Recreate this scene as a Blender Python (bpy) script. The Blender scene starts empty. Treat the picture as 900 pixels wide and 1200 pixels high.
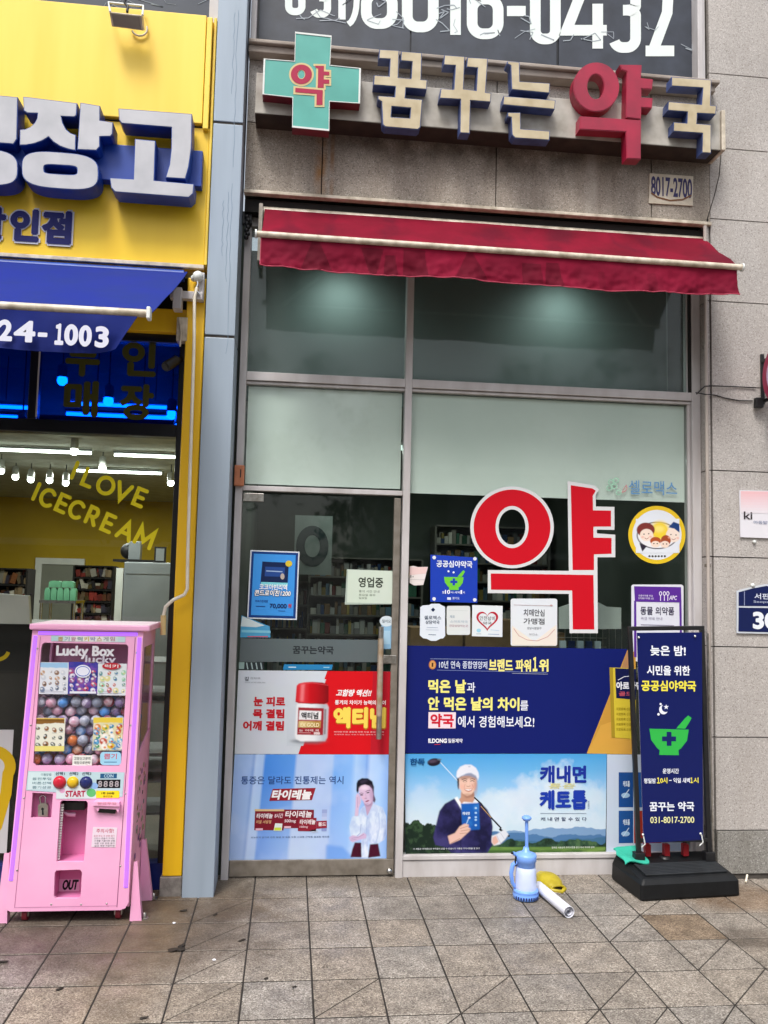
import bpy, bmesh, math, random
from math import radians as RAD, sin, cos, pi
from mathutils import Vector, Matrix, noise
from mathutils.geometry import tessellate_polygon
random.seed(7)
S = bpy.context.scene
C = S.collection

# ------------------------------------------------------------------ camera (surveyed from the photograph)
FPX = 1004.37
YAW, PITCH, ROLL = 0.10651, 0.0847, 0.02273
CAM = Vector((0.15409, -5.27815, 1.74441))
def cam_axes():
    cy, sy, cp, sp, cr, sr = cos(YAW), sin(YAW), cos(PITCH), sin(PITCH), cos(ROLL), sin(ROLL)
    f = Vector((sy*cp, cy*cp, sp)); r = Vector((cy, -sy, 0)); u = r.cross(f)
    return cr*r + sr*u, -sr*r + cr*u, f
CR, CU, CF = cam_axes()
cd = bpy.data.cameras.new('camera'); co = bpy.data.objects.new('camera', cd); C.objects.link(co)
cd.sensor_fit = 'HORIZONTAL'; cd.sensor_width = 36.0; cd.lens = FPX*36/900
cd.clip_start = 0.05; cd.clip_end = 2000
m = Matrix.Identity(4)
for i in range(3):
    m[i][0] = CR[i]; m[i][1] = CU[i]; m[i][2] = -CF[i]; m[i][3] = CAM[i]
co.matrix_world = m
S.camera = co

# ------------------------------------------------------------------ daylight: bright overcast
SUN_EL, SUN_AZ = 58, 205       # degrees; light from behind and above the camera
w = bpy.data.worlds.new('World'); S.world = w; w.use_nodes = True
nt = w.node_tree; bg = nt.nodes['Background']
sky = nt.nodes.new('ShaderNodeTexSky'); sky.sky_type = 'NISHITA'; sky.sun_disc = False
sky.sun_elevation = RAD(SUN_EL); sky.sun_rotation = RAD(SUN_AZ); sky.air_density = 1.0; sky.dust_density = 4.0; sky.ozone_density = 1.0
hs = nt.nodes.new('ShaderNodeHueSaturation'); hs.inputs['Saturation'].default_value = 0.35; hs.inputs['Value'].default_value = 1.0
nt.links.new(sky.outputs[0], hs.inputs['Color']); nt.links.new(hs.outputs[0], bg.inputs['Color'])
bg.inputs['Strength'].default_value = 0.13
sd = bpy.data.lights.new('sun', 'SUN'); sd.energy = 1.5; sd.angle = RAD(17); sd.color = (1.0, 0.97, 0.93)
so = bpy.data.objects.new('sun', sd); C.objects.link(so)
so.rotation_euler = (RAD(90-SUN_EL), 0, RAD(-25)); so.location = (0, -10, 15)
vs = S.view_settings
S.display_settings.display_device = 'sRGB'
vs.view_transform = 'Standard'; vs.look = 'None'; vs.gamma = 1.0; vs.use_curve_mapping = False
vs.exposure = 0.80
try:
    S.cycles.use_denoising = True
    S.cycles.max_bounces = 8; S.cycles.transparent_max_bounces = 16
    S.cycles.caustics_reflective = False; S.cycles.caustics_refractive = False
    S.cycles.sample_clamp_indirect = 4.0
except Exception: pass

# ------------------------------------------------------------------ helpers
def P(x, y, Y=None, Z=None, X=None):
    """photo pixel (900x1200) -> real point on a plane of known depth (Y), height (Z) or offset (X)"""
    d = CF + CR*((x-450)/FPX) - CU*((y-600)/FPX)
    t = (Y-CAM.y)/d.y if Y is not None else ((Z-CAM.z)/d.z if Z is not None else (X-CAM.x)/d.x)
    return CAM + d*t
def lin(c):
    if isinstance(c, str):
        c = c.lstrip('#'); c = [int(c[i:i+2], 16)/255 for i in (0, 2, 4)]
    return tuple((x/12.92 if x <= 0.04045 else ((x+0.055)/1.055)**2.4) for x in c[:3])
ORG = {}
def org(o): return ORG.get(o.name, Vector((0, 0, 0))) if o else Vector((0, 0, 0))
def tag(o, label, cat, group=None, kind=None):
    if label: o['label'] = label
    if cat: o['category'] = cat
    if group: o['group'] = group
    if kind: o['kind'] = kind
    return o
def thing(name, label, cat, loc=(0, 0, 0), group=None):
    o = bpy.data.objects.new(name, None); C.objects.link(o); o.empty_display_size = 0.1
    o.location = loc; ORG[o.name] = Vector(loc)
    return tag(o, label, cat, group)

class MB:
    """collects vertices in world space, then links ONE mesh object"""
    def __init__(s): s.v = []; s.f = []; s.c = []; s.sm = []; s.mi = []
    def add(s, vs, fs, col=(1, 1, 1), smooth=False):
        b = len(s.v); s.v += [Vector(p) for p in vs]
        for f in fs: s.f.append([b+i for i in f]); s.c.append(col); s.sm.append(smooth)
        return s
    def box(s, x0, x1, y0, y1, z0, z1, col=(1, 1, 1)):
        x0, x1 = min(x0, x1), max(x0, x1); y0, y1 = min(y0, y1), max(y0, y1); z0, z1 = min(z0, z1), max(z0, z1)
        v = [(x, y, z) for x in (x0, x1) for y in (y0, y1) for z in (z0, z1)]
        return s.add(v, [(0, 1, 3, 2), (4, 6, 7, 5), (0, 4, 5, 1), (2, 3, 7, 6), (0, 2, 6, 4), (1, 5, 7, 3)], col)
    def hexa(s, q0, q1, col=(1, 1, 1)):
        """q0 front quad, q1 back quad, same winding"""
        return s.add(list(q0)+list(q1), [(0, 1, 2, 3), (7, 6, 5, 4), (0, 4, 5, 1), (1, 5, 6, 2), (2, 6, 7, 3), (3, 7, 4, 0)], col)
    def prism(s, loops, y0, y1, col=(1, 1, 1), side=None, front_only=False, smooth=False):
        """loops: list of [(x,z)...]; first outer, others holes; extruded from y0 (front) to y1 (back)"""
        vv = [Vector((x, y0, z)) for l in loops for x, z in l]
        tri = tessellate_polygon([[Vector((x, z, 0)) for x, z in l] for l in loops])
        n = len(vv); F = []
        for t in tri:
            a, b, c = t
            pa, pb, pc = vv[a], vv[b], vv[c]
            cr = (pb.x-pa.x)*(pc.z-pa.z)-(pb.z-pa.z)*(pc.x-pa.x)
            F.append((a, b, c) if cr > 0 else (a, c, b))
        s.add(vv, F, col)
        if front_only: return s
        bk = [Vector((p.x, y1, p.z)) for p in vv]
        s.add(bk, [(c, b, a) for a, b, c in F], side or col)
        k = 0
        for li, l in enumerate(loops):
            ar = sum(l[i][0]*l[(i+1) % len(l)][1]-l[(i+1) % len(l)][0]*l[i][1] for i in range(len(l)))
            ccw = ar > 0
            m_ = len(l); q = []
            for i in range(m_):
                i2 = (i+1) % m_
                fc = (i, m_+i, m_+i2, i2)
                q.append(fc if (ccw == (li == 0)) else fc[::-1])
            s.add([vv[k+i] for i in range(m_)]+[bk[k+i] for i in range(m_)], q, side or col, smooth)
            k += m_
        return s
    def tube(s, pts, r, n=8, col=(1, 1, 1), caps=True):
        pts = [Vector(p) for p in pts]; rs = r if isinstance(r, (list, tuple)) else [r]*len(pts)
        rings = []; up = None
        for i, p in enumerate(pts):
            d = (pts[min(i+1, len(pts)-1)]-pts[max(i-1, 0)]).normalized()
            if up is None:
                up = Vector((0, 0, 1)) if abs(d.z) < .9 else Vector((0, 1, 0))
            a = (up-d*up.dot(d)).normalized(); b = d.cross(a); up = a
            rings.append([p+(a*cos(2*pi*k/n)+b*sin(2*pi*k/n))*rs[i] for k in range(n)])
        v = [q for rg in rings for q in rg]; f = []
        for i in range(len(pts)-1):
            for k in range(n):
                f.append((i*n+k, i*n+(k+1) % n, (i+1)*n+(k+1) % n, (i+1)*n+k))
        s.add(v, f, col, True)
        if caps: s.add(rings[0], [tuple(range(n))[::-1]], col); s.add(rings[-1], [tuple(range(n))], col)
        return s
    def lathe(s, cx, cy, prof, n=24, col=(1, 1, 1), axis='z'):
        """prof: [(radius, height)]"""
        v = []; f = []
        for r, h in prof:
            for k in range(n):
                a = 2*pi*k/n
                if axis == 'z': v.append((cx+r*cos(a), cy+r*sin(a), h))
                else: v.append((cx[0]+r*cos(a), h, cx[1]+r*sin(a)))   # axis y, cx=(x,z)
        for i in range(len(prof)-1):
            for k in range(n):
                q = (i*n+k, i*n+(k+1) % n, (i+1)*n+(k+1) % n, (i+1)*n+k)
                f.append(q if axis == 'z' else q)
        return s.add(v, f, col, True)
    def ball(s, c, r, n=12, m_=8, sz=1.0, col=(1, 1, 1), colf=None):
        c = Vector(c); v = [c+Vector((0, 0, r*sz))]; f = []
        for i in range(1, m_):
            t = pi*i/m_
            for k in range(n):
                a = 2*pi*k/n; v.append(c+Vector((r*sin(t)*cos(a), r*sin(t)*sin(a), r*sz*cos(t))))
        v.append(c-Vector((0, 0, r*sz)))
        for k in range(n): f.append((0, 1+k, 1+(k+1) % n))
        for i in range(m_-2):
            for k in range(n):
                f.append((1+i*n+k, 1+(i+1)*n+k, 1+(i+1)*n+(k+1) % n, 1+i*n+(k+1) % n))
        l = len(v)-1
        for k in range(n): f.append((l, 1+(m_-2)*n+(k+1) % n, 1+(m_-2)*n+k))
        return s.add(v, f, col, True)
    def build(s, name, mat, parent=None, label=None, cat=None, group=None, kind=None, bevel=0, loc=None):
        me = bpy.data.meshes.new(name)
        if parent is not None: o0 = org(parent)
        elif loc is not None: o0 = Vector(loc)
        elif kind == 'structure': o0 = Vector((0, 0, 0))
        else:
            xs = [p.x for p in s.v]; ys = [p.y for p in s.v]; zs = [p.z for p in s.v]
            o0 = Vector(((min(xs)+max(xs))/2, (min(ys)+max(ys))/2, min(zs)))
        me.from_pydata([tuple(p-o0) for p in s.v], [], s.f)
        ca = me.color_attributes.new('Col', 'FLOAT_COLOR', 'CORNER')
        dat = []
        for p, c in zip(me.polygons, s.c):
            p_c = (c[0], c[1], c[2], 1.0)
            dat += list(p_c)*p.loop_total
        ca.data.foreach_set('color', dat)
        me.polygons.foreach_set('use_smooth', s.sm)
        me.update()
        for q in (mat if isinstance(mat, (list, tuple)) else [mat]): me.materials.append(q)
        o = bpy.data.objects.new(name, me); C.objects.link(o)
        if parent is not None: o.parent = parent
        else: o.location = o0
        ORG[o.name] = o0
        if bevel:
            bm = o.modifiers.new('bevel', 'BEVEL'); bm.width = bevel; bm.segments = 2; bm.limit_method = 'ANGLE'; bm.angle_limit = RAD(40)
        return tag(o, label, cat, group, kind)

_tc = {}
TS = bpy.data.scenes.new('lettering_workspace')
import sys
def _strings(co_):
    for k in co_.co_consts:
        if isinstance(k, str): yield k
        elif isinstance(k, tuple):
            st_ = [k]
            while st_:
                q = st_.pop()
                for e in q:
                    if isinstance(e, str): yield e
                    elif isinstance(e, tuple): st_.append(e)
        elif hasattr(k, 'co_consts'): yield from _strings(k)
CHARS = ''.join(sorted({ch for s_ in _strings(sys._getframe().f_code) if len(s_) < 60 for ch in s_ if ch.isprintable() and ch not in ' |'}))     # every character the lettering below can need
_gl = {}
WEIGHTS = (.004, .013, .026)
def glyph_sets():
    """all characters used, outlined once per weight: one per line, each followed by a bar that marks its advance"""
    ln = 2.0; src = []
    for bold in WEIGHTS:
        for k0 in range(0, len(CHARS), 24):
            c = bpy.data.curves.new('lettering_source', 'FONT'); c.size = 1.0; c.dimensions = '2D'; c.fill_mode = 'FRONT'; c.resolution_u = 5; c.offset = bold; c.space_line = ln
            c.body = "|\n"+"\n".join(ch+'|' for ch in CHARS[k0:k0+24]); o = bpy.data.objects.new('lettering_source', c); TS.collection.objects.link(o); src.append((bold, CHARS[k0:k0+24], o))
    with bpy.context.temp_override(scene=TS, view_layer=TS.view_layers[0]):
        dg = bpy.context.evaluated_depsgraph_get()
        meshes = [bpy.data.meshes.new_from_object(o.evaluated_get(dg)) for _, _, o in src]
    for (bold, part, o), me in zip(src, meshes):
        out = _gl.setdefault(bold, {}); V = [(v.co.x, v.co.y) for v in me.vertices]; rows = {}
        for p in me.polygons:
            f = tuple(p.vertices); y = sum(V[k][1] for k in f)/len(f); rows.setdefault(int(math.floor((-y+.2*ln+.55)/ln)), []).append(f)
        b0 = [V[k][0] for f in rows[0] for k in f]; lsb, bw = min(b0), max(b0)-min(b0)
        for r, ch in enumerate(part, 1):
            fs = rows.get(r, [])
            if not fs: continue
            xm = max(V[k][0] for f in fs for k in f); body = [f for f in fs if min(V[k][0] for k in f) < xm-bw-.002]
            ids = sorted({k for f in body for k in f}); mp = {k: n for n, k in enumerate(ids)}
            out[ch] = ([(V[k][0], V[k][1]+r*ln) for k in ids], [tuple(mp[k] for k in f) for f in body], xm-bw-lsb)
        c = o.data; bpy.data.objects.remove(o); bpy.data.curves.remove(c); bpy.data.meshes.remove(me)
def glyphs(s, bold=0.0):
    bold = min(WEIGHTS, key=lambda q: abs(q-bold))
    if (s, bold) in _tc: return _tc[(s, bold)]
    if not _gl: glyph_sets()
    vs_, fs_, x = [], [], 0.0
    for ch in s:
        if ch == ' ': x += .3; continue
        v, f, adv = _gl[bold][ch]; b = len(vs_); vs_ += [(a+x, y) for a, y in v]; fs_ += [tuple(b+k for k in q) for q in f]; x += adv
    _tc[(s, bold)] = (vs_, fs_); return _tc[(s, bold)]

LV = 0.0005
class Art(MB):
    """flat print or lettering on a vertical plane at depth Y; shapes given in photo pixels, stacked in thin layers towards the street"""
    def __init__(s, Y): MB.__init__(s); s.Y = Y
    def _y(s, lv): return s.Y-LV*lv
    def W(s, x, y, lv=0):
        p = P(x, y, Y=s.Y); return p.x, p.z
    def wbox(s, x0, y0, x1, y1):
        a, b, c, d = s.W(x0, y0), s.W(x1, y0), s.W(x0, y1), s.W(x1, y1)
        return (a[0]+c[0])/2, (c[1]+d[1])/2, (b[0]+d[0])/2, (a[1]+b[1])/2     # x0 z0 x1 z1
    def poly(s, pts, col, lv=1, holes=()):
        loops = [[s.W(*q) for q in pts]]+[[s.W(*q) for q in h] for h in holes]
        return s.prism(loops, s._y(lv), 0, lin(col), front_only=True)
    def rect(s, x0, y0, x1, y1, col, lv=1):
        a, b, c, d = s.wbox(x0, y0, x1, y1)
        return s.prism([[(a, b), (c, b), (c, d), (a, d)]], s._y(lv), 0, lin(col), front_only=True)
    def grad(s, x0, y0, x1, y1, stops, lv=1, n=14, vert=True):
        a, b, c, d = s.wbox(x0, y0, x1, y1)
        cs = [lin(q) for q in stops]
        for i in range(n):
            t = (i+.5)/n*(len(cs)-1); k = min(int(t), len(cs)-2); u = t-k
            col = tuple(cs[k][j]*(1-u)+cs[k+1][j]*u for j in range(3))
            if vert:
                z1, z0 = d+(b-d)*i/n, d+(b-d)*(i+1)/n; q = [(a, z0), (c, z0), (c, z1), (a, z1)]
            else:
                q0, q1 = a+(c-a)*i/n, a+(c-a)*(i+1)/n; q = [(q0, b), (q1, b), (q1, d), (q0, d)]
            s.prism([q], s._y(lv), 0, col, front_only=True)
        return s
    def ell(s, cx, cy, rx, ry, col, lv=1, n=28, hole=None, rot=0):
        def ring(rx, ry, dx=0, dy=0): return [(cx+dx+rx*cos(2*pi*k/n)*cos(rot)-ry*sin(2*pi*k/n)*sin(rot), cy+dy+rx*cos(2*pi*k/n)*sin(rot)+ry*sin(2*pi*k/n)*cos(rot)) for k in range(n)]
        return s.poly(ring(rx, ry), col, lv, [ring(*hole)] if hole else ())
    def rrect(s, x0, y0, x1, y1, r, col, lv=1):
        return s.poly(rr(x0, y0, x1, y1, r), col, lv)
    def line(s, pts, wd, col, lv=1):
        for (xa, ya), (xb, yb) in zip(pts, pts[1:]):
            L = math.hypot(xb-xa, yb-ya) or 1; nx, ny = -(yb-ya)/L*wd/2, (xb-xa)/L*wd/2
            s.poly([(xa+nx, ya+ny), (xb+nx, yb+ny), (xb-nx, yb-ny), (xa-nx, ya-ny)], col, lv)
        return s
    def text(s, t, x0, y0, x1, y1, col, lv=2, bold=0.012, slant=0.0, heavy=0.0, rot=0.0):
        vs_, fs_ = glyphs(t, bold)
        if not vs_: return s
        X0 = min(v[0] for v in vs_); X1 = max(v[0] for v in vs_); Z0 = min(v[1] for v in vs_); Z1 = max(v[1] for v in vs_)
        a, b, c, d = s.wbox(x0, y0, x1, y1)
        sl = slant*(d-b); sx = (c-a-abs(sl))/(X1-X0); sz = (d-b)/(Z1-Z0)
        offs = [(0, 0)] if not heavy else [(0, 0), (heavy, 0), (-heavy, 0), (0, heavy), (0, -heavy)]
        cxw, czw = (a+c)/2, (b+d)/2
        for k, (ox, oz) in enumerate(offs):
            out = []
            for x, z in vs_:
                zz = (z-Z0)*sz; xx = a+(x-X0)*sx+zz*slant+(0 if slant >= 0 else -sl)
                px_, pz_ = xx+ox*sz, b+zz+oz*sz
                if rot:
                    dx, dz = px_-cxw, pz_-czw; px_, pz_ = cxw+dx*cos(rot)-dz*sin(rot), czw+dx*sin(rot)+dz*cos(rot)
                out.append((px_, s._y(lv)-0.00007*k, pz_))
            s.add(out, fs_, lin(col))
        return s
def rr(x0, y0, x1, y1, r, n=5):
    o = []
    for cx, cy, a0 in ((x1-r, y1-r, 0), (x0+r, y1-r, pi/2), (x0+r, y0+r, pi), (x1-r, y0+r, 1.5*pi)):
        for k in range(n+1):
            a = a0+pi/2*k/n; o.append((cx+r*cos(a), cy+r*sin(a)))
    return o
def ring(cx, cy, rx, ry, n=36): return [(cx+rx*cos(2*pi*k/n), cy+ry*sin(2*pi*k/n)) for k in range(n)]
def crop(pts, x0, y0, s): return [(x0+x/s, y0+y/s) for x, y in pts]
def XZ(pts, Y): return [(P(x, y, Y=Y).x, P(x, y, Y=Y).z) for x, y in pts]

# ------------------------------------------------------------------ materials (all procedural)
def newmat(name):
    m = bpy.data.materials.new(name); m.use_nodes = True
    return m, m.node_tree, m.node_tree.nodes['Principled BSDF']
def mat(name, c1, c2=None, scale=8.0, rough=0.5, metal=0.0, bump=0.0, bscale=None, detail=4, stretch=None, spec=None, rvar=0.0):
    m, n, b = newmat(name); L = n.links
    c1 = lin(c1); b.inputs['Roughness'].default_value = rough; b.inputs['Metallic'].default_value = metal
    if spec is not None: b.inputs['Specular IOR Level'].default_value = spec
    tc = n.nodes.new('ShaderNodeTexCoord'); mp = n.nodes.new('ShaderNodeMapping')
    L.new(tc.outputs['Object'], mp.inputs['Vector'])
    if stretch: mp.inputs['Scale'].default_value = stretch
    if c2 is not None:
        tx = n.nodes.new('ShaderNodeTexNoise'); tx.inputs['Scale'].default_value = scale; tx.inputs['Detail'].default_value = detail
        rp = n.nodes.new('ShaderNodeValToRGB'); rp.color_ramp.elements[0].position = .35; rp.color_ramp.elements[1].position = .68
        rp.color_ramp.elements[0].color = (*c1, 1); rp.color_ramp.elements[1].color = (*lin(c2), 1)
        L.new(mp.outputs[0], tx.inputs['Vector']); L.new(tx.outputs[0], rp.inputs[0]); L.new(rp.outputs[0], b.inputs['Base Color'])
        if rvar:
            mr = n.nodes.new('ShaderNodeMapRange'); mr.inputs['To Min'].default_value = rough-rvar; mr.inputs['To Max'].default_value = rough+rvar
            L.new(tx.outputs[0], mr.inputs[0]); L.new(mr.outputs[0], b.inputs['Roughness'])
    else: b.inputs['Base Color'].default_value = (*c1, 1)
    if bump:
        t2 = n.nodes.new('ShaderNodeTexNoise'); t2.inputs['Scale'].default_value = bscale or scale*3; t2.inputs['Detail'].default_value = 3
        bp = n.nodes.new('ShaderNodeBump'); bp.inputs['Strength'].default_value = bump; bp.inputs['Distance'].default_value = 0.01
        L.new(mp.outputs[0], t2.inputs['Vector']); L.new(t2.outputs[0], bp.inputs['Height']); L.new(bp.outputs[0], b.inputs['Normal'])
    return m
def printmat(name, rough=0.45, dirt=0.12, spec=0.4):
    m, n, b = newmat(name); L = n.links
    at = n.nodes.new('ShaderNodeAttribute'); at.attribute_name = 'Col'
    tc = n.nodes.new('ShaderNodeTexCoord'); tx = n.nodes.new('ShaderNodeTexNoise'); tx.inputs['Scale'].default_value = 6; tx.inputs['Detail'].default_value = 5
    mx = n.nodes.new('ShaderNodeMix'); mx.data_type = 'RGBA'; mx.blend_type = 'MULTIPLY'; mx.inputs['Factor'].default_value = dirt
    L.new(tc.outputs['Object'], tx.inputs['Vector']); L.new(at.outputs['Color'], mx.inputs['A']); L.new(tx.outputs[1], mx.inputs['B'])
    L.new(mx.outputs['Result'], b.inputs['Base Color']); b.inputs['Roughness'].default_value = rough; b.inputs['Specular IOR Level'].default_value = spec
    return m
def emit(name, c, s):
    m, n, b = newmat(name); b.inputs['Base Color'].default_value = (*lin(c), 1); b.inputs['Emission Color'].default_value = (*lin(c), 1); b.inputs['Emission Strength'].default_value = s
    return m
def glassmat(name, tint, refl=0.05, rough=0.0, mul=0.85, haze=None, hazef=0.0):
    m, n, b = newmat(name); L = n.links; n.nodes.remove(b); out = n.nodes['Material Output']
    tr = n.nodes.new('ShaderNodeBsdfTransparent'); tr.inputs[0].default_value = (*tint, 1)
    gl = n.nodes.new('ShaderNodeBsdfGlossy'); gl.inputs['Roughness'].default_value = rough
    lw = n.nodes.new('ShaderNodeLayerWeight'); lw.inputs[0].default_value = .5
    pw = n.nodes.new('ShaderNodeMath'); pw.operation = 'POWER'; pw.inputs[1].default_value = 5
    ma = n.nodes.new('ShaderNodeMath'); ma.operation = 'MULTIPLY_ADD'; ma.inputs[1].default_value = mul; ma.inputs[2].default_value = refl
    L.new(lw.outputs['Facing'], pw.inputs[0]); L.new(pw.outputs[0], ma.inputs[0])
    base = tr
    if haze:
        df = n.nodes.new('ShaderNodeBsdfDiffuse'); df.inputs[0].default_value = (*haze, 1)
        m0 = n.nodes.new('ShaderNodeMixShader'); m0.inputs[0].default_value = hazef
        L.new(tr.outputs[0], m0.inputs[1]); L.new(df.outputs[0], m0.inputs[2]); base = m0
    mx = n.nodes.new('ShaderNodeMixShader'); L.new(ma.outputs[0], mx.inputs[0]); L.new(base.outputs[0], mx.inputs[1]); L.new(gl.outputs[0], mx.inputs[2])
    L.new(mx.outputs[0], out.inputs['Surface'])
    return m
def stonemat(name, base, dark, light, stain=None, sx=(0, 0), streaks=0.0):
    """speckled granite with weathering"""
    m, n, b = newmat(name); L = n.links
    tc = n.nodes.new('ShaderNodeTexCoord')
    vo = n.nodes.new('ShaderNodeTexVoronoi'); vo.inputs['Scale'].default_value = 190
    L.new(tc.outputs['Object'], vo.inputs['Vector'])
    sp = n.nodes.new('ShaderNodeSeparateColor'); L.new(vo.outputs['Color'], sp.inputs[0])
    rp = n.nodes.new('ShaderNodeValToRGB'); e = rp.color_ramp.elements
    e[0].position = 0.0; e[0].color = (*lin(dark), 1); e[1].position = 1.0; e[1].color = (*lin(light), 1)
    q = e.new(.22); q.color = (*lin(base), 1); q = e.new(.8); q.color = (*lin(base), 1)
    L.new(sp.outputs[0], rp.inputs[0])
    t1 = n.nodes.new('ShaderNodeTexNoise'); t1.inputs['Scale'].default_value = 3.0; t1.inputs['Detail'].default_value = 8; t1.inputs['Roughness'].default_value = .7
    mp = n.nodes.new('ShaderNodeMapping'); mp.inputs['Scale'].default_value = (3.0, 3.0, 0.35)
    L.new(tc.outputs['Object'], mp.inputs[0]); L.new(mp.outputs[0], t1.inputs['Vector'])
    mr = n.nodes.new('ShaderNodeMapRange'); mr.inputs['From Min'].default_value = .42; mr.inputs['From Max'].default_value = .72
    mr.inputs['To Max'].default_value = streaks; L.new(t1.outputs[0], mr.inputs[0])
    mx = n.nodes.new('ShaderNodeMix'); mx.data_type = 'RGBA'; mx.inputs['B'].default_value = (*lin(stain or '#6b5a45'), 1)
    L.new(mr.outputs[0], mx.inputs['Factor']); L.new(rp.outputs[0], mx.inputs['A'])
    t2 = n.nodes.new('ShaderNodeTexNoise'); t2.inputs['Scale'].default_value = 1.3; t2.inputs['Detail'].default_value = 6
    m2 = n.nodes.new('ShaderNodeMix'); m2.data_type = 'RGBA'; m2.blend_type = 'MULTIPLY'
    mr2 = n.nodes.new('ShaderNodeMapRange'); mr2.inputs['From Min'].default_value = .3; mr2.inputs['From Max'].default_value = .7; mr2.inputs['To Min'].default_value = .82; mr2.inputs['To Max'].default_value = 1.05
    L.new(tc.outputs['Object'], t2.inputs['Vector']); L.new(t2.outputs[0], mr2.inputs[0])
    cb = n.nodes.new('ShaderNodeCombineColor')
    for i in range(3): L.new(mr2.outputs[0], cb.inputs[i])
    m2.inputs['Factor'].default_value = 1; L.new(mx.outputs['Result'], m2.inputs['A']); L.new(cb.outputs[0], m2.inputs['B'])
    L.new(m2.outputs['Result'], b.inputs['Base Color']); b.inputs['Roughness'].default_value = .75
    bp = n.nodes.new('ShaderNodeBump'); bp.inputs['Strength'].default_value = .25; bp.inputs['Distance'].default_value = .004
    L.new(sp.outputs[1], bp.inputs['Height']); L.new(bp.outputs[0], b.inputs['Normal'])
    return m

M = {}
M['print'] = printmat('printed_surface', .5, .1, .15); M['gloss'] = printmat('glossy_print', .35, .06, .25)
M['vinyl'] = printmat('cut_vinyl', .5, .08, .2)
M['stone'] = stonemat('granite_grey', '#b3ada8', '#8c8681', '#d0cbc6', '#978c82', streaks=.25)
M['stone_up'] = stonemat('granite_under_ledge', '#c2bcb5', '#958e86', '#dcd7d1', '#8f8375', streaks=.35)
M['stone_old'] = stonemat('granite_weathered', '#a0968a', '#70675d', '#c2b9ae', '#75685a', streaks=.55)
M['stone_dark'] = stonemat('granite_base', '#8d8a84', '#5b5854', '#b5b2ad', '#5f5a50', streaks=.5)
M['ledge'] = mat('stone_ledge', '#a59a90', '#877c72', 5, .8, bump=.2, bscale=90)
M['joint'] = mat('dark_joint', '#4a4540', '#332f2b', 20, .9)
M['column'] = mat('bluegrey_panel', '#9dabb9', '#909eac', 2.2, .38, bump=.03, bscale=6, stretch=(3, 3, .3), rvar=.08)
M['alu'] = mat('aluminium_frame', '#c9c5c5', '#b3adab', 9, .42, 0, stretch=(1, 1, .3))
M['alu_dirty'] = mat('aged_steel', '#9a9288', '#7f776c', 14, .4, .55, rvar=.1)
M['steel'] = mat('brushed_steel', '#b7b4ae', '#989289', 40, .28, .9)
M['rust'] = mat('rusty_steel', '#a88f70', '#c2bab0', 14, .45, .45)
M['black'] = mat('black_metal', '#0f0f11', '#19191b', 20, .45)
M['plastic_black'] = mat('black_plastic', '#0b0c0e', '#131517', 12, .5, bump=.08, bscale=200, spec=.3)
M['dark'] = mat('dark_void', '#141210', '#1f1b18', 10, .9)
M['red_fab'] = mat('red_awning_canvas', '#7d1029', '#620d20', 3.2, .8, bump=.12, bscale=9, spec=.12)
M['blue_fab'] = mat('blue_awning_canvas', '#152880', '#192c78', 4, .75, bump=.12, bscale=7, spec=.15)
M['blue_val'] = mat('blue_valance_canvas', '#0f1d62', '#142470', 5, .7, bump=.2, bscale=9, spec=.2)
M['cream_metal'] = mat('cream_painted_tube', '#d8cdbb', '#a89c88', 18, .45)
M['cream'] = mat('aged_cream_acrylic', '#c4b799', '#ad9d7c', 8, .45)
M['letter_blue'] = mat('letter_side_blue', '#48598c', '#2f3c66', 9, .5)
M['letter_red'] = mat('letter_red', '#a3163a', '#8b1533', 7, .4)
M['letter_dark'] = mat('letter_side_red', '#7c1029', '#5e0d20', 9, .5)
M['teal'] = mat('teal_acrylic', '#4fa599', '#45988c', 5, .4)
M['raceway'] = mat('sign_raceway', '#b6b1a8', '#8d877c', 7, .55)
M['yellow'] = mat('yellow_sheet_metal', '#f7ce28', '#f1c520', 2.2, .42, bump=.03, bscale=4, stretch=(3, 3, .25))
M['yellow_hi'] = mat('yellow_upper_panel', '#f6d24c', '#f2ca3e', 2.2, .42, stretch=(3, 3, .25))
M['yellow_pole'] = mat('yellow_painted_pilaster', '#fccb1c', '#f4c018', 3, .42, stretch=(3, 3, .4))
M['white_face'] = mat('white_sign_face', '#b9b9bd', '#a9aaae', 6, .45, bump=.05, bscale=14)
M['sign_blue'] = mat('blue_sign_side', '#12347f', '#1c4aa3', 4, .45)
M['blue_panel'] = mat('blue_backing', '#1545a6', '#10388c', 3, .42)
M['navy'] = mat('navy_letters', '#1a2464', '#131b4c', 8, .45)
M['conc'] = mat('grey_block', '#8a857f', '#6d6863', 25, .85, bump=.3, bscale=80)
M['pink'] = mat('pink_painted_steel', '#f2b2d5', '#ecA4cb', 3, .38, bump=.02, bscale=5, rvar=.06)
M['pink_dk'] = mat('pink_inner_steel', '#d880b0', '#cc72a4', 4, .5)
M['led'] = emit('violet_light_strip', '#9a5cff', .62)
M['blackglass'] = mat('black_frame', '#0e0e12', '#17171c', 8, .3)
M['glass'] = glassmat('clear_glass', (.89, .93, .91), .026, .03)
M['glass_in'] = glassmat('window_glass', (.93, .94, .91), .022)
M['acryl'] = glassmat('clear_acrylic', (.95, .95, .97), .03)
M['glass_up'] = glassmat('hazy_glass', (.88, .93, .91), .022, .05, haze=(.36, .43, .41), hazef=.10)  # pale haze mixed into the upper panes to lift their blacks
M['film'] = mat('frosted_window_film', '#f2f3f0', '#e4e8e4', 1.3, .3)
M['teal_glass'] = mat('inner_teal_board', '#4f5d5b', '#475553', 1.2, .7)
M['bluefilm'] = glassmat('blue_film_glass', (.012, .235, .95), .015, haze=(.001, .010, .26), hazef=.28)
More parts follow.
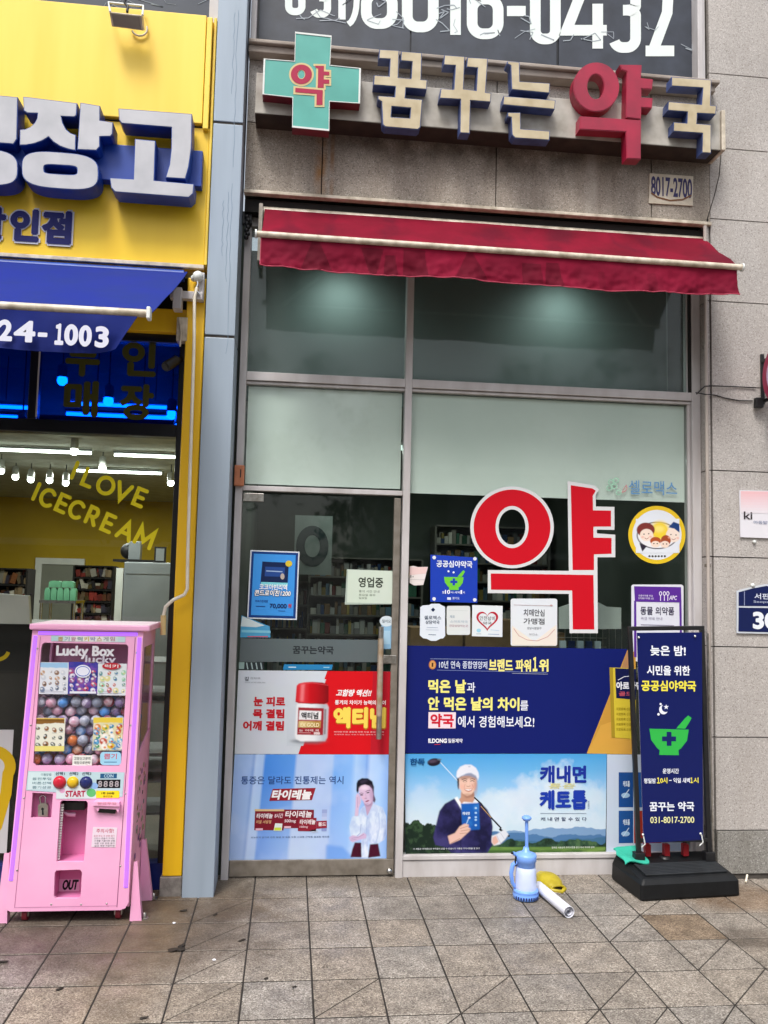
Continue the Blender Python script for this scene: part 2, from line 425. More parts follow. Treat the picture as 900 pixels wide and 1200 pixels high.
M['sprayer_blue'] = mat('sprayer_blue_plastic', '#7aa6f3', '#6f9cee', 6, .35)
M['sprayer_clear'] = mat('sprayer_milky_plastic', '#cfdaf6', '#bccbf0', 5, .3)
M['paper'] = mat('white_paper', '#e4e4ea', '#d6d7e0', 10, .6)
M['yplastic'] = mat('yellow_plastic', '#bdaa20', '#a08d16', 14, .4)
M['tealcloth'] = mat('teal_cloth', '#2fae93', '#249880', 12, .8, bump=.3, bscale=60)
M['leaf'] = mat('dry_leaf', '#2b2218', '#1a150f', 30, .7)
M['cork'] = mat('orange_plastic', '#c47a55', '#b36c48', 20, .5)
M['wallgrey'] = mat('interior_grey_wall', '#5b625a', '#4c534c', 2, .8)
M['wally'] = mat('interior_yellow_wall', '#b3960f', '#a0850b', 1.5, .8)
M['ceil'] = mat('interior_ceiling', '#a5a79c', '#8f9187', 6, .9, bump=.2)
M['floor_in'] = mat('interior_floor', '#6d675d', '#5e594f', 4, .5)
M['fridge'] = mat('grey_fridge', '#8a9094', '#7e8488', 3, .35)
M['doorgrey'] = mat('interior_door', '#83867a', '#787b70', 3, .6)
M['box'] = mat('cardboard', '#8d6f4b', '#7b5f3f', 9, .8)
M['whitep'] = mat('white_painted_board', '#dcdfdb', '#d0d4d0', 6, .5)
M['tube'] = emit('fluorescent_tube', '#f2fff6', 9.0)
M['bulb'] = emit('spot_bulb', '#f4fff8', 12.0)
M['chrome'] = mat('chrome', '#c9c9c9', '#b5b5b5', 20, .2, 1.0)
M['wood'] = mat('painted_shelf', '#77746c', '#66635c', 8, .6)

# ------------------------------------------------------------------ printed pictures: a fine coloured mesh, painted by code
import numpy as np
class Paint:
    """a printed picture as a dense grid of coloured vertices; coordinates in photo pixels"""
    def __init__(s, x0, y0, x1, y1, res=2.0, base='#ffffff'):
        s.x0, s.y0, s.x1, s.y1 = x0, y0, x1, y1; s.W = int((x1-x0)*res)+1; s.H = int((y1-y0)*res)+1
        s.X, s.Yy = np.meshgrid(np.linspace(x0, x1, s.W), np.linspace(y0, y1, s.H)); s.res = res
        s.im = np.ones((s.H, s.W, 3))*np.array(lin(base)); s.rg = np.random.RandomState(5)
    def blur(s, m, r):
        k = max(0, int(round(r*s.res)))
        if k == 0: return m
        for ax in (0, 1):
            for _ in range(2):
                p = np.pad(m, [(k+1, k) if a == ax else (0, 0) for a in (0, 1)], mode='edge'); c = np.cumsum(p, axis=ax); n = 2*k+1
                m = (np.take(c, range(n, c.shape[ax]), axis=ax)-np.take(c, range(0, c.shape[ax]-n), axis=ax))/n
        return m
    def mix(s, m, col, a=1.0):
        c = np.array(lin(col)) if isinstance(col, str) else col
        m = (m*a)[..., None]; s.im = s.im*(1-m)+c*m; return s
    def pmask(s, pts, blur=.3):
        m = np.zeros_like(s.X); o = .25/s.res
        for dx, dy in ((-o, -o), (o, -o), (-o, o), (o, o)):
            c = np.zeros(s.X.shape, bool); X = s.X+dx; Y = s.Yy+dy
            for (xa, ya), (xb, yb) in zip(pts, pts[1:]+pts[:1]):
                if ya == yb: continue
                c ^= ((ya > Y) != (yb > Y)) & (X < (xb-xa)*(Y-ya)/(yb-ya)+xa)
            m += c*.25
        return s.blur(m, blur)
    def poly(s, pts, col, blur=.3, a=1.0): return s.mix(s.pmask(list(pts), blur), col, a)
    def ell(s, cx, cy, rx, ry, col, soft=.15, a=1.0, rot=0):
        dx = (s.X-cx); dy = (s.Yy-cy); u = (dx*cos(rot)+dy*sin(rot))/rx; v = (-dx*sin(rot)+dy*cos(rot))/ry
        d = np.sqrt(u*u+v*v); return s.mix(np.clip((1-d)/max(soft, .02)+.5, 0, 1), col, a)
    def line(s, pts, w_, col, a=1.0, soft=.3):
        d = np.full(s.X.shape, 1e9)
        for (xa, ya), (xb, yb) in zip(pts, pts[1:]):
            vx, vy = xb-xa, yb-ya; L = vx*vx+vy*vy+1e-9; t = np.clip(((s.X-xa)*vx+(s.Yy-ya)*vy)/L, 0, 1)
            d = np.minimum(d, np.hypot(s.X-xa-t*vx, s.Yy-ya-t*vy))
        return s.mix(np.clip((w_/2+soft/2-d)/soft, 0, 1), col, a)
    def grad(s, stops, vert=True, mask=None):
        t = ((s.Yy-s.y0)/(s.y1-s.y0) if vert else (s.X-s.x0)/(s.x1-s.x0)); xs = np.linspace(0, 1, len(stops)); cs = np.array([lin(q) for q in stops])
        c = np.stack([np.interp(t, xs, cs[:, k]) for k in range(3)], -1)
        return s.mix(mask if mask is not None else np.ones_like(s.X), c)
    def fbm(s, scale, seed=1, oct_=5, sx=1.0):
        r = np.random.RandomState(seed); o = np.zeros_like(s.X); amp = 1; tot = 0
        for k in range(oct_):
            g = r.rand(64, 64); u = (s.X-s.x0)/scale*sx*2**k; v = (s.Yy-s.y0)/scale*2**k
            i = np.floor(u).astype(int); j = np.floor(v).astype(int); fu = u-i; fv = v-j; fu = fu*fu*(3-2*fu); fv = fv*fv*(3-2*fv)
            q = lambda a, b: g[b % 64, a % 64]
            o += amp*((q(i, j)*(1-fu)+q(i+1, j)*fu)*(1-fv)+(q(i, j+1)*(1-fu)+q(i+1, j+1)*fu)*fv); tot += amp; amp *= .55
        return o/tot
    def build(s, name, Y, mat_, parent, lv=1, quad=None):
        q = quad or [(s.x0, s.y0), (s.x1, s.y0), (s.x1, s.y1), (s.x0, s.y1)]
        a, b, c, d = [P(x, y, Y=Y) for x, y in q]; o0 = org(parent); y = Y-LV*lv-o0.y
        u = np.linspace(0, 1, s.W)[None, :]; w_ = np.linspace(0, 1, s.H)[:, None]
        f = lambda k: (a[k]*(1-u)+b[k]*u)*(1-w_)+(d[k]*(1-u)+c[k]*u)*w_
        co_ = np.stack([f(0)-o0.x, np.full((s.H, s.W), y), f(2)-o0.z], -1).reshape(-1, 3)
        n = np.arange(s.H*s.W).reshape(s.H, s.W); fc = np.stack([n[:-1, :-1], n[1:, :-1], n[1:, 1:], n[:-1, 1:]], -1).reshape(-1, 4)
        me = bpy.data.meshes.new(name); me.vertices.add(len(co_)); me.vertices.foreach_set('co', co_.astype(np.float32).ravel())
        me.loops.add(fc.size); me.loops.foreach_set('vertex_index', fc.astype(np.int32).ravel())
        me.polygons.add(len(fc)); me.polygons.foreach_set('loop_start', np.arange(0, fc.size, 4, dtype=np.int32)); me.update(calc_edges=True)
        ca = me.color_attributes.new('Col', 'FLOAT_COLOR', 'POINT'); cc_ = np.ones((s.H*s.W, 4), np.float32); cc_[:, :3] = np.clip(s.im, 0, 1).reshape(-1, 3); ca.data.foreach_set('color', cc_.ravel())
        me.materials.append(mat_); o = bpy.data.objects.new(name, me); C.objects.link(o); o.parent = parent; ORG[o.name] = o0; return o
def strokes(A, paths, wd, col, lv=2, closed=False):
    """thick pen strokes as continuous mitred bands"""
    for i, pts in enumerate(paths):
        cl_ = len(pts) > 2 and math.hypot(pts[0][0]-pts[-1][0], pts[0][1]-pts[-1][1]) < .01
        p = pts[:-1] if cl_ else pts; n = len(p); L = []; R = []
        for k in range(n):
            a = p[(k-1) % n] if cl_ or k > 0 else None; b = p[(k+1) % n] if cl_ or k < n-1 else None; q = p[k]
            def nr(u, v):
                d = math.hypot(v[0]-u[0], v[1]-u[1]) or 1; return (-(v[1]-u[1])/d, (v[0]-u[0])/d)
            ns = [nr(a, q)] if b is None else ([nr(q, b)] if a is None else [nr(a, q), nr(q, b)])
            nx, ny = sum(t[0] for t in ns)/len(ns), sum(t[1] for t in ns)/len(ns); m_ = nx*nx+ny*ny or 1; nx, ny = nx/m_, ny/m_
            L.append((q[0]+nx*wd/2, q[1]+ny*wd/2)); R.append((q[0]-nx*wd/2, q[1]-ny*wd/2))
        y = A.Y-LV*lv-.00005*i; v = [Vector((*A.W(*t), 0)) for t in L]+[Vector((*A.W(*t), 0)) for t in R]; v = [(t.x, y, t.y) for t in v]
        m_ = n if cl_ else n-1
        A.add(v, [(k, (k+1) % n, n+(k+1) % n, n+k) for k in range(m_)], lin(col))

def stains_and_shade(m, lst, nscale=7):
    """rust and dirt runs, and painted shade, at fixed places on a wall: (x centre, half width, z bottom, z top, colour, amount)"""
    n = m.node_tree; L = n.links; b_ = n.nodes['Principled BSDF']; cur = b_.inputs['Base Color'].links[0].from_socket
    tc = n.nodes.new('ShaderNodeTexCoord'); sx = n.nodes.new('ShaderNodeSeparateXYZ'); L.new(tc.outputs['Object'], sx.inputs[0])
    tn = n.nodes.new('ShaderNodeTexNoise'); tn.inputs['Scale'].default_value = nscale; tn.inputs['Detail'].default_value = 6; L.new(tc.outputs['Object'], tn.inputs['Vector'])
    def mr(src, a, b, c, d, sm=False):
        q = n.nodes.new('ShaderNodeMapRange'); q.inputs['From Min'].default_value = a; q.inputs['From Max'].default_value = b; q.inputs['To Min'].default_value = c; q.inputs['To Max'].default_value = d
        if sm: q.interpolation_type = 'SMOOTHSTEP'
        L.new(src, q.inputs[0]); return q.outputs[0]
    def ma(op, a, b):
        q = n.nodes.new('ShaderNodeMath'); q.operation = op; L.new(a, q.inputs[0])
        if isinstance(b, (int, float)): q.inputs[1].default_value = b
        else: L.new(b, q.inputs[1])
        return q.outputs[0]
    no = mr(tn.outputs[0], .3, .6, 0, 1)
    for xc, wd, z0, z1, col, am in lst:
        f = mr(ma('ABSOLUTE', ma('SUBTRACT', sx.outputs[0], xc), 0), wd*.2, wd, am, 0, True)
        f = ma('MULTIPLY', f, mr(sx.outputs[2], z0-.1, z0+.2, 0, 1, True)); f = ma('MULTIPLY', f, mr(sx.outputs[2], z1+.05, z1-.05, 0, 1)); f = ma('MULTIPLY', f, no)
        mx = n.nodes.new('ShaderNodeMix'); mx.data_type = 'RGBA'; mx.inputs['B'].default_value = (*lin(col), 1); L.new(f, mx.inputs['Factor']); L.new(cur, mx.inputs['A']); cur = mx.outputs['Result']
    L.new(cur, b_.inputs['Base Color'])
def inset(pts, d):
    """shrink a pixel outline by d pixels"""
    ar = sum(pts[i][0]*pts[(i+1) % len(pts)][1]-pts[(i+1) % len(pts)][0]*pts[i][1] for i in range(len(pts))); sg_n = 1 if ar > 0 else -1; o = []; n = len(pts)
    for i in range(n):
        a, b, c = pts[i-1], pts[i], pts[(i+1) % n]
        def nr(u, v): q = math.hypot(v[0]-u[0], v[1]-u[1]) or 1; return (-(v[1]-u[1])/q*sg_n, (v[0]-u[0])/q*sg_n)
        n1, n2 = nr(a, b), nr(b, c); mx, my = n1[0]+n2[0], n1[1]+n2[1]; k = (mx*mx+my*my)/2; k = max(k, .5); o.append((b[0]+mx*d/k, b[1]+my*d/k))
    return o
# ================================================================== SETTING: ground and pavement
gm, gn, gb = newmat('asphalt_ground'); gb.inputs['Base Color'].default_value = (*lin('#4a4947'), 1); gb.inputs['Roughness'].default_value = .8
mb = MB(); mb.add([(-300, -300, -.05), (300, -300, -.05), (300, 300, -.05), (-300, 300, -.05)], [(0, 1, 2, 3)])
mb.build('ground', gm, kind='structure')

def tilemat():
    m, n, b = newmat('granite_paver'); L = n.links
    tc = n.nodes.new('ShaderNodeTexCoord'); at = n.nodes.new('ShaderNodeAttribute'); at.attribute_name = 'Col'
    vo = n.nodes.new('ShaderNodeTexVoronoi'); vo.inputs['Scale'].default_value = 190; L.new(tc.outputs['Object'], vo.inputs['Vector'])
    sp = n.nodes.new('ShaderNodeSeparateColor'); L.new(vo.outputs['Color'], sp.inputs[0])
    rp = n.nodes.new('ShaderNodeValToRGB'); e = rp.color_ramp.elements
    e[0].color = (*lin('#5e554c'), 1); e[1].color = (*lin('#d0c6b8'), 1); q = e.new(.25); q.color = (*lin('#8a7f73'), 1); q = e.new(.78); q.color = (*lin('#aca296'), 1)
    L.new(sp.outputs[0], rp.inputs[0])
    mx = n.nodes.new('ShaderNodeMix'); mx.data_type = 'RGBA'; mx.blend_type = 'MULTIPLY'; mx.inputs['Factor'].default_value = 1
    L.new(rp.outputs[0], mx.inputs['A']); L.new(at.outputs['Color'], mx.inputs['B'])
    # blotchy wet / soiled patches
    t1 = n.nodes.new('ShaderNodeTexNoise'); t1.inputs['Scale'].default_value = 2.6; t1.inputs['Detail'].default_value = 8; t1.inputs['Roughness'].default_value = .65
    L.new(tc.outputs['Object'], t1.inputs['Vector'])
    def spot(x, y, rx, ry):
        mp = n.nodes.new('ShaderNodeMapping'); mp.inputs['Location'].default_value = (-x/rx, -y/ry, 0); mp.inputs['Scale'].default_value = (1/rx, 1/ry, 0)
        L.new(tc.outputs['Object'], mp.inputs[0])
        ln = n.nodes.new('ShaderNodeVectorMath'); ln.operation = 'LENGTH'; L.new(mp.outputs[0], ln.inputs[0])
        ad = n.nodes.new('ShaderNodeMath'); ad.operation = 'MULTIPLY_ADD'; ad.inputs[1].default_value = 1.7; L.new(t1.outputs[0], ad.inputs[0]); L.new(ln.outputs['Value'], ad.inputs[2])
        r = n.nodes.new('ShaderNodeMapRange'); r.interpolation_type = 'SMOOTHSTEP'; r.inputs['From Min'].default_value = 1.25; r.inputs['From Max'].default_value = 2.1; r.inputs['To Min'].default_value = 1; r.inputs['To Max'].default_value = 0
        L.new(ad.outputs[0], r.inputs[0]); return r
    cur = mx.outputs['Result']
    for x, y, rx, ry, col, amt in ((-.22, -.32, .5, .35, '#54401f', .6), (-.75, -.78, 1.0, .55, '#43352a', .72), (-.5, -1.1, .22, 1.0, '#6e5c44', .4), (2.75, -.45, .35, .25, '#6a4a22', .5), (2.55, -1.0, .2, .16, '#3c2f22', .55), (.5, -.1, .9, .14, '#5d5140', .45), (1.2, -.55, .7, .25, '#5d564d', .35)):
        s_ = spot(x, y, rx, ry); sc = n.nodes.new('ShaderNodeMath'); sc.operation = 'MULTIPLY'; sc.inputs[1].default_value = amt; L.new(s_.outputs[0], sc.inputs[0])
        m1 = n.nodes.new('ShaderNodeMix'); m1.data_type = 'RGBA'; m1.inputs['B'].default_value = (*lin(col), 1); L.new(sc.outputs[0], m1.inputs['Factor']); L.new(cur, m1.inputs['A']); cur = m1.outputs['Result']
    t2 = n.nodes.new('ShaderNodeTexNoise'); t2.inputs['Scale'].default_value = 9; t2.inputs['Detail'].default_value = 8; L.new(tc.outputs['Object'], t2.inputs['Vector'])
    r2 = n.nodes.new('ShaderNodeMapRange'); r2.inputs['From Min'].default_value = .35; r2.inputs['From Max'].default_value = .65; r2.inputs['To Min'].default_value = .74; r2.inputs['To Max'].default_value = 1.08; L.new(t2.outputs[0], r2.inputs[0])
    cb = n.nodes.new('ShaderNodeCombineColor')
    for i in range(3): L.new(r2.outputs[0], cb.inputs[i])
    m3 = n.nodes.new('ShaderNodeMix'); m3.data_type = 'RGBA'; m3.blend_type = 'MULTIPLY'; m3.inputs['Factor'].default_value = 1; L.new(cur, m3.inputs['A']); L.new(cb.outputs[0], m3.inputs['B'])
    L.new(m3.outputs['Result'], b.inputs['Base Color'])
    rr_ = n.nodes.new('ShaderNodeMapRange'); rr_.inputs['From Min'].default_value = .4; rr_.inputs['From Max'].default_value = .62; rr_.inputs['To Min'].default_value = .7; rr_.inputs['To Max'].default_value = .38; L.new(t1.outputs[0], rr_.inputs[0]); L.new(rr_.outputs[0], b.inputs['Roughness'])
    bp = n.nodes.new('ShaderNodeBump'); bp.inputs['Strength'].default_value = .3; bp.inputs['Distance'].default_value = .004; L.new(sp.outputs[1], bp.inputs['Height']); L.new(bp.outputs[0], b.inputs['Normal'])
    return m
M['tile'] = tilemat()
COLX = [-3, -2, -1, 0, 1, 2, 3, 4, 5, 6, 7, 8]
GX = dict(zip(COLX, [-.908, -.601, -.297, .004, .304, .603, .906, 1.2, 1.494, 1.79, 2.088, 2.417]))
def gx(i): return GX[i] if i in GX else (.303*i if i < 0 else .3*i)
RY = .3323
mb = MB(); jt = .0036; rnd = random.Random(3)
diag = {(3, 4), (5, 4), (6, 2), (7, 3), (7, 4), (7, 1), (1, 4), (-1, 1), (-1, 2), (-1, 3), (-1, 4), (4, 5), (5, 5), (7, 5), (6, 5), (2, 5)}
for i in range(-22, 24):
    for k in range(-2, 34):
        x0, x1 = gx(i)+jt, gx(i+1)-jt; y1, y0 = -RY*k-jt*1.15, -RY*(k+1)+jt*1.15
        y1 = min(y1, .30)
        if y0 >= .28: continue
        v = .70+.16*rnd.random(); t = rnd.gauss(0, .018); col = (v*(1+t), v, v*(1-t*1.3))
        if (i, k) == (7, 2): col = (.62, .53, .43)
        h = .0004+rnd.uniform(-.0006, .0006); zb = -.045; bv = .0014
        polys = [[(x0, y0), (x1, y0), (x1, y1), (x0, y1)]]
        if (i, k) in diag or ((i < -4 or i > 8 or k > 5) and rnd.random() < .10):
            g = jt*.8
            polys = [[(x0, y0+g*1.4), (x1-g*1.4, y1), (x0, y1)], [(x0+g*1.4, y0), (x1, y0), (x1, y1-g*1.4)]]
        for q in polys:
            n = len(q); cx = sum(p[0] for p in q)/n; cy = sum(p[1] for p in q)/n
            top = [(x+(cx-x)*.02, y+(cy-y)*.02, h) for x, y in q]; lo = [(x, y, h-bv*1.6) for x, y in q]; bt = [(x, y, zb) for x, y in q]
            v_ = top+lo+bt; f = [tuple(range(n))]
            for a in range(n):
                b_ = (a+1) % n; f.append((a, n+a, n+b_, b_)); f.append((n+a, 2*n+a, 2*n+b_, n+b_))
            mb.add(v_, f, col)
mb.build('pavement', M['tile'], kind='structure')
jm, jn, jb = newmat('joint_sand'); jb.inputs['Base Color'].default_value = (*lin('#26211c'), 1); jb.inputs['Roughness'].default_value = .9
mb = MB(); mb.add([(-7, -11.5, -.0016), (7.3, -11.5, -.0016), (7.3, .3, -.0016), (-7, .3, -.0016)], [(0, 1, 2, 3)]); mb.build('pavement_sand', jm, kind='structure')

# ================================================================== STONE BUILDING
YS = -.13
st = thing('stone_building', 'grey granite clad office building with wide stone panels around the pharmacy', 'building', (0, 0, 0))
mb = MB(); g = .0035
zs = [.0, .289, .851, 1.407, 1.968, 2.517, 3.064, 3.621, 4.171, 4.654, 5.167, 5.72, 6.3, 6.9]
xs = [2.80, 3.75, 4.7, 5.65, 6.6]
for a, b in zip(zs[1:], zs[2:]):
    for c, d in zip(xs, xs[1:]):
        mb.box(c+(g if c > 2.9 else 0), d-g, YS, YS+.03, a+g, b-g)
    if a < 4.1: mb.box(2.775, 2.786, YS+.0, YS+.13, a+g, b-g)    # narrow return of the jamb
mb.build('wall', M['stone'], st)
mb = MB()
for c, d in zip(xs, xs[1:]): mb.box(c+(g if c > 2.9 else 0), d-g, YS-.012, YS+.03, .035, .289-g)
mb.box(2.775, 2.786, YS, YS+.13, .0, .289-g)
mb.build('plinth', M['stone_dark'], st)
mb = MB()
mb.box(2.786, 6.6, YS+.031, .30, 0, 6.9); mb.box(-.205, 2.786, YS+.031, .0, 4.14, 4.98); mb.box(-.205, 2.786, -.0, .30, 4.06, 6.9)
mb.box(2.83, 6.6, YS-.004, YS+.031, 0, .035)
mb.build('backing_wall', M['joint'], st)
# fascia above the awning
mb = MB(); fx = [-.205, .268, 1.372, 2.40, 2.80]; fz = [4.145, 4.58, 4.985]
for a, b in zip(fz, fz[1:]):
    mb = MB()
    for c, d in zip(fx, fx[1:]): mb.box(c+g, d-g, YS, YS+.03, a+g, b-g)
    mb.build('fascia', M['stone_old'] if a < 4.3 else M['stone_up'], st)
stains_and_shade(M['stone_old'], [(.26, .055, 4.1, 4.6, '#9a6a2c', .8), (.33, .02, 4.1, 4.62, '#8a5a22', .7), (.6, .7, 4.38, 4.62, '#3a3026', .75), (1.4, .8, 4.36, 4.62, '#3a3026', .75), (2.2, .7, 4.4, 4.62, '#3a3026', .7), (2.0, .06, 4.12, 4.6, '#c2bbb0', .5)])  # wide dark bands: shade and dirt below the raceway, painted in
# thin crack running down to the awning corner
MB().tube([P(845, 180, Y=-.132), P(843, 205, Y=-.132), P(837, 230, Y=-.132), P(829, 256, Y=-.132)], .003, 5).build('crack', M['joint'], st)
# stone ledge (window sill course) and metal drip edge
mb = MB(); mb.box(-.205, 2.80, -.215, YS+.03, 4.985, 5.03); mb.box(-.205, 2.82, -.24, YS+.03, 5.03, 5.055); mb.build('ledge', M['ledge'], st, bevel=.006)
mb = MB(); mb.box(-.205, 2.80, -.15, -.1, 4.118, 4.14); mb.build('drip_edge', M['cream_metal'], st, bevel=.004)
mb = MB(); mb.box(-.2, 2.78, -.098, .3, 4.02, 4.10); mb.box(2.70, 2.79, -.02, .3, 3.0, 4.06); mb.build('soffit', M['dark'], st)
# upstairs window with white frame
win = thing('window', 'upstairs window with grey white frame behind the dark telephone banner', 'window', (1.2, -.1, 5.055))
mb = MB(); mb.box(-.2, -.165, -.16, -.06, 5.055, 5.72); mb.box(2.70, 2.735, -.18, -.06, 5.055, 5.72); mb.box(2.742, 2.77, -.14, -.06, 5.055, 5.72)
mb.build('window_frame', M['alu'], win, bevel=.004)
MB().box(-.165, 2.70, -.085, -.075, 5.055, 5.72).build('pane', M['blackglass'], win)

# ---------------- blue grey metal column
cl = thing('metal_column', 'pale blue grey sheet metal column between yellow shop and pharmacy', 'column', (-.3, -.16, 0))
zc = [(-.02, 3.16), (3.175, 4.46), (4.475, 5.30), (5.315, 6.4)]
for a, b in zc:
    MB().box(-.388, -.214, -.303, -.02, a, b).build('panel', M['column'], cl, bevel=.004)
MB().box(-.384, -.218, -.297, -.024, -.02, 6.4).build('core', M['joint'], cl)
A = Art(-.304); rnd = random.Random(6)
for x0, y0, y1 in ((279, 12, 196), (275, 15, 110), (272, 215, 415), (268, 225, 330), (262, 235, 300)):
    pts = []; n_ = 14
    for k in range(n_+1): y = y0+(y1-y0)*k/n_; pts.append((x0-(y-y0)*.032+rnd.uniform(-1.1, 1.1), y))
    A.line(pts, .55, '#8496a8', 1)
A.build('drip_stains', M['vinyl'], cl)
# white conduit running up the stone jamb
pp = thing('drain_pipe', 'thin off white drain pipe running up beside the stone jamb', 'pipe', (2.752, -.15, 0))
MB().tube([(2.754, -.145, -.02), (2.754, -.145, 4.11)], .0115, 10).build('pipe_run', mat('offwhite_pipe', '#bcb2aa', '#a0958c', 5, .5, stretch=(1, 1, .3)), pp)
for z in (.5, 1.9, 3.3): MB().box(2.738, 2.77, -.15, -.128, z, z+.02).build('pipe_clip', M['alu_dirty'], pp)
# ================================================================== THE OTHER SIDE OF THE STREET (seen mirrored in the glass)
mb = MB(); mb.box(-60, 60, -11.75, -11.5, -.16, 0); mb.build('kerb', M['conc'], kind='structure')
mb = MB(); mb.add([(-60, -19, -.046), (60, -19, -.046), (60, -11.75, -.046), (-60, -11.75, -.046)], [(0, 1, 2, 3)]); mb.build('road', mat('asphalt_road', '#3a3a3b', '#2f2f30', 6, .8), kind='structure')
mb = MB(); mb.add([(-60, -30, .0), (60, -30, .0), (60, -19.0, .0), (-60, -19.0, .0)], [(0, 1, 2, 3)]); mb.build('far_pavement', M['conc'], kind='structure')
def block(x0, x1, y0, y1, h, m_, label):
    t = thing('apartment_building', label, 'building', ((x0+x1)/2, (y0+y1)/2, 0))
    MB().box(x0, x1, y0, y1, 0, h).build('wall', m_, t)
    mb = MB(); fl = int(h/3)
    for f in range(fl):
        z = 1.0+3*f; x = x0+.8
        while x < x1-2: mb.box(x, x+1.7, y1+.004, y1+.05, z, z+1.5); x += 2.6
    mb.build('window_row', M['blackglass'], t)
    mb = MB()
    for f in range(fl): mb.box(x0-.1, x1+.1, y1+.002, y1+.25, 3*f+2.75, 3*f+2.95)
    mb.build('floor_band', M['whitep'], t)
block(-16, -3, -34, -23, 12, mat('beige_block', '#8d8273', '#7d7365', .6, .8), 'beige four storey apartment block across the street')
block(3, 20, -36, -24, 9, mat('grey_block_wall', '#8b8d8e', '#7b7d7e', .6, .8), 'grey three storey apartment block across the street')
lm, ln_, lb_ = newmat('street_foliage'); lb_.inputs['Base Color'].default_value = (.045, .075, .03, 1); lb_.inputs['Roughness'].default_value = .7
def street_tree(x, y, h, seed, label):
    r = random.Random(seed); t = thing('street_tree', label, 'tree', (x, y, 0), 'trees across the street')
    mb = MB(); mb.tube([(x, y, 0), (x+.05, y, h*.25), (x, y, h*.5), (x+.1, y, h*.85)], [.16, .13, .09, .03], 8)
    for k in range(7):
        a = r.uniform(0, 6.3); z = h*r.uniform(.35, .6); L = h*.28; mb.tube([(x, y, z), (x+L*.5*cos(a), y+L*.5*sin(a), z+L*.5), (x+L*cos(a), y+L*sin(a), z+L*.8)], [.06, .04, .015], 6)
    mb.build('trunk', M['wood'], t)
    mb = MB(); cl = [(r.gauss(0, h*.17), r.gauss(0, h*.17), h*r.uniform(.38, .98), r.uniform(.4, .9)) for _ in range(26)]
    for cx, cy, cz, cr_ in cl:
        for _ in range(70):
            d = Vector((r.gauss(0, 1), r.gauss(0, 1), r.gauss(0, 1))).normalized()*cr_*r.random()**.4; p = Vector((x+cx, y+cy, cz))+d; s_ = r.uniform(.07, .14)
            u = Vector((r.gauss(0, 1), r.gauss(0, 1), r.gauss(0, 1))).normalized(); v = u.cross(Vector((r.random(), r.random(), 1))).normalized(); mb.add([p-u*s_, p+v*s_*.6, p+u*s_, p-v*s_*.6], [(0, 1, 2, 3)])
    mb.build('crown', lm, t)
street_tree(-2.2, -13.5, 7.5, 1, 'tallest leafy street tree across the road, left of the three'); street_tree(2.4, -14, 6.2, 2, 'rounded leafy street tree across the road, middle of the three'); street_tree(7.5, -13.6, 7, 3, 'leafy street tree across the road, right of the three')
# ================================================================== PHARMACY SHOPFRONT
ph = thing('pharmacy_shopfront', 'aluminium and glass pharmacy shopfront with door left and tall window right', 'shopfront', (1.25, 0, 0))
XL0, XL1, XM0, XM1, XR0, XR1 = -.198, -.155, .832, .876, 2.695, 2.775
mb = MB()
mb.box(XL0, XL1, -.03, .06, -.02, 4.02)                      # left jamb
mb.box(XM0, XM1, -.03, .06, -.02, 4.02)                      # mullion
mb.box(2.715, XR1-.002, -.028, .06, -.02, 4.02)                   # right jamb
mb.box(XR0, 2.715, .0, .055, .1, 4.02)
for a, b in ((XL1, XM0), (XM1, 2.715)):
    mb.box(a, b, -.026, .05, 2.983, 3.037)                   # transom
    mb.box(a, b, -.01, .05, 2.962, 2.980)
    mb.box(a, b, -.02, .06, 3.96, 4.02)
mb.box(XM1, 2.715, -.018, .06, -.02, .096)                   # sill panel under the tall window
mb.box(XM1, 2.715, -.026, .05, .1, .126)
mb.box(XL1, XM0, -.012, .05, 2.300, 2.330)                   # door head
mb.build('frame', M['alu'], ph, bevel=.003)
mb = MB()
for a, b, z0, z1, nm in ((XL1, XM0, 3.037, 3.96, 'u'), (XM1, XR0, 3.037, 3.96, 'u'), (XL1, XM0, 2.33, 2.962, 'm'), (XM1, XR0, .126, 2.962, 't')):
    MB().box(a+.001, b-.001, .016, .024, z0+.001, z1-.001).build('pane', M['glass_up'] if nm == 'u' else M['glass'], ph)
# frosted film band behind the middle panes
MB().box(XL1+.012, XM0-.012, .028, .030, 2.345, 2.955).build('frosted_film', M['film'], ph)
MB().box(XM1+.006, XR0-.01, .028, .030, 2.322, 2.955).build('frosted_film', M['film'], ph)
# glazed door
dr = MB().box(XL1+.004, XM0-.006, .014, .026, .10, 2.285).build('door', M['glass'], ph)
dr.name = 'door'
mb = MB(); mb.box(XL1+.004, XM0-.006, .0, .036, .008, .102); mb.build('bottom_rail', M['alu_dirty'], dr, bevel=.003)
mb = MB(); mb.box(XM0-.05, XM0-.008, .0, .036, .102, 2.285); mb.build('door_stile', M['alu_dirty'], dr, bevel=.003)
mb = MB(); mb.box(XL1+.006, XL1+.13, -.004, .04, 2.235, 2.285); mb.build('hinge_plate', M['steel'], dr, bevel=.002)
mb = MB(); mb.box(.70, .815, -.008, .04, 1.265, 1.315); mb.box(.705, .75, -.012, -.008, 1.275, 1.305); mb.build('lock_plate', M['steel'], dr, bevel=.002)
mb = MB(); hx = P(446, 760, Y=-.05).x
mb.tube([(hx, -.055, .82), (hx, -.055, 1.49)], .0165, 12); mb.tube([(hx, -.055, 1.42), (hx, .01, 1.42)], .009, 8); mb.tube([(hx, -.055, .90), (hx, .01, .90)], .009, 8)
hd = mb.build('handle', M['steel'], dr)
MB().tube([(hx, -.055, .955), (hx, -.055, 1.42)], .0178, 12).build('handle_grip', M['rust'], dr)
c_ = P(456.5, 1020.5, Y=-.004)
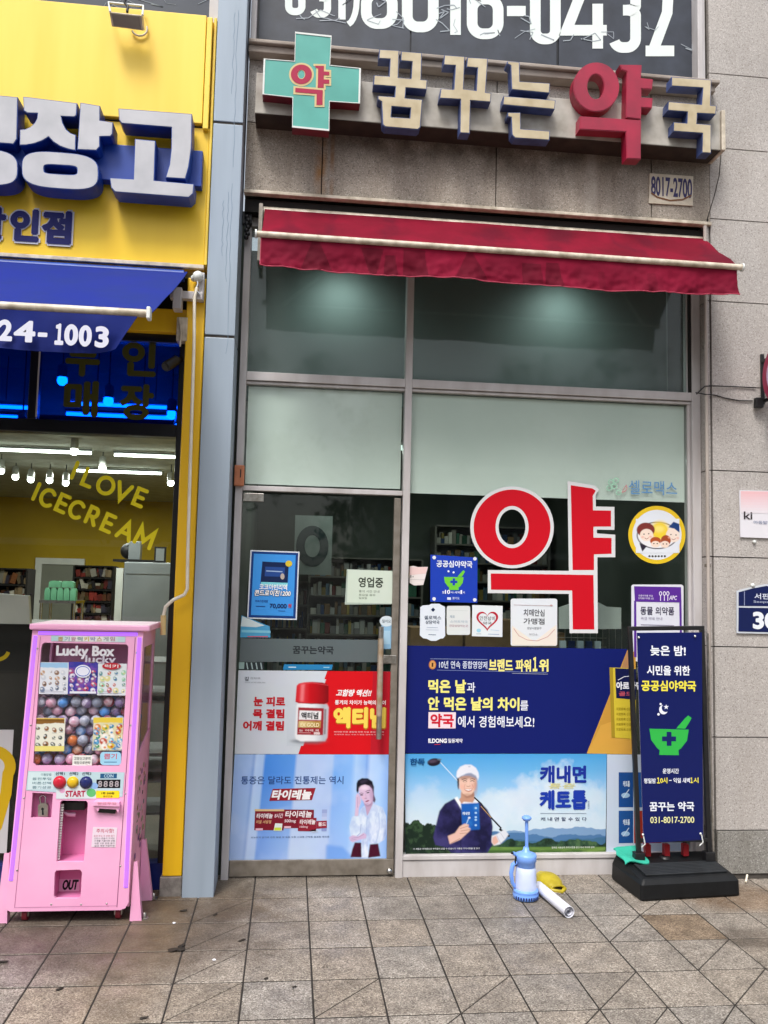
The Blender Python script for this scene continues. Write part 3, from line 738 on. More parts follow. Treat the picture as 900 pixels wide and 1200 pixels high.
mb = MB(); mb.lathe((c_.x, c_.z), None, [(0, -.022), (.012, -.021), (.017, -.012), (.018, .0)], 16, axis='y'); mb.build('floor_lock', M['chrome'], dr)
# rear room of the pharmacy
rm = thing('pharmacy_interior', 'dim pharmacy sales room seen through the shop glass', 'room', (1.2, 2, 0))
mb = MB(); mb.box(-.2, 2.9, 3.6, 3.65, 0, 4.0); mb.box(-.24, -.2, .3, 3.6, 0, 4.0); mb.box(2.85, 2.9, .3, 3.6, 0, 4.0); mb.box(-.24, -.2, .06, .3, 0, 4.0); mb.box(2.775, 2.86, .06, .3, 0, 4.0); mb.build('wall', M['wallgrey'], rm)
MB().box(-.24, 2.9, .062, 3.6, -.03, -.002).build('floor', M['floor_in'], rm)
MB().box(-.198, 2.85, .5, 3.6, 2.96, 3.0).build('ceiling', M['ceil'], rm)
MB().box(-.198, 2.774, .48, .5, 2.96, 4.0).build('bulkhead', M['teal_glass'], rm)
def lamp(x, y, z, e):
    ld = bpy.data.lights.new('ceiling_lamp_light', 'SPOT'); ld.energy = e; ld.spot_size = RAD(150); ld.spot_blend = 1; ld.shadow_soft_size = .16; ld.color = (.90, 1.0, .98)
    o = bpy.data.objects.new('ceiling_lamp_light', ld); C.objects.link(o); o.location = (x, y, z); o.rotation_euler = (RAD(22), 0, 0); return o
for k, (x, lb) in enumerate(((.43, 'round ceiling downlight above the left transom pane'), (1.98, 'round ceiling downlight above the right transom pane'))):
    t = thing('downlight', lb, 'ceiling light', (x, .24, 3.9), 'downlights above the pharmacy transom')
    MB().lathe(x, .24, [(.001, 3.97), (.06, 3.97), (.06, 3.92), (.05, 3.915), (.05, 3.93), (.001, 3.93)], 20).build('housing', M['whitep'], t)
    MB().lathe(x, .24, [(.001, 3.928), (.048, 3.928)], 20).build('diffuser', emit('downlight_glow', '#e8fff6', 6), t)
    lamp(x, .24, 3.88, 15)
# shelves of medicine at the back
def shelf(name, label, x0, x1, y, z0, z1, rows, seed, cols, group, hh=.8, fat=1.0):
    r = random.Random(seed); t = thing(name, label, 'shelf unit', ((x0+x1)/2, y, z0), group)
    mb = MB(); dz = (z1-z0)/rows
    mb.box(x0, x1, y+.28, y+.3, z0, z1)
    for i in range(rows+1): mb.box(x0, x1, y, y+.28, z0+dz*i-.008, z0+dz*i+.008)
    mb.box(x0-.02, x0, y, y+.3, z0, z1); mb.box(x1, x1+.02, y, y+.3, z0, z1); mb.build('shelf_frame', M['wood'] if fat < 1.5 else M['dark'], t)
    for i in range(rows):
        mb = MB(); q = max(.5, (x1-x0)/1.1)
        for lay in (0, 1):
            x = x0+.01
            while x < x1-.03:
                w_ = r.uniform(.022, .06)*q*fat; h = dz*r.uniform(.3, hh); c = lin(r.choice(cols)); k_ = r.uniform(.35, 1); c = tuple(a*k_ for a in c); d = .02+.09*lay+r.uniform(0, .04)
                if fat > 1.5:
                    cx_, cz_, an = x+w_/2, z0+dz*i+.012+h/2, r.uniform(-.35, .35); yy = y+d; q4 = [Vector((cx_+(sx_*w_*.5*cos(an)-sz_*h*.46*sin(an)), yy, cz_+(sx_*w_*.5*sin(an)+sz_*h*.46*cos(an)))) for sx_, sz_ in ((-1, -1), (1, -1), (1, 1), (-1, 1))]; mb.hexa(q4, [p_+Vector((0, .04, .004)) for p_ in q4], c)
                elif r.random() < .92: mb.box(x, min(x+w_-.003, x1-.002), y+d, y+d+.07, z0+dz*i+.009, z0+dz*i+h*(1+.0*lay), c)
                if lay == 0 and r.random() < .5 and h < dz*.45: c2 = lin(r.choice(cols)); mb.box(x+.002, min(x+w_-.006, x1-.003), y+d+.004, y+d+.066, z0+dz*i+h+.001, z0+dz*i+h*1.9, tuple(a*k_ for a in c2))
                x += w_
        mb.build('medicine_row', M['print'], t)
    return t
COLS = ['#d8d8d2', '#93443e', '#3f5f90', '#b9a45a', '#4a7a63', '#8c8c8c', '#e7e2d6', '#a5825a', '#c9c9c4', '#7a9ab0', '#6f6a60', '#bdb6a8']
shelf('medicine_shelf', 'wall shelf of medicine boxes behind the door glass, left of the two', .35, 1.45, 3.2, .3, 2.0, 9, 1, COLS, 'pharmacy shelves')
shelf('medicine_shelf', 'wall shelf of medicine boxes behind the big red letter, right of the two', 1.6, 2.75, 3.2, .3, 2.35, 11, 2, COLS, 'pharmacy shelves')
shelf('display_cabinet', 'low display cabinet of small packets close behind the pharmacy door', -.15, .3, 1.9, .2, 1.75, 8, 4, COLS, None)
# grey poster with ring at the back
p0 = P(345, 640, Y=2.4); p1 = P(390, 605, Y=2.4)
t = thing('ring_poster', 'pale grey wall poster with a dark ring inside the pharmacy', 'poster', (p0.x, 2.4, p0.z))
MB().box(p0.x, p1.x, 2.4, 2.42, p0.z-.25, p1.z).build('panel', mat('grey_poster', '#97a09c', '#8c9591', 5, .6), t)
A = Art(2.398); A.ell(366, 640, 19, 24, '#3e4a4c', 1, hole=(9, 13)); A.build('ring', M['print'], t)
# cardboard boxes and wire rack just behind the tall window
for k, (x0, x1, z0, z1, y, lb) in enumerate(((.95, 1.30, 1.2, 1.47, .35, 'brown cardboard carton behind the white shield sticker, left of the row'), (1.32, 1.74, 1.2, 1.53, .38, 'brown cardboard carton behind the heart sticker, tallest of the row'), (1.76, 2.0, 1.2, 1.45, .36, 'brown cardboard carton behind the square white plate, right of the row'))):
    t = thing('cardboard_box', lb, 'box', ((x0+x1)/2, y+.12, z0), 'cardboard boxes behind the pharmacy window')
    MB().box(x0, x1, y, y+.25, z0, z1).build('carton', M['box'], t, bevel=.004)
    mb = MB(); mb.box((x0+x1)/2-.025, (x0+x1)/2+.025, y-.002, y+.252, z1-.07, z1+.002); mb.build('tape', mat('parcel_tape', '#b8925e', '#a78250', 9, .3), t)
t = thing('counter', 'wooden counter carrying cartons behind the tall pharmacy window', 'counter', (1.8, .45, 0))
MB().box(.92, 2.66, .3, .7, 1.16, 1.198).build('counter_top', M['wood'], t); MB().box(.94, 2.64, .32, .68, 0, 1.16).build('counter_body', M['wood'], t)
rk = thing('display_rack', 'grey wire display rack with white arched header behind the red letter', 'rack', (2.2, .33, 1.2))
A = Art(.33); hdr = [(655, 712), (672, 706), (702, 706), (711, 711), (728, 712), (728, 737), (655, 737)]
MB().prism([XZ(hdr, .33)], .33, .34).build('header', M['whitep'], rk)
mb = MB()
for i in range(11): x = P(655+i*7.4, 750, Y=.34).x; mb.tube([(x, .345, 1.2), (x, .345, 1.53)], .0025, 5)
for z in (1.24, 1.30, 1.36, 1.42, 1.48): mb.tube([(1.92, .345, z), (2.28, .345, z)], .0025, 5)
mb.build('wire_grid', M['steel'], rk)
mb = MB()
for i, c in enumerate(('#c8d4da', '#1d2f56', '#bfcfd6', '#22365e', '#aeb9bf')):
    x = 1.95+.06*i; mb.box(x, x+.042, .315, .34, 1.27, 1.40, lin(c))
mb.build('packets', M['print'], rk)
il = bpy.data.lights.new('room_light', 'AREA'); il.energy = 6; il.shape = 'RECTANGLE'; il.size = 1.6; il.size_y = .3; il.color = (.92, 1, .94)
o = bpy.data.objects.new('room_light', il); C.objects.link(o); o.location = (1.2, 2.0, 2.90)
t = thing('ceiling_panel', 'long ceiling light panel inside the dim pharmacy', 'ceiling light', (1.2, 2.0, 2.93))
MB().box(.4, 2.0, 1.85, 2.15, 2.93, 2.955).build('housing', M['whitep'], t); MB().box(.42, 1.98, 1.87, 2.13, 2.925, 2.93).build('diffuser', emit('panel_glow', '#eafff4', .8), t)

# ---------------- red awning
aw = thing('red_awning', 'faded dark red canvas awning with cream front rail over the pharmacy', 'awning', (1.35, -.1, 4.0))
XA0, XA1 = -.075, 2.764; NY, NX = 16, 90
def surf(fn, nu, nv):
    v = [fn(i/nu, j/nv) for j in range(nv+1) for i in range(nu+1)]; f = []
    for j in range(nv):
        for i in range(nu):
            a = j*(nu+1)+i; f.append((a, a+1, a+nu+2, a+nu+1))
    return v, f
rnd = random.Random(5)
def canopy(u, v):
    x = XA0+(XA1-XA0)*u; y = -.10-.462*v; z = 4.05-.375*v-.018*sin(pi*v)*(1+.6*sin(9*u+1)+.4*sin(23*u))+sin(pi*v)*(.030*noise.noise((7*u, 2.5*v, 3.3))+.012*noise.noise((20*u+3*v, 5*v, 8.1)))
    return (x, y, z)
mb = MB(); v, f = surf(canopy, NX, NY); mb.add(v, f, smooth=True)
v2 = [(a, b, c-.004) for a, b, c in v]; mb.add(v2, [q[::-1] for q in f], smooth=True)
o = mb.build('canopy', M['red_fab'], aw)
def val(u, v):
    x = XA0+.005+(XA1-XA0-.03)*u; w_ = .022*noise.noise((9*u, .9*v, 2.2))+.022*noise.noise((31*u, 2.2*v, 5.1))+.010*noise.noise((80*u, 5*v, 1.7))
    z0 = 3.672-.01*u; h = .168+.012*sin(pi*u)+.006*sin(11*u)
    return (x, -.566-.02*v*v+w_*v, z0-h*v)
NU, NV = 380, 26
v, f = surf(val, NU, NV); mb = MB()
for j in range(NV):                     # ghosts of old lettering, darker cloth where the letters were
    for i in range(NU):
        x_ = 307+561*(i+.5)/NU; w_ = (j+.5)/NV; dk = 1.0
        def tri(cx, a, b, top): return max(0, min(1, ((a+(b-a)*w_)/2-abs(x_-cx-2*w_))*.8))*(w_ > top)
        g_ = max(tri(368, 9, 38, .04), tri(432, 30, 8, .1), tri(452, 10, 18, .3), tri(480, 26, 30, .06), tri(545, 6, 42, .05), tri(617, 22, 26, .25)*.8, tri(642, 14, 24, .2), tri(700, 8, 10, .4)*.4, tri(760, 10, 14, .35)*.4)
        dk = 1-.42*g_
        k = i+j*(NU+1); mb.add([v[k], v[k+1], v[k+NU+2], v[k+NU+1]], [(0, 1, 2, 3)], (dk, dk*.85+.0, dk*1.15), True)
mb.add([(a, b+.003, c) for a, b, c in v], [q[::-1] for q in f], (1, 1, 1), True)
M['red_val'] = M['red_fab'].copy()
o = mb.build('valance', M['red_val'], aw)
HEM = mat('red_hem_piping', '#b03a52', '#952a42', 30, .7)
MB().tube([val(k/90, 1.0) for k in range(91)], .0035, 6).build('hem', HEM, aw); MB().tube([val(0, k/8) for k in range(9)], .003, 6).build('hem', HEM, aw)
# weathered blotches in the canvas itself
n = M['red_fab'].node_tree; L = n.links; bs = n.nodes['Principled BSDF']; src = bs.inputs['Base Color'].links[0].from_socket
tc = n.nodes.new('ShaderNodeTexCoord'); vo = n.nodes.new('ShaderNodeTexNoise'); vo.inputs['Scale'].default_value = 2.3; vo.inputs['Detail'].default_value = 5
mp = n.nodes.new('ShaderNodeMapping'); mp.inputs['Scale'].default_value = (1.6, .4, .9); L.new(tc.outputs['Object'], mp.inputs[0]); L.new(mp.outputs[0], vo.inputs['Vector'])
r = n.nodes.new('ShaderNodeMapRange'); r.inputs['From Min'].default_value = .52; r.inputs['From Max'].default_value = .62; r.inputs['To Max'].default_value = .45; L.new(vo.outputs[0], r.inputs[0])
mx = n.nodes.new('ShaderNodeMix'); mx.data_type = 'RGBA'; mx.inputs['B'].default_value = (*lin('#4a0f22'), 1); L.new(r.outputs[0], mx.inputs['Factor']); L.new(src, mx.inputs['A']); L.new(mx.outputs['Result'], bs.inputs['Base Color'])
n = M['red_val'].node_tree; L = n.links; bs = n.nodes['Principled BSDF']; src = bs.inputs['Base Color'].links[0].from_socket
at = n.nodes.new('ShaderNodeAttribute'); at.attribute_name = 'Col'; mx = n.nodes.new('ShaderNodeMix'); mx.data_type = 'RGBA'; mx.blend_type = 'MULTIPLY'; mx.inputs['Factor'].default_value = 1
L.new(src, mx.inputs['A']); L.new(at.outputs['Color'], mx.inputs['B']); L.new(mx.outputs['Result'], bs.inputs['Base Color'])
mb = MB(); mb.tube([(XA0-.02, -.568, 3.688), (XA1+.005, -.568, 3.676)], .018, 12); mb.build('front_rail', M['cream_metal'], aw)
for x, z in ((XA1+.001, 3.676), (XA0-.029, 3.688)): MB().tube([(x, -.568, z), (x+.01, -.568, z)], .025, 12).build('rail_end_cap', M['whitep'], aw)
mb = MB(); mb.tube([(XA0-.02, -.08, 4.03), (XA1, -.08, 4.03)], .035, 12); mb.build('roller', M['cream_metal'], aw)
for x in (XA0+.12, XA1-.12):
    MB().tube([(x, -.06, 3.98), (x+(.25 if x < 1 else -.25), -.3, 3.80), (x, -.55, 3.67)], .014, 8).build('folding_arm', M['cream_metal'], aw)
mb = MB(); mb.box(XA0-.035, XA0-.012, -.14, -.02, 3.70, 4.06); mb.build('wall_bracket', M['alu_dirty'], aw)
t = thing('chain_winder', 'dark steel winder and chain hanging left of the red awning', 'winder', (-.17, -.06, 3.7))
q = P(289, 265, Y=-.08)
mb = MB()
for i in range(7): mb.ball((q.x+.008*(i % 2), -.08, q.z+.06-.022*i), .016, 8, 6)
mb.build('chain', M['black'], t); MB().box(q.x-.03, q.x+.03, -.07, -.03, q.z+.02, q.z+.10).build('gearbox', M['black'], t, bevel=.004)

# ---------------- pharmacy sign on its raceway
RWD = mat('raceway_underside_shade', '#3d342b', '#2b241d', 9, .8)  # shade under the raceway, put into its colour as dark brown
sg = thing('pharmacy_sign', 'channel letter pharmacy sign with green cross and one red letter above awning', 'sign', (1.3, -.2, 4.54))
mb = MB(); mb.box(-.147, 2.785, -.30, YS, 4.545, 4.80); mb.build('raceway', M['raceway'], sg, bevel=.004)
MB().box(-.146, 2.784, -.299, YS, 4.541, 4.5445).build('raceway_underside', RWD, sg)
mb = MB(); mb.box(2.787, 2.812, -.315, YS, 4.54, 4.805); mb.box(2.814, 2.822, -.24, -.23, 4.60, 4.76); mb.build('end_box', M['cream_metal'], sg, bevel=.003)
YF_, YB_ = -.375, -.30
def letter(name, outer, holes, x0, y0, s, face, side, depth=YB_, rim=.85):
    pts = [XZ(crop(outer, x0, y0, s), YF_)]+[XZ(crop(h, x0, y0, s), YF_) for h in holes]
    b = MB().prism(pts, YF_, depth).build(name, side, sg)
    if rim: pts = [XZ(crop(inset(outer, rim*s), x0, y0, s), YF_)]+[XZ(crop(inset(h, -rim*s), x0, y0, s), YF_) for h in holes]
    MB().prism(pts, YF_-.003, YF_-.0005).build('letter_face', face, b)
    return b
s5 = 5.625
K1 = [(82, 45), (212, 52), (207, 230), (290, 237), (297, 127), (222, 121), (226, 57), (362, 68), (357, 243), (398, 247), (394, 310), (258, 299), (252, 366), (366, 376), (352, 560), (335, 574), (120, 556), (104, 540), (96, 390), (72, 375), (72, 350), (182, 358), (187, 291), (42, 280), (47, 215), (146, 222), (152, 110), (78, 106)]
letter('letter', K1, [[(165, 422), (287, 432), (282, 498), (160, 490)]], 430, 50, s5, M['cream'], M['letter_blue'])
K2 = [(510, 82), (645, 92), (637, 305), (720, 316), (728, 168), (655, 162), (662, 97), (797, 105), (782, 328), (820, 333), (815, 393), (683, 383), (678, 600), (612, 595), (616, 375), (478, 368), (487, 303), (572, 308), (582, 152), (505, 148)]
letter('letter', K2, [], 430, 50, s5, M['cream'], M['letter_blue'])
s6 = 6.4286
n1 = letter('letter', [(92, 78), (185, 82), (188, 228), (415, 242), (410, 318), (125, 290), (118, 110), (92, 95)], [], 580, 60, s6, M['cream'], M['letter_blue'])
for q in ([(65, 338), (457, 370), (450, 440), (58, 405)], [(95, 462), (192, 462), (195, 585), (415, 602), (410, 672), (150, 655), (128, 630), (122, 500), (95, 495)]):
    letter('letter_stroke', q, [], 580, 60, s6, M['cream'], M['letter_blue'])
b = letter('letter', [(698.7+27*cos(a*pi/20), 102.2+29*sin(a*pi/20)) for a in range(40)], [[(698+9.8*cos(a*pi/14), 101.7+14.5*sin(a*pi/14)) for a in range(28)]], 0, 0, 1, M['letter_red'], M['letter_red'])
letter('letter_stroke', [(40, 38), (205, 40), (200, 138), (290, 148), (283, 225), (203, 222), (203, 285), (288, 290), (282, 367), (203, 362), (200, 450), (85, 437), (92, 92), (52, 75)], [], 720, 70, s6, M['letter_red'], M['letter_red'])
letter('letter_stroke', [(679.5, 136.2), (751.1, 141), (750.8, 186.7), (734, 185.9), (733.2, 154.8), (678.8, 151.8)], [], 0, 0, 1, M['letter_red'], M['letter_red'])
K5 = [(430, 130), (730, 152), (724, 343), (770, 348), (763, 412), (625, 405), (621, 481), (728, 490), (728, 706), (658, 702), (662, 556), (443, 540), (445, 470), (545, 478), (548, 395), (400, 383), (405, 315), (655, 337), (664, 214), (428, 200)]
letter('letter', K5, [], 720, 70, s6, M['cream'], M['letter_blue'])
cr = [(345.9, 37.8), (388.6, 42.4), (386.8, 76.7), (422.9, 80.5), (421.8, 121.8), (386.3, 119.4), (385.8, 154), (342.3, 149.8), (342.8, 114.8), (307.5, 110.9), (309, 69.2), (345.1, 72)]
cb_ = letter('cross', cr, [], 0, 0, 1, M['teal'], M['letter_dark'])
cxm, cym = 365, 96
ins = MB().prism([XZ(cr, YF_), XZ([(cxm+(x-cxm)*.965, cym+(y-cym)*.965) for x, y in cr], YF_)], YF_-.006, YF_-.0005).build('cross_trim', M['whitep'], cb_)
A = Art(YF_-.004)
for lv, g_, col in ((1, 2.2, '#d3bd8c'), (4, 0, '#a8284a')):
    A.ell(353.2, 87.3, 12.4+g_, 11.5+g_, col, lv, hole=(4.5-g_*.3, 5.5-g_*.3))
    def ex(pts): 
        mx_ = sum(p[0] for p in pts)/len(pts); my = sum(p[1] for p in pts)/len(pts)
        return [(x+(g_ if x > mx_ else -g_), y+(g_ if y > my else -g_)) for x, y in pts]
    A.poly(ex(crop([(447, 303), (512, 305), (510, 470), (465, 470), (468, 325), (447, 318)], 300, 30, s6)), col, lv+1)
    A.poly(ex(crop([(505, 347), (552, 349), (552, 376), (505, 375)], 300, 30, s6)), col, lv+2); A.poly(ex(crop([(505, 407), (552, 409), (552, 440), (505, 438)], 300, 30, s6)), col, lv+2)
    A.poly(ex(crop([(297, 470), (503, 488), (503, 520), (295, 503)], 300, 30, s6)), col, lv+1.5); A.poly(ex(crop([(457, 500), (503, 500), (501, 600), (455, 600)], 300, 30, s6)), col, lv+2.5)
A.build('lettering', M['vinyl'], cb_)
# number plate under the sign
t = thing('number_plate', 'weathered cream plate with telephone number under the pharmacy sign', 'sign', (2.55, -.14, 4.25))
MB().prism([XZ([(761.5, 203), (812.5, 206.5), (812, 241), (760.5, 238)], -.14)], -.14, -.131).build('panel', mat('old_cream_plate', '#c9bfae', '#b3a792', 9, .6), t)
A = Art(-.141); A.text('8017-2700', 763, 208, 811, 231, '#3f3c62', 1, .02); A.line([(763, 226), (770, 231), (785, 235), (800, 234), (810, 229)], 1.6, '#7a5236', 3); A.build('lettering', M['vinyl'], t)
# telephone banner in the upstairs window
t = thing('window_banner', 'dark slate banner with large pale telephone number across the upstairs window', 'banner', (1.2, -.1, 5.06))
for a, b in ((303, 480), (482, 652), (655, 813)):
    x0, x1 = P(a, 50, Y=-.095).x, P(b, 60, Y=-.095).x
    MB().box(x0, x1, -.095, -.087, 5.07, 5.70).build('banner_sheet', mat('slate_banner', '#343a46', '#262b35', 7, .5), t)
A = Art(-.096); col = '#e4ece9'
def arc(cx, cy, rx, ry, a0, a1, n=10): return [(cx+rx*cos(RAD(a0+(a1-a0)*k/n)), cy+ry*sin(RAD(a0+(a1-a0)*k/n))) for k in range(n+1)]
def rnd_rect(x0, y0, x1, y1, r):
    p = arc(x1-r, y1-r, r, r, 0, 90)+arc(x0+r, y1-r, r, r, 90, 180)+arc(x0+r, y0+r, r, r, 180, 270)+arc(x1-r, y0+r, r, r, 270, 360); return p+[p[0]]
def digit(ch, x0, y0, x1, y1, wd):
    h = wd/2; a, b, c, d = x0+h, y0+h, x1-h, y1-h; m_ = (b+d)/2; r = (c-a)*.42
    return {'0': lambda: [rnd_rect(a, b, c, d, r)], '8': lambda: [rnd_rect(a, b, c, m_, r*.9), rnd_rect(a, m_, c, d, r)],
        '1': lambda: [[(x1-h, y0), (x1-h, y1)], [(x0, b+h), (x1-h, b)]],
        '6': lambda: [rnd_rect(a, m_-2, c, d, r), [(c-r*.2, b)]+arc(a+r, b+r, r, r, 270, 180)+[(a, m_+r)]],
        '3': lambda: [arc(a+r, b+r, r, r, 200, 270)+arc(c-r, b+r, r, m_-b-r if m_-b-r > r else r, -90, 0)+arc(c-r, m_-r*.5, r, r*.5, 0, 90)+[(a+r, m_)], [(a+r, m_)]+arc(c-r, m_+r*.6, r, r*.6, -90, 0)+arc(c-r, d-r, r, r, 0, 90)+arc(a+r, d-r, r, r, 90, 160)],
        '4': lambda: [[(c-wd*.9, y0), (x0+1, d-(d-b)*.18), (x1, d-(d-b)*.18)], [(c-wd*.35, m_-4), (c-wd*.35, y1)]],
        '2': lambda: [arc(a+r, b+r, r, r, 190, 270)+arc(c-r, b+r, r, r, -90, 10)+[(c-2, m_), (a+h*.8, d), ], [(a-h*.6, d), (x1, d)]],
        '-': lambda: [[(x0, (y0+y1)/2), (x1, (y0+y1)/2)]], ')': lambda: [arc(x0-2, (y0+y1)/2, x1-x0, (y1-y0)/2, -80, 80)]}[ch]()
for ch, x0, x1, y0, y1, wd in (('0', 334, 358, -28, 18, 8.5), ('3', 363, 388, -26, 21, 8.5), ('1', 392, 405, -24, 23, 8.5), (')', 408, 420, -28, 29, 7), ('8', 423, 466, -50, 34, 12.5), ('0', 471, 514, -48, 38, 12.5), ('1', 520, 540, -46, 41, 12.5), ('6', 547, 590, -44, 46, 12.5), ('-', 594, 616, 7, 19, 12), ('0', 621, 657, -42, 52, 12.5), ('4', 663, 711, -40, 57, 12.5), ('3', 713, 751, -38, 62, 12.5), ('2', 754, 790, -36, 66, 12.5)):
    strokes(A, digit(ch, x0, y0, x1, y1, wd), wd, col, 2)
A.build('lettering', M['vinyl'], t)
A = Art(-.096); rnd = random.Random(9)
for k in range(38):
    x, y = rnd.uniform(305, 810), rnd.uniform(-30, 74); y = min(y, 18+(x-303)*.09); pts = [(x, y)]
    for j in range(rnd.randint(2, 4)): x += rnd.uniform(-16, 16); y += rnd.uniform(-10, 9); y = min(y, 16+(x-303)*.09); pts.append((max(305, min(811, x)), y))
    A.line(pts, rnd.uniform(.5, 1.3), '#a3abb3', 4+k*.02)
A.build('cracks', M['vinyl'], t)
# ---------------- little fittings on the frame
t = thing('door_sensor', 'small orange plastic sensor box high on the left jamb', 'sensor', (-.2, -.06, 2.4))
q0, q1 = P(274, 569, Y=-.07), P(286.5, 545, Y=-.07)
MB().box(q0.x, q1.x, -.07, -.031, q0.z, q1.z).build('housing', M['cork'], t, bevel=.006); MB().box(q0.x+.035, q0.x+.041, -.073, -.069, q0.z+.05, q0.z+.1).build('slot', M['black'], t)
q = P(268, 700, Y=-.04)
tag(MB().box(q.x-.008, q.x+.008, -.05, -.031, q.z-.055, q.z+.055).build('door_latch', M['black'], bevel=.004), 'small black latch plate on the left jamb of the door', 'latch')
# ================================================================== ICE CREAM SHOP
ic = thing('ice_cream_shopfront', 'yellow sheet metal ice cream shopfront with dark framed window', 'shopfront', (-1.2, 0, 0))
YY = -.27
mb = MB(); mb.box(-3.2, -.412, YY, -.02, 3.60, 4.44); mb.build('fascia', M['yellow'], ic, bevel=.004)
n = M['yellow'].node_tree
mb = MB(); mb.box(-3.2, -.455, YY-.025, -.02, 4.455, 5.135); mb.box(-.45, -.418, YY-.035, -.02, 4.42, 5.12); mb.box(-.412, -.395, YY-.004, -.02, 3.6, 5.14); mb.build('upper_fascia', M['yellow_hi'], ic, bevel=.004)
MB().box(-3.2, -.412, YY+.01, -.03, 4.441, 4.454).build('fascia_joint', M['joint'], ic)
MB().box(-3.2, -.412, YY-.012, YY+.02, 3.575, 3.598).build('fascia_trim', M['cream_metal'], ic, bevel=.003)
pl = MB().box(-.502, -.395, YY, -.02, .105, 3.52).build('pilaster', M['yellow_pole'], ic, bevel=.006)
MB().box(-.512, -.392, YY-.012, -.02, -.02, .103).build('pilaster_base', M['conc'], pl, bevel=.004)
MB().box(-3.2, -.40, -.22, -.02, 3.20, 3.34).build('beam', M['yellow_pole'], ic, bevel=.004)
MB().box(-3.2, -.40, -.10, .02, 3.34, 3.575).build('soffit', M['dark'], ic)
stains_and_shade(M['yellow_hi'], [(P(160, 60, Y=-.3).x, .035, 4.4, 5.0, '#c9801c', .75), (P(168, 60, Y=-.3).x, .012, 4.4, 5.0, '#b9701a', .6), (P(86, 60, Y=-.3).x, .02, 4.5, 5.1, '#d9a02a', .6), (P(20, 60, Y=-.3).x, .03, 4.5, 5.1, '#d9a02a', .5), (P(225, 60, Y=-.3).x, .03, 4.4, 5.1, '#d8a23a', .5)])
stains_and_shade(M['yellow'], [(P(130, 260, Y=-.27).x, .3, 3.75, 4.05, '#a87a16', .45), (P(20, 250, Y=-.27).x, .3, 3.8, 4.1, '#a87a16', .4), (P(215, 290, Y=-.27).x, .05, 3.6, 3.9, '#b98a1a', .4)], 11)
# frame and glass
GX0, GX1 = -3.2, -.505; YG = -.14
mb = MB(); mb.box(-.545, -.503, YG-.03, YG+.06, .06, 3.2); mb.box(GX0, -.545, YG-.03, YG+.06, 2.585, 2.66); mb.box(GX0, -.545, YG-.03, YG+.06, 3.15, 3.2)
xm0, xm1 = P(33, 460, Y=YG-.03).x, P(43, 460, Y=YG-.03).x
mb.box(xm0, xm1, YG-.026, YG+.05, 2.66, 3.15); mb.build('window_frame', M['blackglass'], ic, bevel=.003)
mb = MB(); mb.box(GX0, -.503, YG-.035, YG+.06, .0, .145); mb.build('base_rail', mat('blue_base_rail', '#15297a', '#0f1f60', 6, .4), ic)
MB().box(GX0, -.546, YG, YG+.008, .145, 2.584).build('pane', M['glass_in'], ic)
MB().box(xm1+.001, -.546, YG, YG+.008, 2.661, 3.149).build('blue_pane', M['bluefilm'], ic); MB().box(GX0, xm0-.001, YG, YG+.008, 2.661, 3.149).build('blue_pane', M['bluefilm'], ic)
MB().box(xm1, xm1+.008, YG-.032, YG-.027, 2.67, 3.14).build('frame_bead', M['alu'], ic)
# room
rm = thing('ice_cream_interior', 'yellow walled ice cream shop room seen through the window', 'room', (-1.7, 2, 0))
YW = 7.5
mb = MB(); mb.box(-6, -.30, YW, YW+.05, 0, 3.3); mb.box(-.34, -.30, .0, YW, 0, 3.3); mb.box(-.40, -.34, -.02, .05, 0, 3.3); mb.box(-6.05, -6, -.05, YW, 0, 3.3); mb.build('wall', M['wally'], rm)
mb = MB(); mb.box(-6, -.34, -.08, 1.1, 3.25, 3.3); mb.box(-6, -.34, 1.1, 1.14, 2.88, 3.3); mb.box(-6, -.34, 1.1, YW, 2.88, 2.92); mb.build('ceiling', M['ceil'], rm); MB().box(-6, -.34, -.08, YW, -.04, -.003).build('floor', M['floor_in'], rm)
d0, d1 = P(40, 700, Y=YW-.01), P(100, 655, Y=YW-.01)
dd = MB().box(d0.x+.09, d1.x-.09, YW-.03, YW-.001, 0, d1.z-.09).build('door', M['doorgrey'], rm)
mb = MB(); mb.box(d0.x, d0.x+.09, YW-.05, YW-.001, 0, d1.z); mb.box(d1.x-.09, d1.x, YW-.05, YW-.001, 0, d1.z); mb.box(d0.x+.09, d1.x-.09, YW-.05, YW-.001, d1.z-.09, d1.z); mb.build('door_frame', M['whitep'], dd, bevel=.004)
MB().ball((d1.x-.16, YW-.06, 1.0), .03).build('handle', M['chrome'], dd)
# tube lamps
def tube_lamp(xa, xb, y, z, lb, top=2.88):
    t = thing('tube_lamp', lb, 'ceiling light', ((xa+xb)/2, y, z), 'fluorescent tubes in the ice cream shop')
    MB().box(xa, xb, y-.02, y+.02, z+.014, z+.034).build('batten', M['fridge'], t, bevel=.004)
    MB().tube([(xa+.01, y, z), (xb-.01, y, z)], .0115, 10).build('tube', M['tube'], t)
    mb = MB(); mb.tube([(xa+.2, y, z+.05), (xa+.2, y, top)], .004, 5); mb.tube([(xb-.2, y, z+.05), (xb-.2, y, top)], .004, 5); mb.build('hanger', M['black'], t)
tube_lamp(-3.1, -1.607, 2.4, 2.835, 'long glowing ceiling tube, upper left of the shop ceiling')
tube_lamp(-1.438, -.60, 2.45, 2.835, 'glowing ceiling tube ending at the window edge, upper right of the shop')
tube_lamp(-2.063, -1.195, 3.7, 2.835, 'glowing ceiling tube hanging deeper in the shop above the lettering')
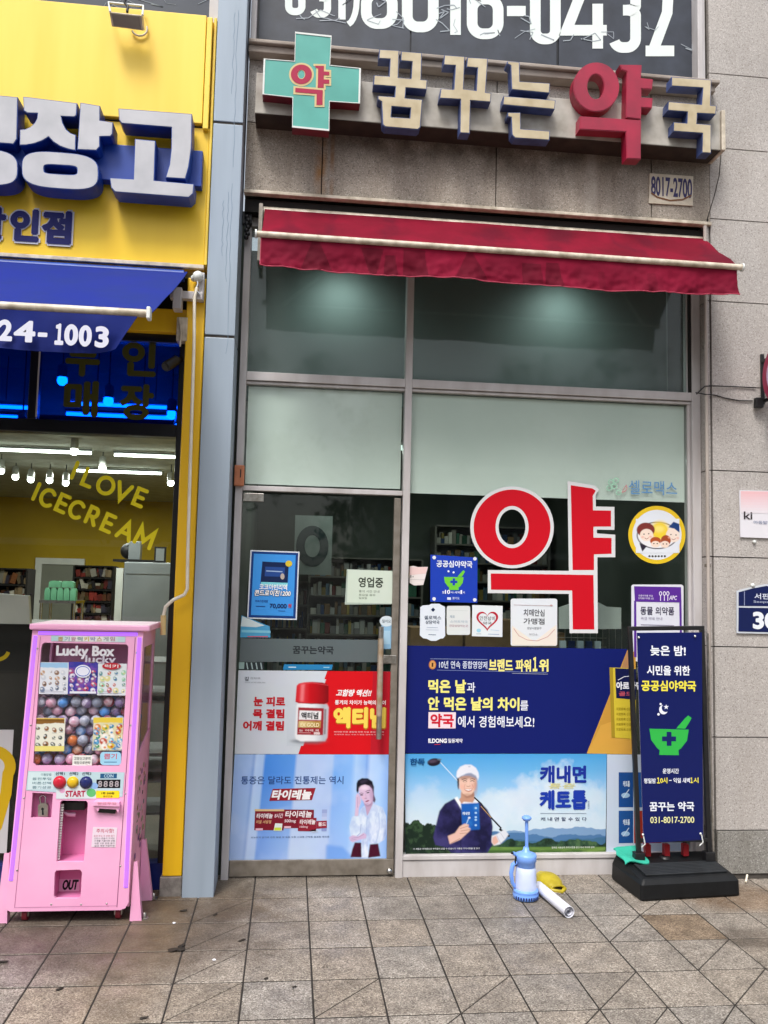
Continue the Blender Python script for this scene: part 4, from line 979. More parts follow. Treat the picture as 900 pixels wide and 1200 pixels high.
for xa, xb, y, lb, px_, py_ in ((-2.1, -1.62, .75, 'glowing tube behind the left blue film pane, upper', 10, 477), (-2.0, -1.60, .5, 'glowing tube behind the left blue film pane, lower', 14, 489), (-1.42, -.62, .75, 'glowing tube behind the right blue film pane, upper of two', 110, 474), (-1.36, -.66, .5, 'glowing tube behind the right blue film pane, lower of two', 130, 487)):
    tube_lamp(xa, xb, y, P(px_, py_, Y=y).z, lb, 3.25)
a = [('on the upper track beside the first tube', 87, 529, 1.9), ('above the word LOVE, lowest of the middle pair', 120, 549, 2.6), ('at the right edge of the shop window', 200, 566, 3.3), ('in the row of four at left, second', 36, 562, 3.6), ('in the row of four at left, third', 58, 563, 3.6), ('in the row of four at left, fourth', 77, 566, 3.6), ('in the row of four at left, first', 18, 559, 3.6), ('cut by the left picture edge', 1, 552, 3.0)]
CAGE = mat('spot_cage', '#b4b6b2', '#9c9f9b', 9, .35, .4)
def spot(x, y, z, lb, r=.034, top=2.88):
    t = thing('spotlight', lb, 'spotlight', (x, y, z), 'white spotlights in the ice cream shop')
    MB().lathe(x, y, [(.016, z+.11), (.030, z+.10), (.034, z+.04), (r+.003, z+.022), (r, z+.02)], 14).build('lamp_shade', CAGE, t)
    MB().ball((x, y, z), r*.95, 12, 8).build('bulb', M['bulb'], t)
    mb = MB(); mb.tube([(x, y, z+.11), (x, y, max(top, z+.12))], .005, 6); mb.build('stem', M['black'], t)
for lb, x, y, Y in a:
    q = P(x, y, Y=Y); spot(q.x, Y, q.z, 'white spotlight hanging '+lb)
for k, (x, y, Y) in enumerate(((73, 446, .5), (127, 470, .5), (201, 486, .5), (210, 501, .5), (26, 501, .5))):
    q = P(x, y, Y=Y); spot(q.x, Y, q.z, 'round spotlight glowing cyan behind blue film, '+['upper left', 'upper middle', 'right edge upper', 'right edge lowest', 'left pane'][k], .036, 3.25)
def rl(x, y, z, e, sx, sy):
    il = bpy.data.lights.new('shop_tube_light', 'AREA'); il.energy = e; il.shape = 'RECTANGLE'; il.size = sx; il.size_y = sy; il.color = (.95, 1, .97)
    o = bpy.data.objects.new('shop_tube_light', il); C.objects.link(o); o.location = (x, y, z)
rl(-2.0, 2.4, 2.80, 24, 2.2, .05); rl(-1.7, 3.7, 2.80, 24, 1.6, .05); rl(-2.4, 5.6, 2.84, 22, 2.2, .05)
# furniture inside
FY = 3.0; f0, f1 = P(142, 735, Y=FY), P(213, 660, Y=FY)
t = thing('upright_freezer', 'tall grey upright freezer inside the ice cream shop', 'freezer', ((f0.x+f1.x)/2, FY+.35, 0))
MB().box(f0.x, f1.x+.25, FY, FY+.7, .05, f1.z).build('cabinet', M['fridge'], t, bevel=.01); MB().box(f0.x-.07, f0.x-.005, FY, FY+.7, .05, f1.z-.06).build('door_edge', M['whitep'], t)
mb = MB(); mb.box(f0.x+.02, f1.x+.2, FY-.006, FY-.001, f1.z-.11, f1.z-.02); mb.build('control_strip', M['fridge'], t)
q0, q1 = P(151, 658, Y=FY+.2), P(166, 635, Y=FY+.2)
t = thing('card_terminal', 'small grey monitor standing on top of the freezer', 'monitor', (q0.x, FY+.2, f1.z))
MB().box(q0.x, q1.x, FY+.15, FY+.25, f1.z+.026, q1.z).build('housing', M['fridge'], t, bevel=.005); MB().ball((q0.x-.02, FY+.28, f1.z+.11), .08).build('speaker', M['black'], t); MB().box(q0.x-.12, q1.x+.2, FY+.05, FY+.45, f1.z+.002, f1.z+.025).build('base', M['black'], t)
q0, q1 = P(182, 657, Y=FY+.1), P(196, 647, Y=FY+.1)
t = thing('photo_frame', 'little dark picture frame on the right of the freezer top', 'frame', (q0.x, FY+.03, f1.z))
MB().box(q0.x, q1.x, FY+.02, FY+.04, f1.z+.002, f1.z+.15).build('frame', M['black'], t); MB().box(q0.x+.016, q1.x-.016, FY+.016, FY+.019, f1.z+.018, f1.z+.134).build('picture', M['fridge'], t)
gc = ['#7a4a2c', '#2d2a2c', '#8f7a5d', '#b9b2a4', '#54301f', '#3e3a48', '#94372f', '#d0c9ba', '#6b5a30']
s0, s1 = P(84, 735, Y=5.5), P(132, 664, Y=5.5)
shelf('snack_shelf', 'tall shelf of dark snack packets left of the freezer', s0.x, s1.x, 5.5, .3, s1.z, 11, 11, gc, None, .95, 2.2)
s0, s1 = P(-30, 700, Y=5.0), P(31, 667, Y=5.0)
shelf('snack_shelf', 'low shelf of snack packets at the left edge of the shop', s0.x, s1.x, 5.0, .9, s1.z, 5, 12, gc, None, .95, 2.0)
TY = 4.2; s0, s1 = P(44, 735, Y=TY), P(89, 704, Y=TY)
t = thing('wire_table', 'chrome wire table carrying green cartons in the shop', 'table', (s0.x, TY, 0))
MB().box(s0.x, s1.x, TY, TY+.4, s1.z-.03, s1.z).build('table_top', M['chrome'], t)
for x in (s0.x+.02, s1.x-.02):
    for y in (TY+.02, TY+.38): MB().tube([(x, y, 0), (x, y, s1.z-.03)], .014, 8).build('leg', M['chrome'], t)
gm_ = mat('green_carton', '#5f9a78', '#4c8464', 9, .5)
xx = s0.x+.05
for k in range(7):
    lvl = 0 if k < 5 else 1; x = s0.x+.04+(k if k < 5 else (k-5)*2+.6)*.066
    o = MB(); z = s1.z+.001+lvl*.136
    wd_ = .058 if lvl == 0 else .125; hh_ = .13 if lvl == 0 else .07
    o.prism([[(x, z), (x+wd_, z), (x+wd_, z+hh_*.8), (x+wd_*.8, z+hh_), (x+wd_*.2, z+hh_), (x, z+hh_*.8)]], TY+.04, TY+.12)
    tag(o.build('milk_carton', gm_), 'pale green carton in the lower row on the wire table' if lvl == 0 else 'pale green carton lying on top of the carton row', 'carton', 'green cartons on the wire table')
a0, a1 = P(-20, 730, Y=.35), P(40, 698, Y=.35)
t = thing('chest_freezer', 'white chest freezer behind the shop window at the left edge', 'freezer', (a0.x, .6, 0))
MB().prism([[(a0.x-.5, a0.z), (a1.x, a0.z), (a1.x-.02, a1.z), (a0.x-.5, a1.z+.04)]], .3, .34).build('lid', M['whitep'], t)
MB().box(a0.x-.5, a1.x+.02, .36, .95, .05, a0.z).build('cabinet', M['blackglass'], t, bevel=.006); MB().box(a0.x-.5, a1.x-.3, .345, .358, .5, a0.z-.06).build('vent_grille', M['black'], t)
# white racks low at right behind the glass
t = thing('wire_shelf', 'white wire shelf low behind the glass right of the pink machine', 'shelf unit', (-.7, .5, 0))
mb = MB()
for z in (.25, .45, .52, .62, .95, 1.0, 1.2): mb.box(-1.05, -.40, .45, .85, z, z+.015)
for x in (-1.05, -.42): mb.box(x, x+.02, .45, .47, 0, 1.3)
mb.build('shelf_frame', M['fridge'], t)
# ---------------- decals on the glass
A = Art(YG-.002); yl = '#fff02c'
t = thing('window_lettering', 'yellow slanted I LOVE ICECREAM lettering on the shop window', 'lettering', (-1.1, YG-.003, 2.1))
PEN = {'I': [[(.5, 0), (.5, 1)]], 'L': [[(.12, 0), (.12, 1), (.85, 1)]], 'V': [[(.02, 0), (.5, 1), (.98, 0)]], 'E': [[(.88, 0), (.12, 0), (.12, 1), (.88, 1)], [(.12, .5), (.78, .5)]],
       'O': [[(.5+.5*cos(a*pi/12), .5+.5*sin(a*pi/12)) for a in range(25)]], 'C': [[(.52+.5*cos(a*pi/12), .5+.5*sin(a*pi/12)) for a in range(3, 22)]],
       'R': [[(.12, 1), (.12, 0), (.5, 0)]+[(.58+.27*cos(a*pi/8), .28+.28*sin(a*pi/8)) for a in range(-4, 5)]+[(.12, .56)], [(.5, .56), (.92, 1)]], 'A': [[(.02, 1), (.5, 0), (.98, 1)], [(.2, .66), (.8, .66)]], 'M': [[(.04, 1), (.1, 0), (.5, .75), (.9, 0), (.96, 1)]]}
def chars(s, pts, h, w_, rot):
    n_ = 0
    for ch, (x, y) in zip(s, pts):
        ww = w_*{'I': .3, 'M': 1.25, 'O': 1.1, 'C': .95, 'V': 1.0, 'A': 1.0}.get(ch, .8)
        tr = lambda u, v: (x+(u-.5)*ww*cos(rot)-(v-.5)*h*sin(rot), y+(u-.5)*ww*sin(rot)+(v-.5)*h*cos(rot))
        for path in PEN[ch]:
            n_ += 1; pts_ = [tr(*q) for q in path]; strokes(A, [pts_], 4.6, yl, 1+.25*n_)
            for q in (pts_[0], pts_[-1]): n_ += .2; A.ell(q[0], q[1], 2.3, 2.3, yl, 1+.25*n_, 12)
chars('ILOVE', [(87.5, 551), (104, 560), (124, 569), (144, 576.5), (164, 583)], 19, 16.5, RAD(22))
A.build('word', M['vinyl'], t); A = Art(YG-.002)
chars('ICECREAM', [(42.5, 576), (56, 583.5), (73.5, 590), (90, 597.5), (108.5, 604.5), (127, 613), (147.5, 622), (170, 630)], 19, 16.5, RAD(24))
A.build('word', M['vinyl'], t)
t = thing('blue_film_lettering', 'dark olive Korean lettering on the blue film window above', 'lettering', (-.9, YG-.003, 2.8))
A = Art(YG-.002); ol = '#4c4a1a'
for ch, x, y in (('무', 97, 420), ('인', 163, 420), ('매', 95, 467), ('장', 160, 471)):
    A = Art(YG-.002); A.text(ch, x-19, y-20, x+19, y+20, ol, 1, .013, heavy=.03); A.build('letter', M['vinyl'], t)
t = thing('window_decal', 'white panel with big yellow curved stroke low on the left glass', 'decal', (-1.45, YG-.003, .3))
A = Art(YG-.002); A.rect(-60, 855, 12, 1000, '#c9cccb', 1); strokes(A, [[(-40, 880)]+[(-8+20*cos(RAD(a)), 898+18*sin(RAD(a))) for a in range(-90, 31, 12)]+[(7, 930), (-4, 968)]], 13, '#cfae1d', 2); A.ell(-4, 968, 6.5, 6.5, '#cfae1d', 2.5)
strokes(A, [[(-12, 772)]+[(-4+14*cos(RAD(a)), 762+11*sin(RAD(a))) for a in range(95, 5, -12)]], 4.5, '#b7a11a', 1)
A.build('print', M['vinyl'], t)
# ---------------- sign letters (three quarters visible)
bs = thing('shop_sign', 'large puffy white channel letters with blue sides on the yellow fascia', 'sign', (-1.2, YY, 4.0))
q0, q1 = P(60, 168, Y=-.33), P(236, 219, Y=-.33)
MB().box(-2.6, q1.x, -.335, YY, q1.z, P(236, 177, Y=-.33).z).build('backing_bar', M['blue_panel'], bs, bevel=.004)
YF_, YB_ = -.43, -.335
sg_ = sg; sg = bs
lf, ls = M['white_face'], M['sign_blue']
letter('letter', [(205, 100), (680, 158), (672, 265), (655, 280), (540, 275), (552, 330), (580, 385), (620, 420), (668, 437), (665, 575), (600, 563), (530, 538), (470, 500), (428, 455), (370, 490), (300, 515), (230, 527), (172, 528), (175, 390), (225, 385), (270, 365), (305, 330), (326, 290), (330, 248), (240, 246), (210, 225)], [], 0, 100, 7.5, lf, ls)
letter('letter_stroke', [(94.3, 120.3), (117.3, 124.2), (117.3, 141), (132.5, 143.5), (132, 157), (129.5, 160), (117, 160.5), (117, 172), (113, 176.5), (90.5, 175.5)], [], 0, 0, 1, lf, ls)
def sup(cx, cy, rx, ry, e, sk, n=40):
    o = []
    for k in range(n):
        a = 2*pi*k/n; c, s_ = cos(a), sin(a)
        x = rx*abs(c)**e*(1 if c >= 0 else -1); y = ry*abs(s_)**e*(1 if s_ >= 0 else -1); o.append((cx+x, cy+y+sk*x))
    return o
letter('letter_stroke', sup(70.5, 200, 45, 21.5, .62, .075), [sup(71, 199, 19.5, 5.2, .45, .06, 24)], 0, 0, 1, lf, ls)
letter('letter', [(185, 78), (740, 120), (738, 300), (735, 380), (715, 520), (690, 610), (540, 600), (570, 500), (583, 380), (585, 222), (210, 192), (190, 165)], [], 110, 115, 6.43, lf, ls)
letter('letter_stroke', [(310, 308), (465, 322), (455, 620), (755, 648), (748, 720), (715, 750), (160, 708), (130, 675), (120, 600), (298, 610)], [], 110, 115, 6.43, lf, ls)
letter('letter_stroke', [(-12, 111), (21, 114), (20, 163), (16, 169), (-12, 167)], [], 0, 0, 1, lf, ls)
letter('letter_stroke', sup(-24, 195, 45, 21.5, .62, .075), [sup(-24, 194, 19.5, 5.2, .45, .06, 24)], 0, 0, 1, lf, ls)
letter('letter', [(-65, 106), (-50, 107), (-50, 148), (-22, 150), (-22, 166), (-65, 164)], [], 0, 0, 1, lf, ls)
sg = sg_
t = thing('discount_lettering', 'small navy Korean letters with white edge low on the yellow fascia', 'lettering', (-1.4, YY, 3.65))
A = Art(YY-.008)
for ch, x0, y0, x1, y1 in (('할', -32, 243, 6, 279), ('인', 13, 246, 45, 282), ('점', 50, 248, 83, 285)):
    A.text(ch, x0-1, y0-1, x1+1, y1+1.4, '#c9c8cf', 0, .03, heavy=.05); A.text(ch, x0, y0, x1, y1, '#1c1f5e', 6, .028, heavy=.03)
A.build('letters', M['vinyl'], t)
q = thing('floodlight', 'grey floodlight with white bracket on the upper yellow fascia', 'floodlight', (-.9, -.36, 5.1))
mb = MB(); f_ = [P(128, 14, Y=-.46), P(166, 18, Y=-.46), P(168, 36, Y=-.40), P(131, 31, Y=-.40)]; off = Vector((0, .05, .035))
mb.hexa(f_, [p+off for p in f_]); mb.build('lamp_body', M['cream_metal'], q, bevel=.004)
c_ = sum(f_, Vector())/4; nrm = (f_[1]-f_[0]).cross(f_[3]-f_[0]).normalized(); nrm = nrm if nrm.y < 0 else -nrm
mb = MB(); ff = [c_+(p-c_)*.86+nrm*.004 for p in f_]; mb.hexa(ff, [p-nrm*.003 for p in ff]); mb.build('lens', mat('lamp_lens', '#8d8474', '#7a7263', 6, .3), q)
mb = MB(); a = P(127, 3, Y=-.33); b = P(168, 7, Y=-.33)
mb.tube([f_[0]+off*.5, a, b, f_[1]+off*.5], .007, 6); mb.build('bracket', M['whitep'], q)
MB().tube([P(148, -4, Y=-.36), P(146, 3, Y=-.36), P(150, 8, Y=-.36), P(149, 14, Y=-.4)], .008, 6).build('cable', M['black'], q)
cc = P(164, 33, Y=-.30); MB().tube([(cc.x+.045*cos(a_*pi/8), -.31, cc.z-.01+.045*sin(a_*pi/8)) for a_ in range(9, 18)], .006, 6).build('cable_loop', M['cream_metal'], q)
# upstairs window over the yellow fascia
t = thing('upstairs_window', 'dark upstairs window strip above the yellow fascia', 'window', (-1.2, -.15, 5.14))
MB().box(-3.2, -.45, -.16, -.15, 5.137, 5.72).build('pane', mat('slate_marble', '#2d3440', '#3b424e', 4, .25), t); MB().box(-.45, -.395, -.22, -.1, 5.142, 5.72).build('window_frame', M['alu'], t)
A = Art(-.162); rnd = random.Random(4)
for k in range(16):
    x, y = rnd.uniform(70, 240), rnd.uniform(-10, 10); A.line([(x, y), (x+rnd.uniform(-20, 20), y+rnd.uniform(-9, 5)), (x+rnd.uniform(-30, 30), y-rnd.uniform(4, 12))], rnd.uniform(.4, 1.1), '#7d8790', 1+k*.03)
A.build('cracks', M['vinyl'], t)
# ---------------- blue awning
ba = thing('blue_awning', 'bright blue canvas awning with white telephone number on its valance', 'awning', (-1.6, -.3, 3.5))
BX0, BX1 = -3.2, -.505
def bcan(u, v):
    x = BX0+(BX1-BX0)*u; return (x, -.27-1.13*v, 3.553-.605*v-.012*sin(pi*v)*(1+.3*sin(7*u))+sin(pi*v)*.018*noise.noise((6*u, 2*v, 7.7)))
mb = MB(); v, f = surf(bcan, 40, 10); mb.add(v, f, smooth=True); mb.add([(a, b, c-.004) for a, b, c in v], [q_[::-1] for q_ in f], smooth=True); mb.build('canopy', M['blue_fab'], ba)
YV = -1.425
zr, zb = P(100, 365, Y=YV).z, P(100, 414, Y=YV).z
def bval(u, v):
    x = BX0+(BX1-.06-BX0)*u; rip = .018*sin(60*u)*v*max(0, (u-.93)/.07) if u > .93 else 0
    return (x-(.09*v*max(0, (u-.9)/.1)), YV+v*(.05*noise.noise((8*u, .8*v, 4.4))+.02*noise.noise((30*u, 2*v, 9.2)))+rip, zr-.01-(zr-zb-.01)*v+(.03*v*max(0, (u-.93)/.07)))
mb = MB(); v, f = surf(bval, 120, 6); mb.add(v, f, smooth=True); mb.add([(a, b+.003, c) for a, b, c in v], [q_[::-1] for q_ in f], smooth=True)
vl = mb.build('valance', M['blue_val'], ba)
A = Art(YV-.032)
for ch, x0, x1 in (('2', -22, -3), ('2', -1, 14), ('4', 17, 41), ('-', 45, 55), ('１', 65, 74), ('0', 76, 91), ('0', 93, 107), ('3', 112, 127)):
    dy = (x0-40)*.07
    A.text(ch, x0, (378 if ch != '-' else 390)+dy, x1, (402 if ch != '-' else 394)+dy, '#d6d8e6', 2, .026, heavy=.02)
A.build('lettering', M['vinyl'], vl)
mb = MB(); zz = P(90, 362, Y=YV).z; mb.tube([(BX0, YV+.01, zz), (BX1-.02, YV+.01, zz)], .018, 12); mb.build('front_rail', M['cream_metal'], ba); MB().box(BX1-.02, BX1-.002, YV-.016, YV+.032, zz-.03, zz+.026).build('rail_end_cap', M['whitep'], ba, bevel=.005)
MB().tube([(BX0, -.26, 3.53), (BX1-.02, -.26, 3.53)], .035, 12).build('roller', M['sign_blue'], ba)
q0 = P(212, 352, Y=-.30)
mb = MB(); mb.box(P(200, 345, Y=-.3).x, P(238, 345, Y=-.3).x, -.33, -.28, P(220, 352, Y=-.3).z, P(220, 343, Y=-.3).z); mb.box(P(203, 345, Y=-.35).x, P(213, 345, Y=-.35).x, -.36, -.28, P(208, 362, Y=-.35).z, P(208, 337, Y=-.35).z); mb.box(P(233, 340, Y=-.3).x, P(239, 340, Y=-.3).x, -.31, -.27, P(236, 353, Y=-.3).z, P(236, 320, Y=-.3).z); mb.build('wall_bracket', M['alu'], ba, bevel=.003)
c_ = P(232, 324, Y=-.33); mb = MB(); mb.ball(c_, .032, 12, 8); mb.tube([c_, c_+Vector((-.03, .04, .0))], .02, 8); mb.build('winch', M['whitep'], ba)
for x in (-1.6,): MB().tube([(x, -.26, 3.5), (x+.4, -.8, 3.15), (x, -1.40, zz)], .014, 8).build('folding_arm', M['cream_metal'], ba)
# crank rod hanging from the winch
t = thing('crank_rod', 'long cream awning crank rod with bent handle hanging on yellow pilaster', 'crank', (c_.x, -.35, 1.4))
pts = [P(x, y, Y=-.345) for x, y in ((231, 337), (228, 348), (227.5, 400), (225, 480), (222.5, 560), (220, 650), (219.5, 690), (216, 697), (203, 703), (194, 711), (191.5, 722))]
MB().tube(pts, .0095, 8).build('rod', mat('cream_rod', '#f4eede', '#e0d6c2', 8, .4), t)
MB().tube([P(191.5, 721, Y=-.345), P(191, 744, Y=-.345)], .015, 10).build('hand_grip', mat('cream_grip', '#d9bf85', '#c9ad70', 8, .5), t)
mb = MB(); hk = [P(227, 349, Y=-.345), P(229, 342, Y=-.345), P(232, 333, Y=-.335), P(231, 328, Y=-.335)]; mb.tube(hk, .007, 6); mb.tube([P(230, 340, Y=-.345), P(235, 346, Y=-.345)], .006, 6); mb.build('hook', M['chrome'], t)
# camera and junction box
t = thing('security_camera', 'black bullet security camera in front of the blue window film', 'camera', P(199, 425, Y=-.26))
a, b = P(194, 430, Y=-.34), P(207, 422, Y=-.26)
mb = MB(); mb.tube([a, a+(b-a)*.2, b], [.028, .031, .028], 12); mb.build('camera_body', M['black'], t); MB().tube([b, P(212, 419, Y=-.2), P(213, 424, Y=-.16)], .01, 8).build('mount', M['black'], t)
a2 = a+(a-b).normalized()*.004; MB().tube([a, a2], .018, 12).build('lens', M['blackglass'], t)
q0, q1 = P(207, 401, Y=-.24), P(221, 374, Y=-.24)
t = thing('junction_box', 'cream plastic junction box under the awning bracket', 'box', (q0.x, -.2, q0.z))
MB().box(q0.x, q1.x, -.275, -.2, q0.z, q1.z).build('housing', M['cream_metal'], t, bevel=.005); MB().tube([P(210, 372, Y=-.28), P(212, 390, Y=-.28), P(211, 406, Y=-.28)], .006, 6).build('cable', M['cream_metal'], t)
q = P(175, 383, Y=-.3)
tag(MB().tube([P(168, 382, Y=-.2), P(208, 384, Y=-.2)], .003, 5).build('stay_wire', M['cream_metal']), 'thin pale wire running from junction box behind the blue valance', 'wire')
# ================================================================== PINK CAPSULE MACHINE
YM, YMB = -.64, -.22
vm = thing('capsule_machine', 'pink capsule toy vending machine with violet light strip on four flared legs', 'vending machine', (-.89, -.43, 0))
mq = lambda x, y, Y=YM: XZ([(x, y)], Y)[0]
outer = XZ([(38, 738.5), (168, 740.5), (150.5, 1058), (147, 1064), (141, 1066.5), (12, 1068.5), (7.5, 1066), (6.5, 1062)], YM)
win = XZ([(52, 753), (148, 755), (150.5, 758), (150, 770), (142, 894), (139, 897.5), (42, 897.5), (38.8, 894), (48, 760), (49.3, 755)], YM)
lockr = XZ([(38, 929), (62, 930), (60, 959), (36, 958.5)], YM)
tall = XZ([(73, 938), (101, 938.5), (103, 941), (98.5, 1008), (97, 1010), (66.5, 1010), (66, 1009), (70.5, 940)], YM)
outp = XZ([(66, 1020), (93.5, 1019), (96, 1022), (94.5, 1050), (92, 1053), (65, 1053), (63, 1050), (64, 1023)], YM)
MB().prism([outer, win, lockr, tall, outp], YM, YM+.018).build('front_panel', M['pink'], vm, bevel=.002)
def q3(x, y, Y): return P(x, y, Y=Y)
TL, TR, BR, BL = P(38, 738.5, Y=YM), P(168, 740.5, Y=YM), P(150.5, 1064, Y=YM), P(6.5, 1066, Y=YM)
def side(a, b, dx):
    v = [a, b, Vector((b.x, YMB, b.z)), Vector((a.x, YMB, a.z))]; return v
# right side: lower steel panel, posts round the side glass
def lerp(a, b, t): return a+(b-a)*t
def sp(t, s): # t down 0..1 , s depth 0..1 on right side plane
    p = lerp(TR, BR, t); return Vector((p.x, YM+.019+(YMB-YM-.019)*s, p.z))
def sl(t, s):
    p = lerp(TL, BL, t); return Vector((p.x, YM+.019+(YMB-YM-.019)*s, p.z))
for fn, nm, dx in ((sp, 'side_panel', -.012), (sl, 'side_panel', .012)):
    mb = MB(); off = Vector((dx, 0, 0))
    for q in ([(.0, 0), (.0, 1), (.06, 1), (.06, 0)], [(.06, 0), (.06, .1), (.47, .1), (.47, 0)], [(.06, .88), (.06, 1), (.40, 1), (.40, .88)], [(.47, 0), (.40, 1), (1, 1), (1, 0)]):
        f_ = [fn(*a) for a in q]; mb.hexa(f_, [p+off for p in f_])
    o = mb.build(nm, M['pink'], vm)
    mb = MB(); f_ = [fn(.06, .1)+off*.4, fn(.06, .88)+off*.4, fn(.40, .88)+off*.4, fn(.46, .1)+off*.4]; mb.hexa(f_, [p+off*.3 for p in f_]); mb.build('side_window', M['acryl'], o)
mb = MB()
bk = [Vector((TL.x, YMB, TL.z)), Vector((TR.x, YMB, TR.z)), Vector((BR.x, YMB, BR.z)), Vector((BL.x, YMB, BL.z))]
mb.hexa([p+Vector((0, -.01, 0)) for p in bk], bk); mb.build('back_panel', M['pink'], vm)
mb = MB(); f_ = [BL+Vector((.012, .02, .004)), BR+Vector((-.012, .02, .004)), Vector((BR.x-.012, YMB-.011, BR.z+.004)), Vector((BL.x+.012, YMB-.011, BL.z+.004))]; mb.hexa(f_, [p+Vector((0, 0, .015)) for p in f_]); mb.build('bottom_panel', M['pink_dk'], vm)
zmid = P(95, 899, Y=YM).z
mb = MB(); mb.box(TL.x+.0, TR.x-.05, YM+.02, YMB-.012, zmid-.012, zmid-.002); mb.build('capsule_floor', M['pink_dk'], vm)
# lid
LZ0, LZ1 = P(100, 739, Y=YM-.02).z, P(100, 731.8, Y=YM-.02).z
l0 = [P(34, 746, Y=YM-.02), P(183, 746.5, Y=YM-.02), P(183, 737.5, Y=YM-.02), P(36, 737, Y=YM-.02)]
l0 = [Vector((p.x, YM-.02, z)) for p, z in zip(l0, (LZ0, LZ0, LZ1, LZ1))]; l0[1].x = l0[2].x = TR.x+.035; l0[0].x = l0[3].x = TL.x-.012
mb = MB(); mb.hexa(l0, [Vector((p.x-(.0 if p.x < -.9 else .0), YMB+.02, p.z)) for p in l0]); mb.build('lid', M['pink'], vm, bevel=.008)
# violet light strips
def strip(pts, w_):
    mb = MB(); pts = [P(x, y, Y=YM-.003) for x, y in pts]
    for a, b in zip(pts, pts[1:]):
        d = (b-a).normalized(); nn = Vector((-d.z, 0, d.x))*w_/2
        f_ = [a-nn, b-nn, b+nn, a+nn]; mb.hexa(f_, [p+Vector((0, .004, 0)) for p in f_])
    return mb
s_ = strip([(41.5, 745), (30, 858), (22, 940), (12.5, 1032)], .017); s_.build('light_strip', M['led'], vm)
strip([(45, 741.8), (161, 743.4)], .016).build('light_strip', M['led'], vm)
strip([(163.5, 747), (157, 850), (152, 935), (147.3, 1040)], .017).build('light_strip', M['led'], vm)
A = Art(YM-.001)
A.line([(47.5, 746), (17, 1064)], .5, '#a9638c', 1); A.line([(158.5, 747), (137, 1063)], .7, '#8d4b72', 1); A.line([(17, 1063.5), (137, 1061.5)], .4, '#b06a94', 1.3); A.build('door_seam', M['print'], vm)
# window pane with its stickers
zc = MB(); wn = XZ([(50, 754), (150.5, 756), (141.5, 897), (39, 897)], YM)
pn = MB().prism([wn], YM+.008, YM+.012).build('front_window', M['acryl'], vm)
A = Art(YM+.007)
A.text('Lucky Box', 66, 757, 134, 772, '#d9d7dd', 2, .026, heavy=.02); A.text('lucky', 100, 768, 136, 780, '#c2bcc9', 4, .02)
A.build('lettering', M['vinyl'], pn)
rnd = random.Random(21)
def collage(x0, y0, x1, y1, base, cols, seed, n_=16, band=None):
    r = random.Random(seed); B = Paint(x0, y0, x1, y1, 3.2, base); w_, h_ = x1-x0, y1-y0
    if n_ >= 20:
        B.mix(np.clip((B.fbm(11, seed, 4)-.45)*4, 0, 1), r.choice(cols), .8); B.mix(np.clip((B.fbm(8, seed+9, 4)-.52)*6, 0, 1), r.choice(cols), .9)
    if band: B.mix(np.clip((y0+h_*.17+1.5*(B.fbm(8, seed, 3)-.5)*2-B.Yy)*1.5, 0, 1), band)
    nx = 4; ny = max(3, n_//4)
    for jj in range(ny):
        for i in range(nx):
            cx = x0+w_*(i+.5+r.uniform(-.18, .18))/nx; cy = y0+h_*(.22+.72*(jj+.5+r.uniform(-.15, .15))/ny); s2 = r.uniform(1.9, 3.6)*(1.25 if n_ >= 20 else 1)
            c = r.choice(cols); B.ell(cx, cy, s2, s2*r.uniform(.65, 1), c, .3, .95, rot=r.uniform(0, 3)); B.ell(cx-s2*.25, cy-s2*.3, s2*.4, s2*.3, '#f2f0ee', .8, .75); B.ell(cx+s2*.2, cy+s2*.25, s2*.35, s2*.3, r.choice(cols), .7, .9)
            if r.random() < .4: B.line([(cx-s2*.8, cy+s2*1.05), (cx+s2*.8, cy+s2*1.05)], .6, '#5d5a66', .7)
    if n_ < 20: B.line([(x0+2, y1-2.2), (x1-5, y1-2.2)], .8, '#6f7890', .7); B.line([(x0+2, y1-4.2), (x0+w_*.5, y1-4.2)], .7, '#6f7890', .6)
    A = Art(YM+.0065); A.B = B; A.rect(x0-.4, y0-.4, x1+.4, y1+.4, base, 2.4)
    A._build = A.build
    def bld(nm, mm, par):
        o = A._build(nm, mm, par); B.build('picture', YM+.0065, mm, o, 3); return o
    A.build = bld; return A
collage(47, 776.5, 79.5, 813, '#dcdfe6', ['#8a6a56', '#3d3a3e', '#b98d66', '#c8ccd6', '#6e7d98'], 1, 16, '#9cc4e6').build('sticker', M['print'], pn)
A = collage(80.5, 776, 114, 813, '#3c3f9c', ['#7a4fa8', '#c14a63', '#3f9fb5', '#27307a', '#d8d6e8', '#9a5a8d'], 2, 20); A.ell(97.5, 786.5, 9.5, 7.5, '#e4e6f4', 13); A.ell(97.5, 786.5, 8, 6, '#3f63c4', 13.4, hole=(7.2, 5.2)); A.rect(82, 810, 113, 812.6, '#dfe1ea', 13); A.build('sticker', M['print'], pn)
A = collage(115, 778, 147.5, 814.5, '#d9dfe4', ['#4f57b0', '#7a3340', '#8fc3a2', '#d6cf8e', '#5b8f96', '#c14a4a'], 3, 16); A.ell(131, 780.5, 11, 4, '#b92f3c', 13); A.text('럭키', 123, 778.5, 139, 782.5, '#efe6e6', 14); A.build('sticker', M['print'], pn)
A = collage(41, 841.5, 75.5, 880, '#e0dfd0', ['#2d3a35', '#4b5a54', '#8b5b35', '#b9c0b3'], 4, 12, '#8a6130'); A.rect(41, 874, 75.5, 880, '#e2d47a', 12); A.rect(41, 841.5, 75.5, 842.6, '#d9b34a', 12.5); A.build('sticker', M['print'], pn)
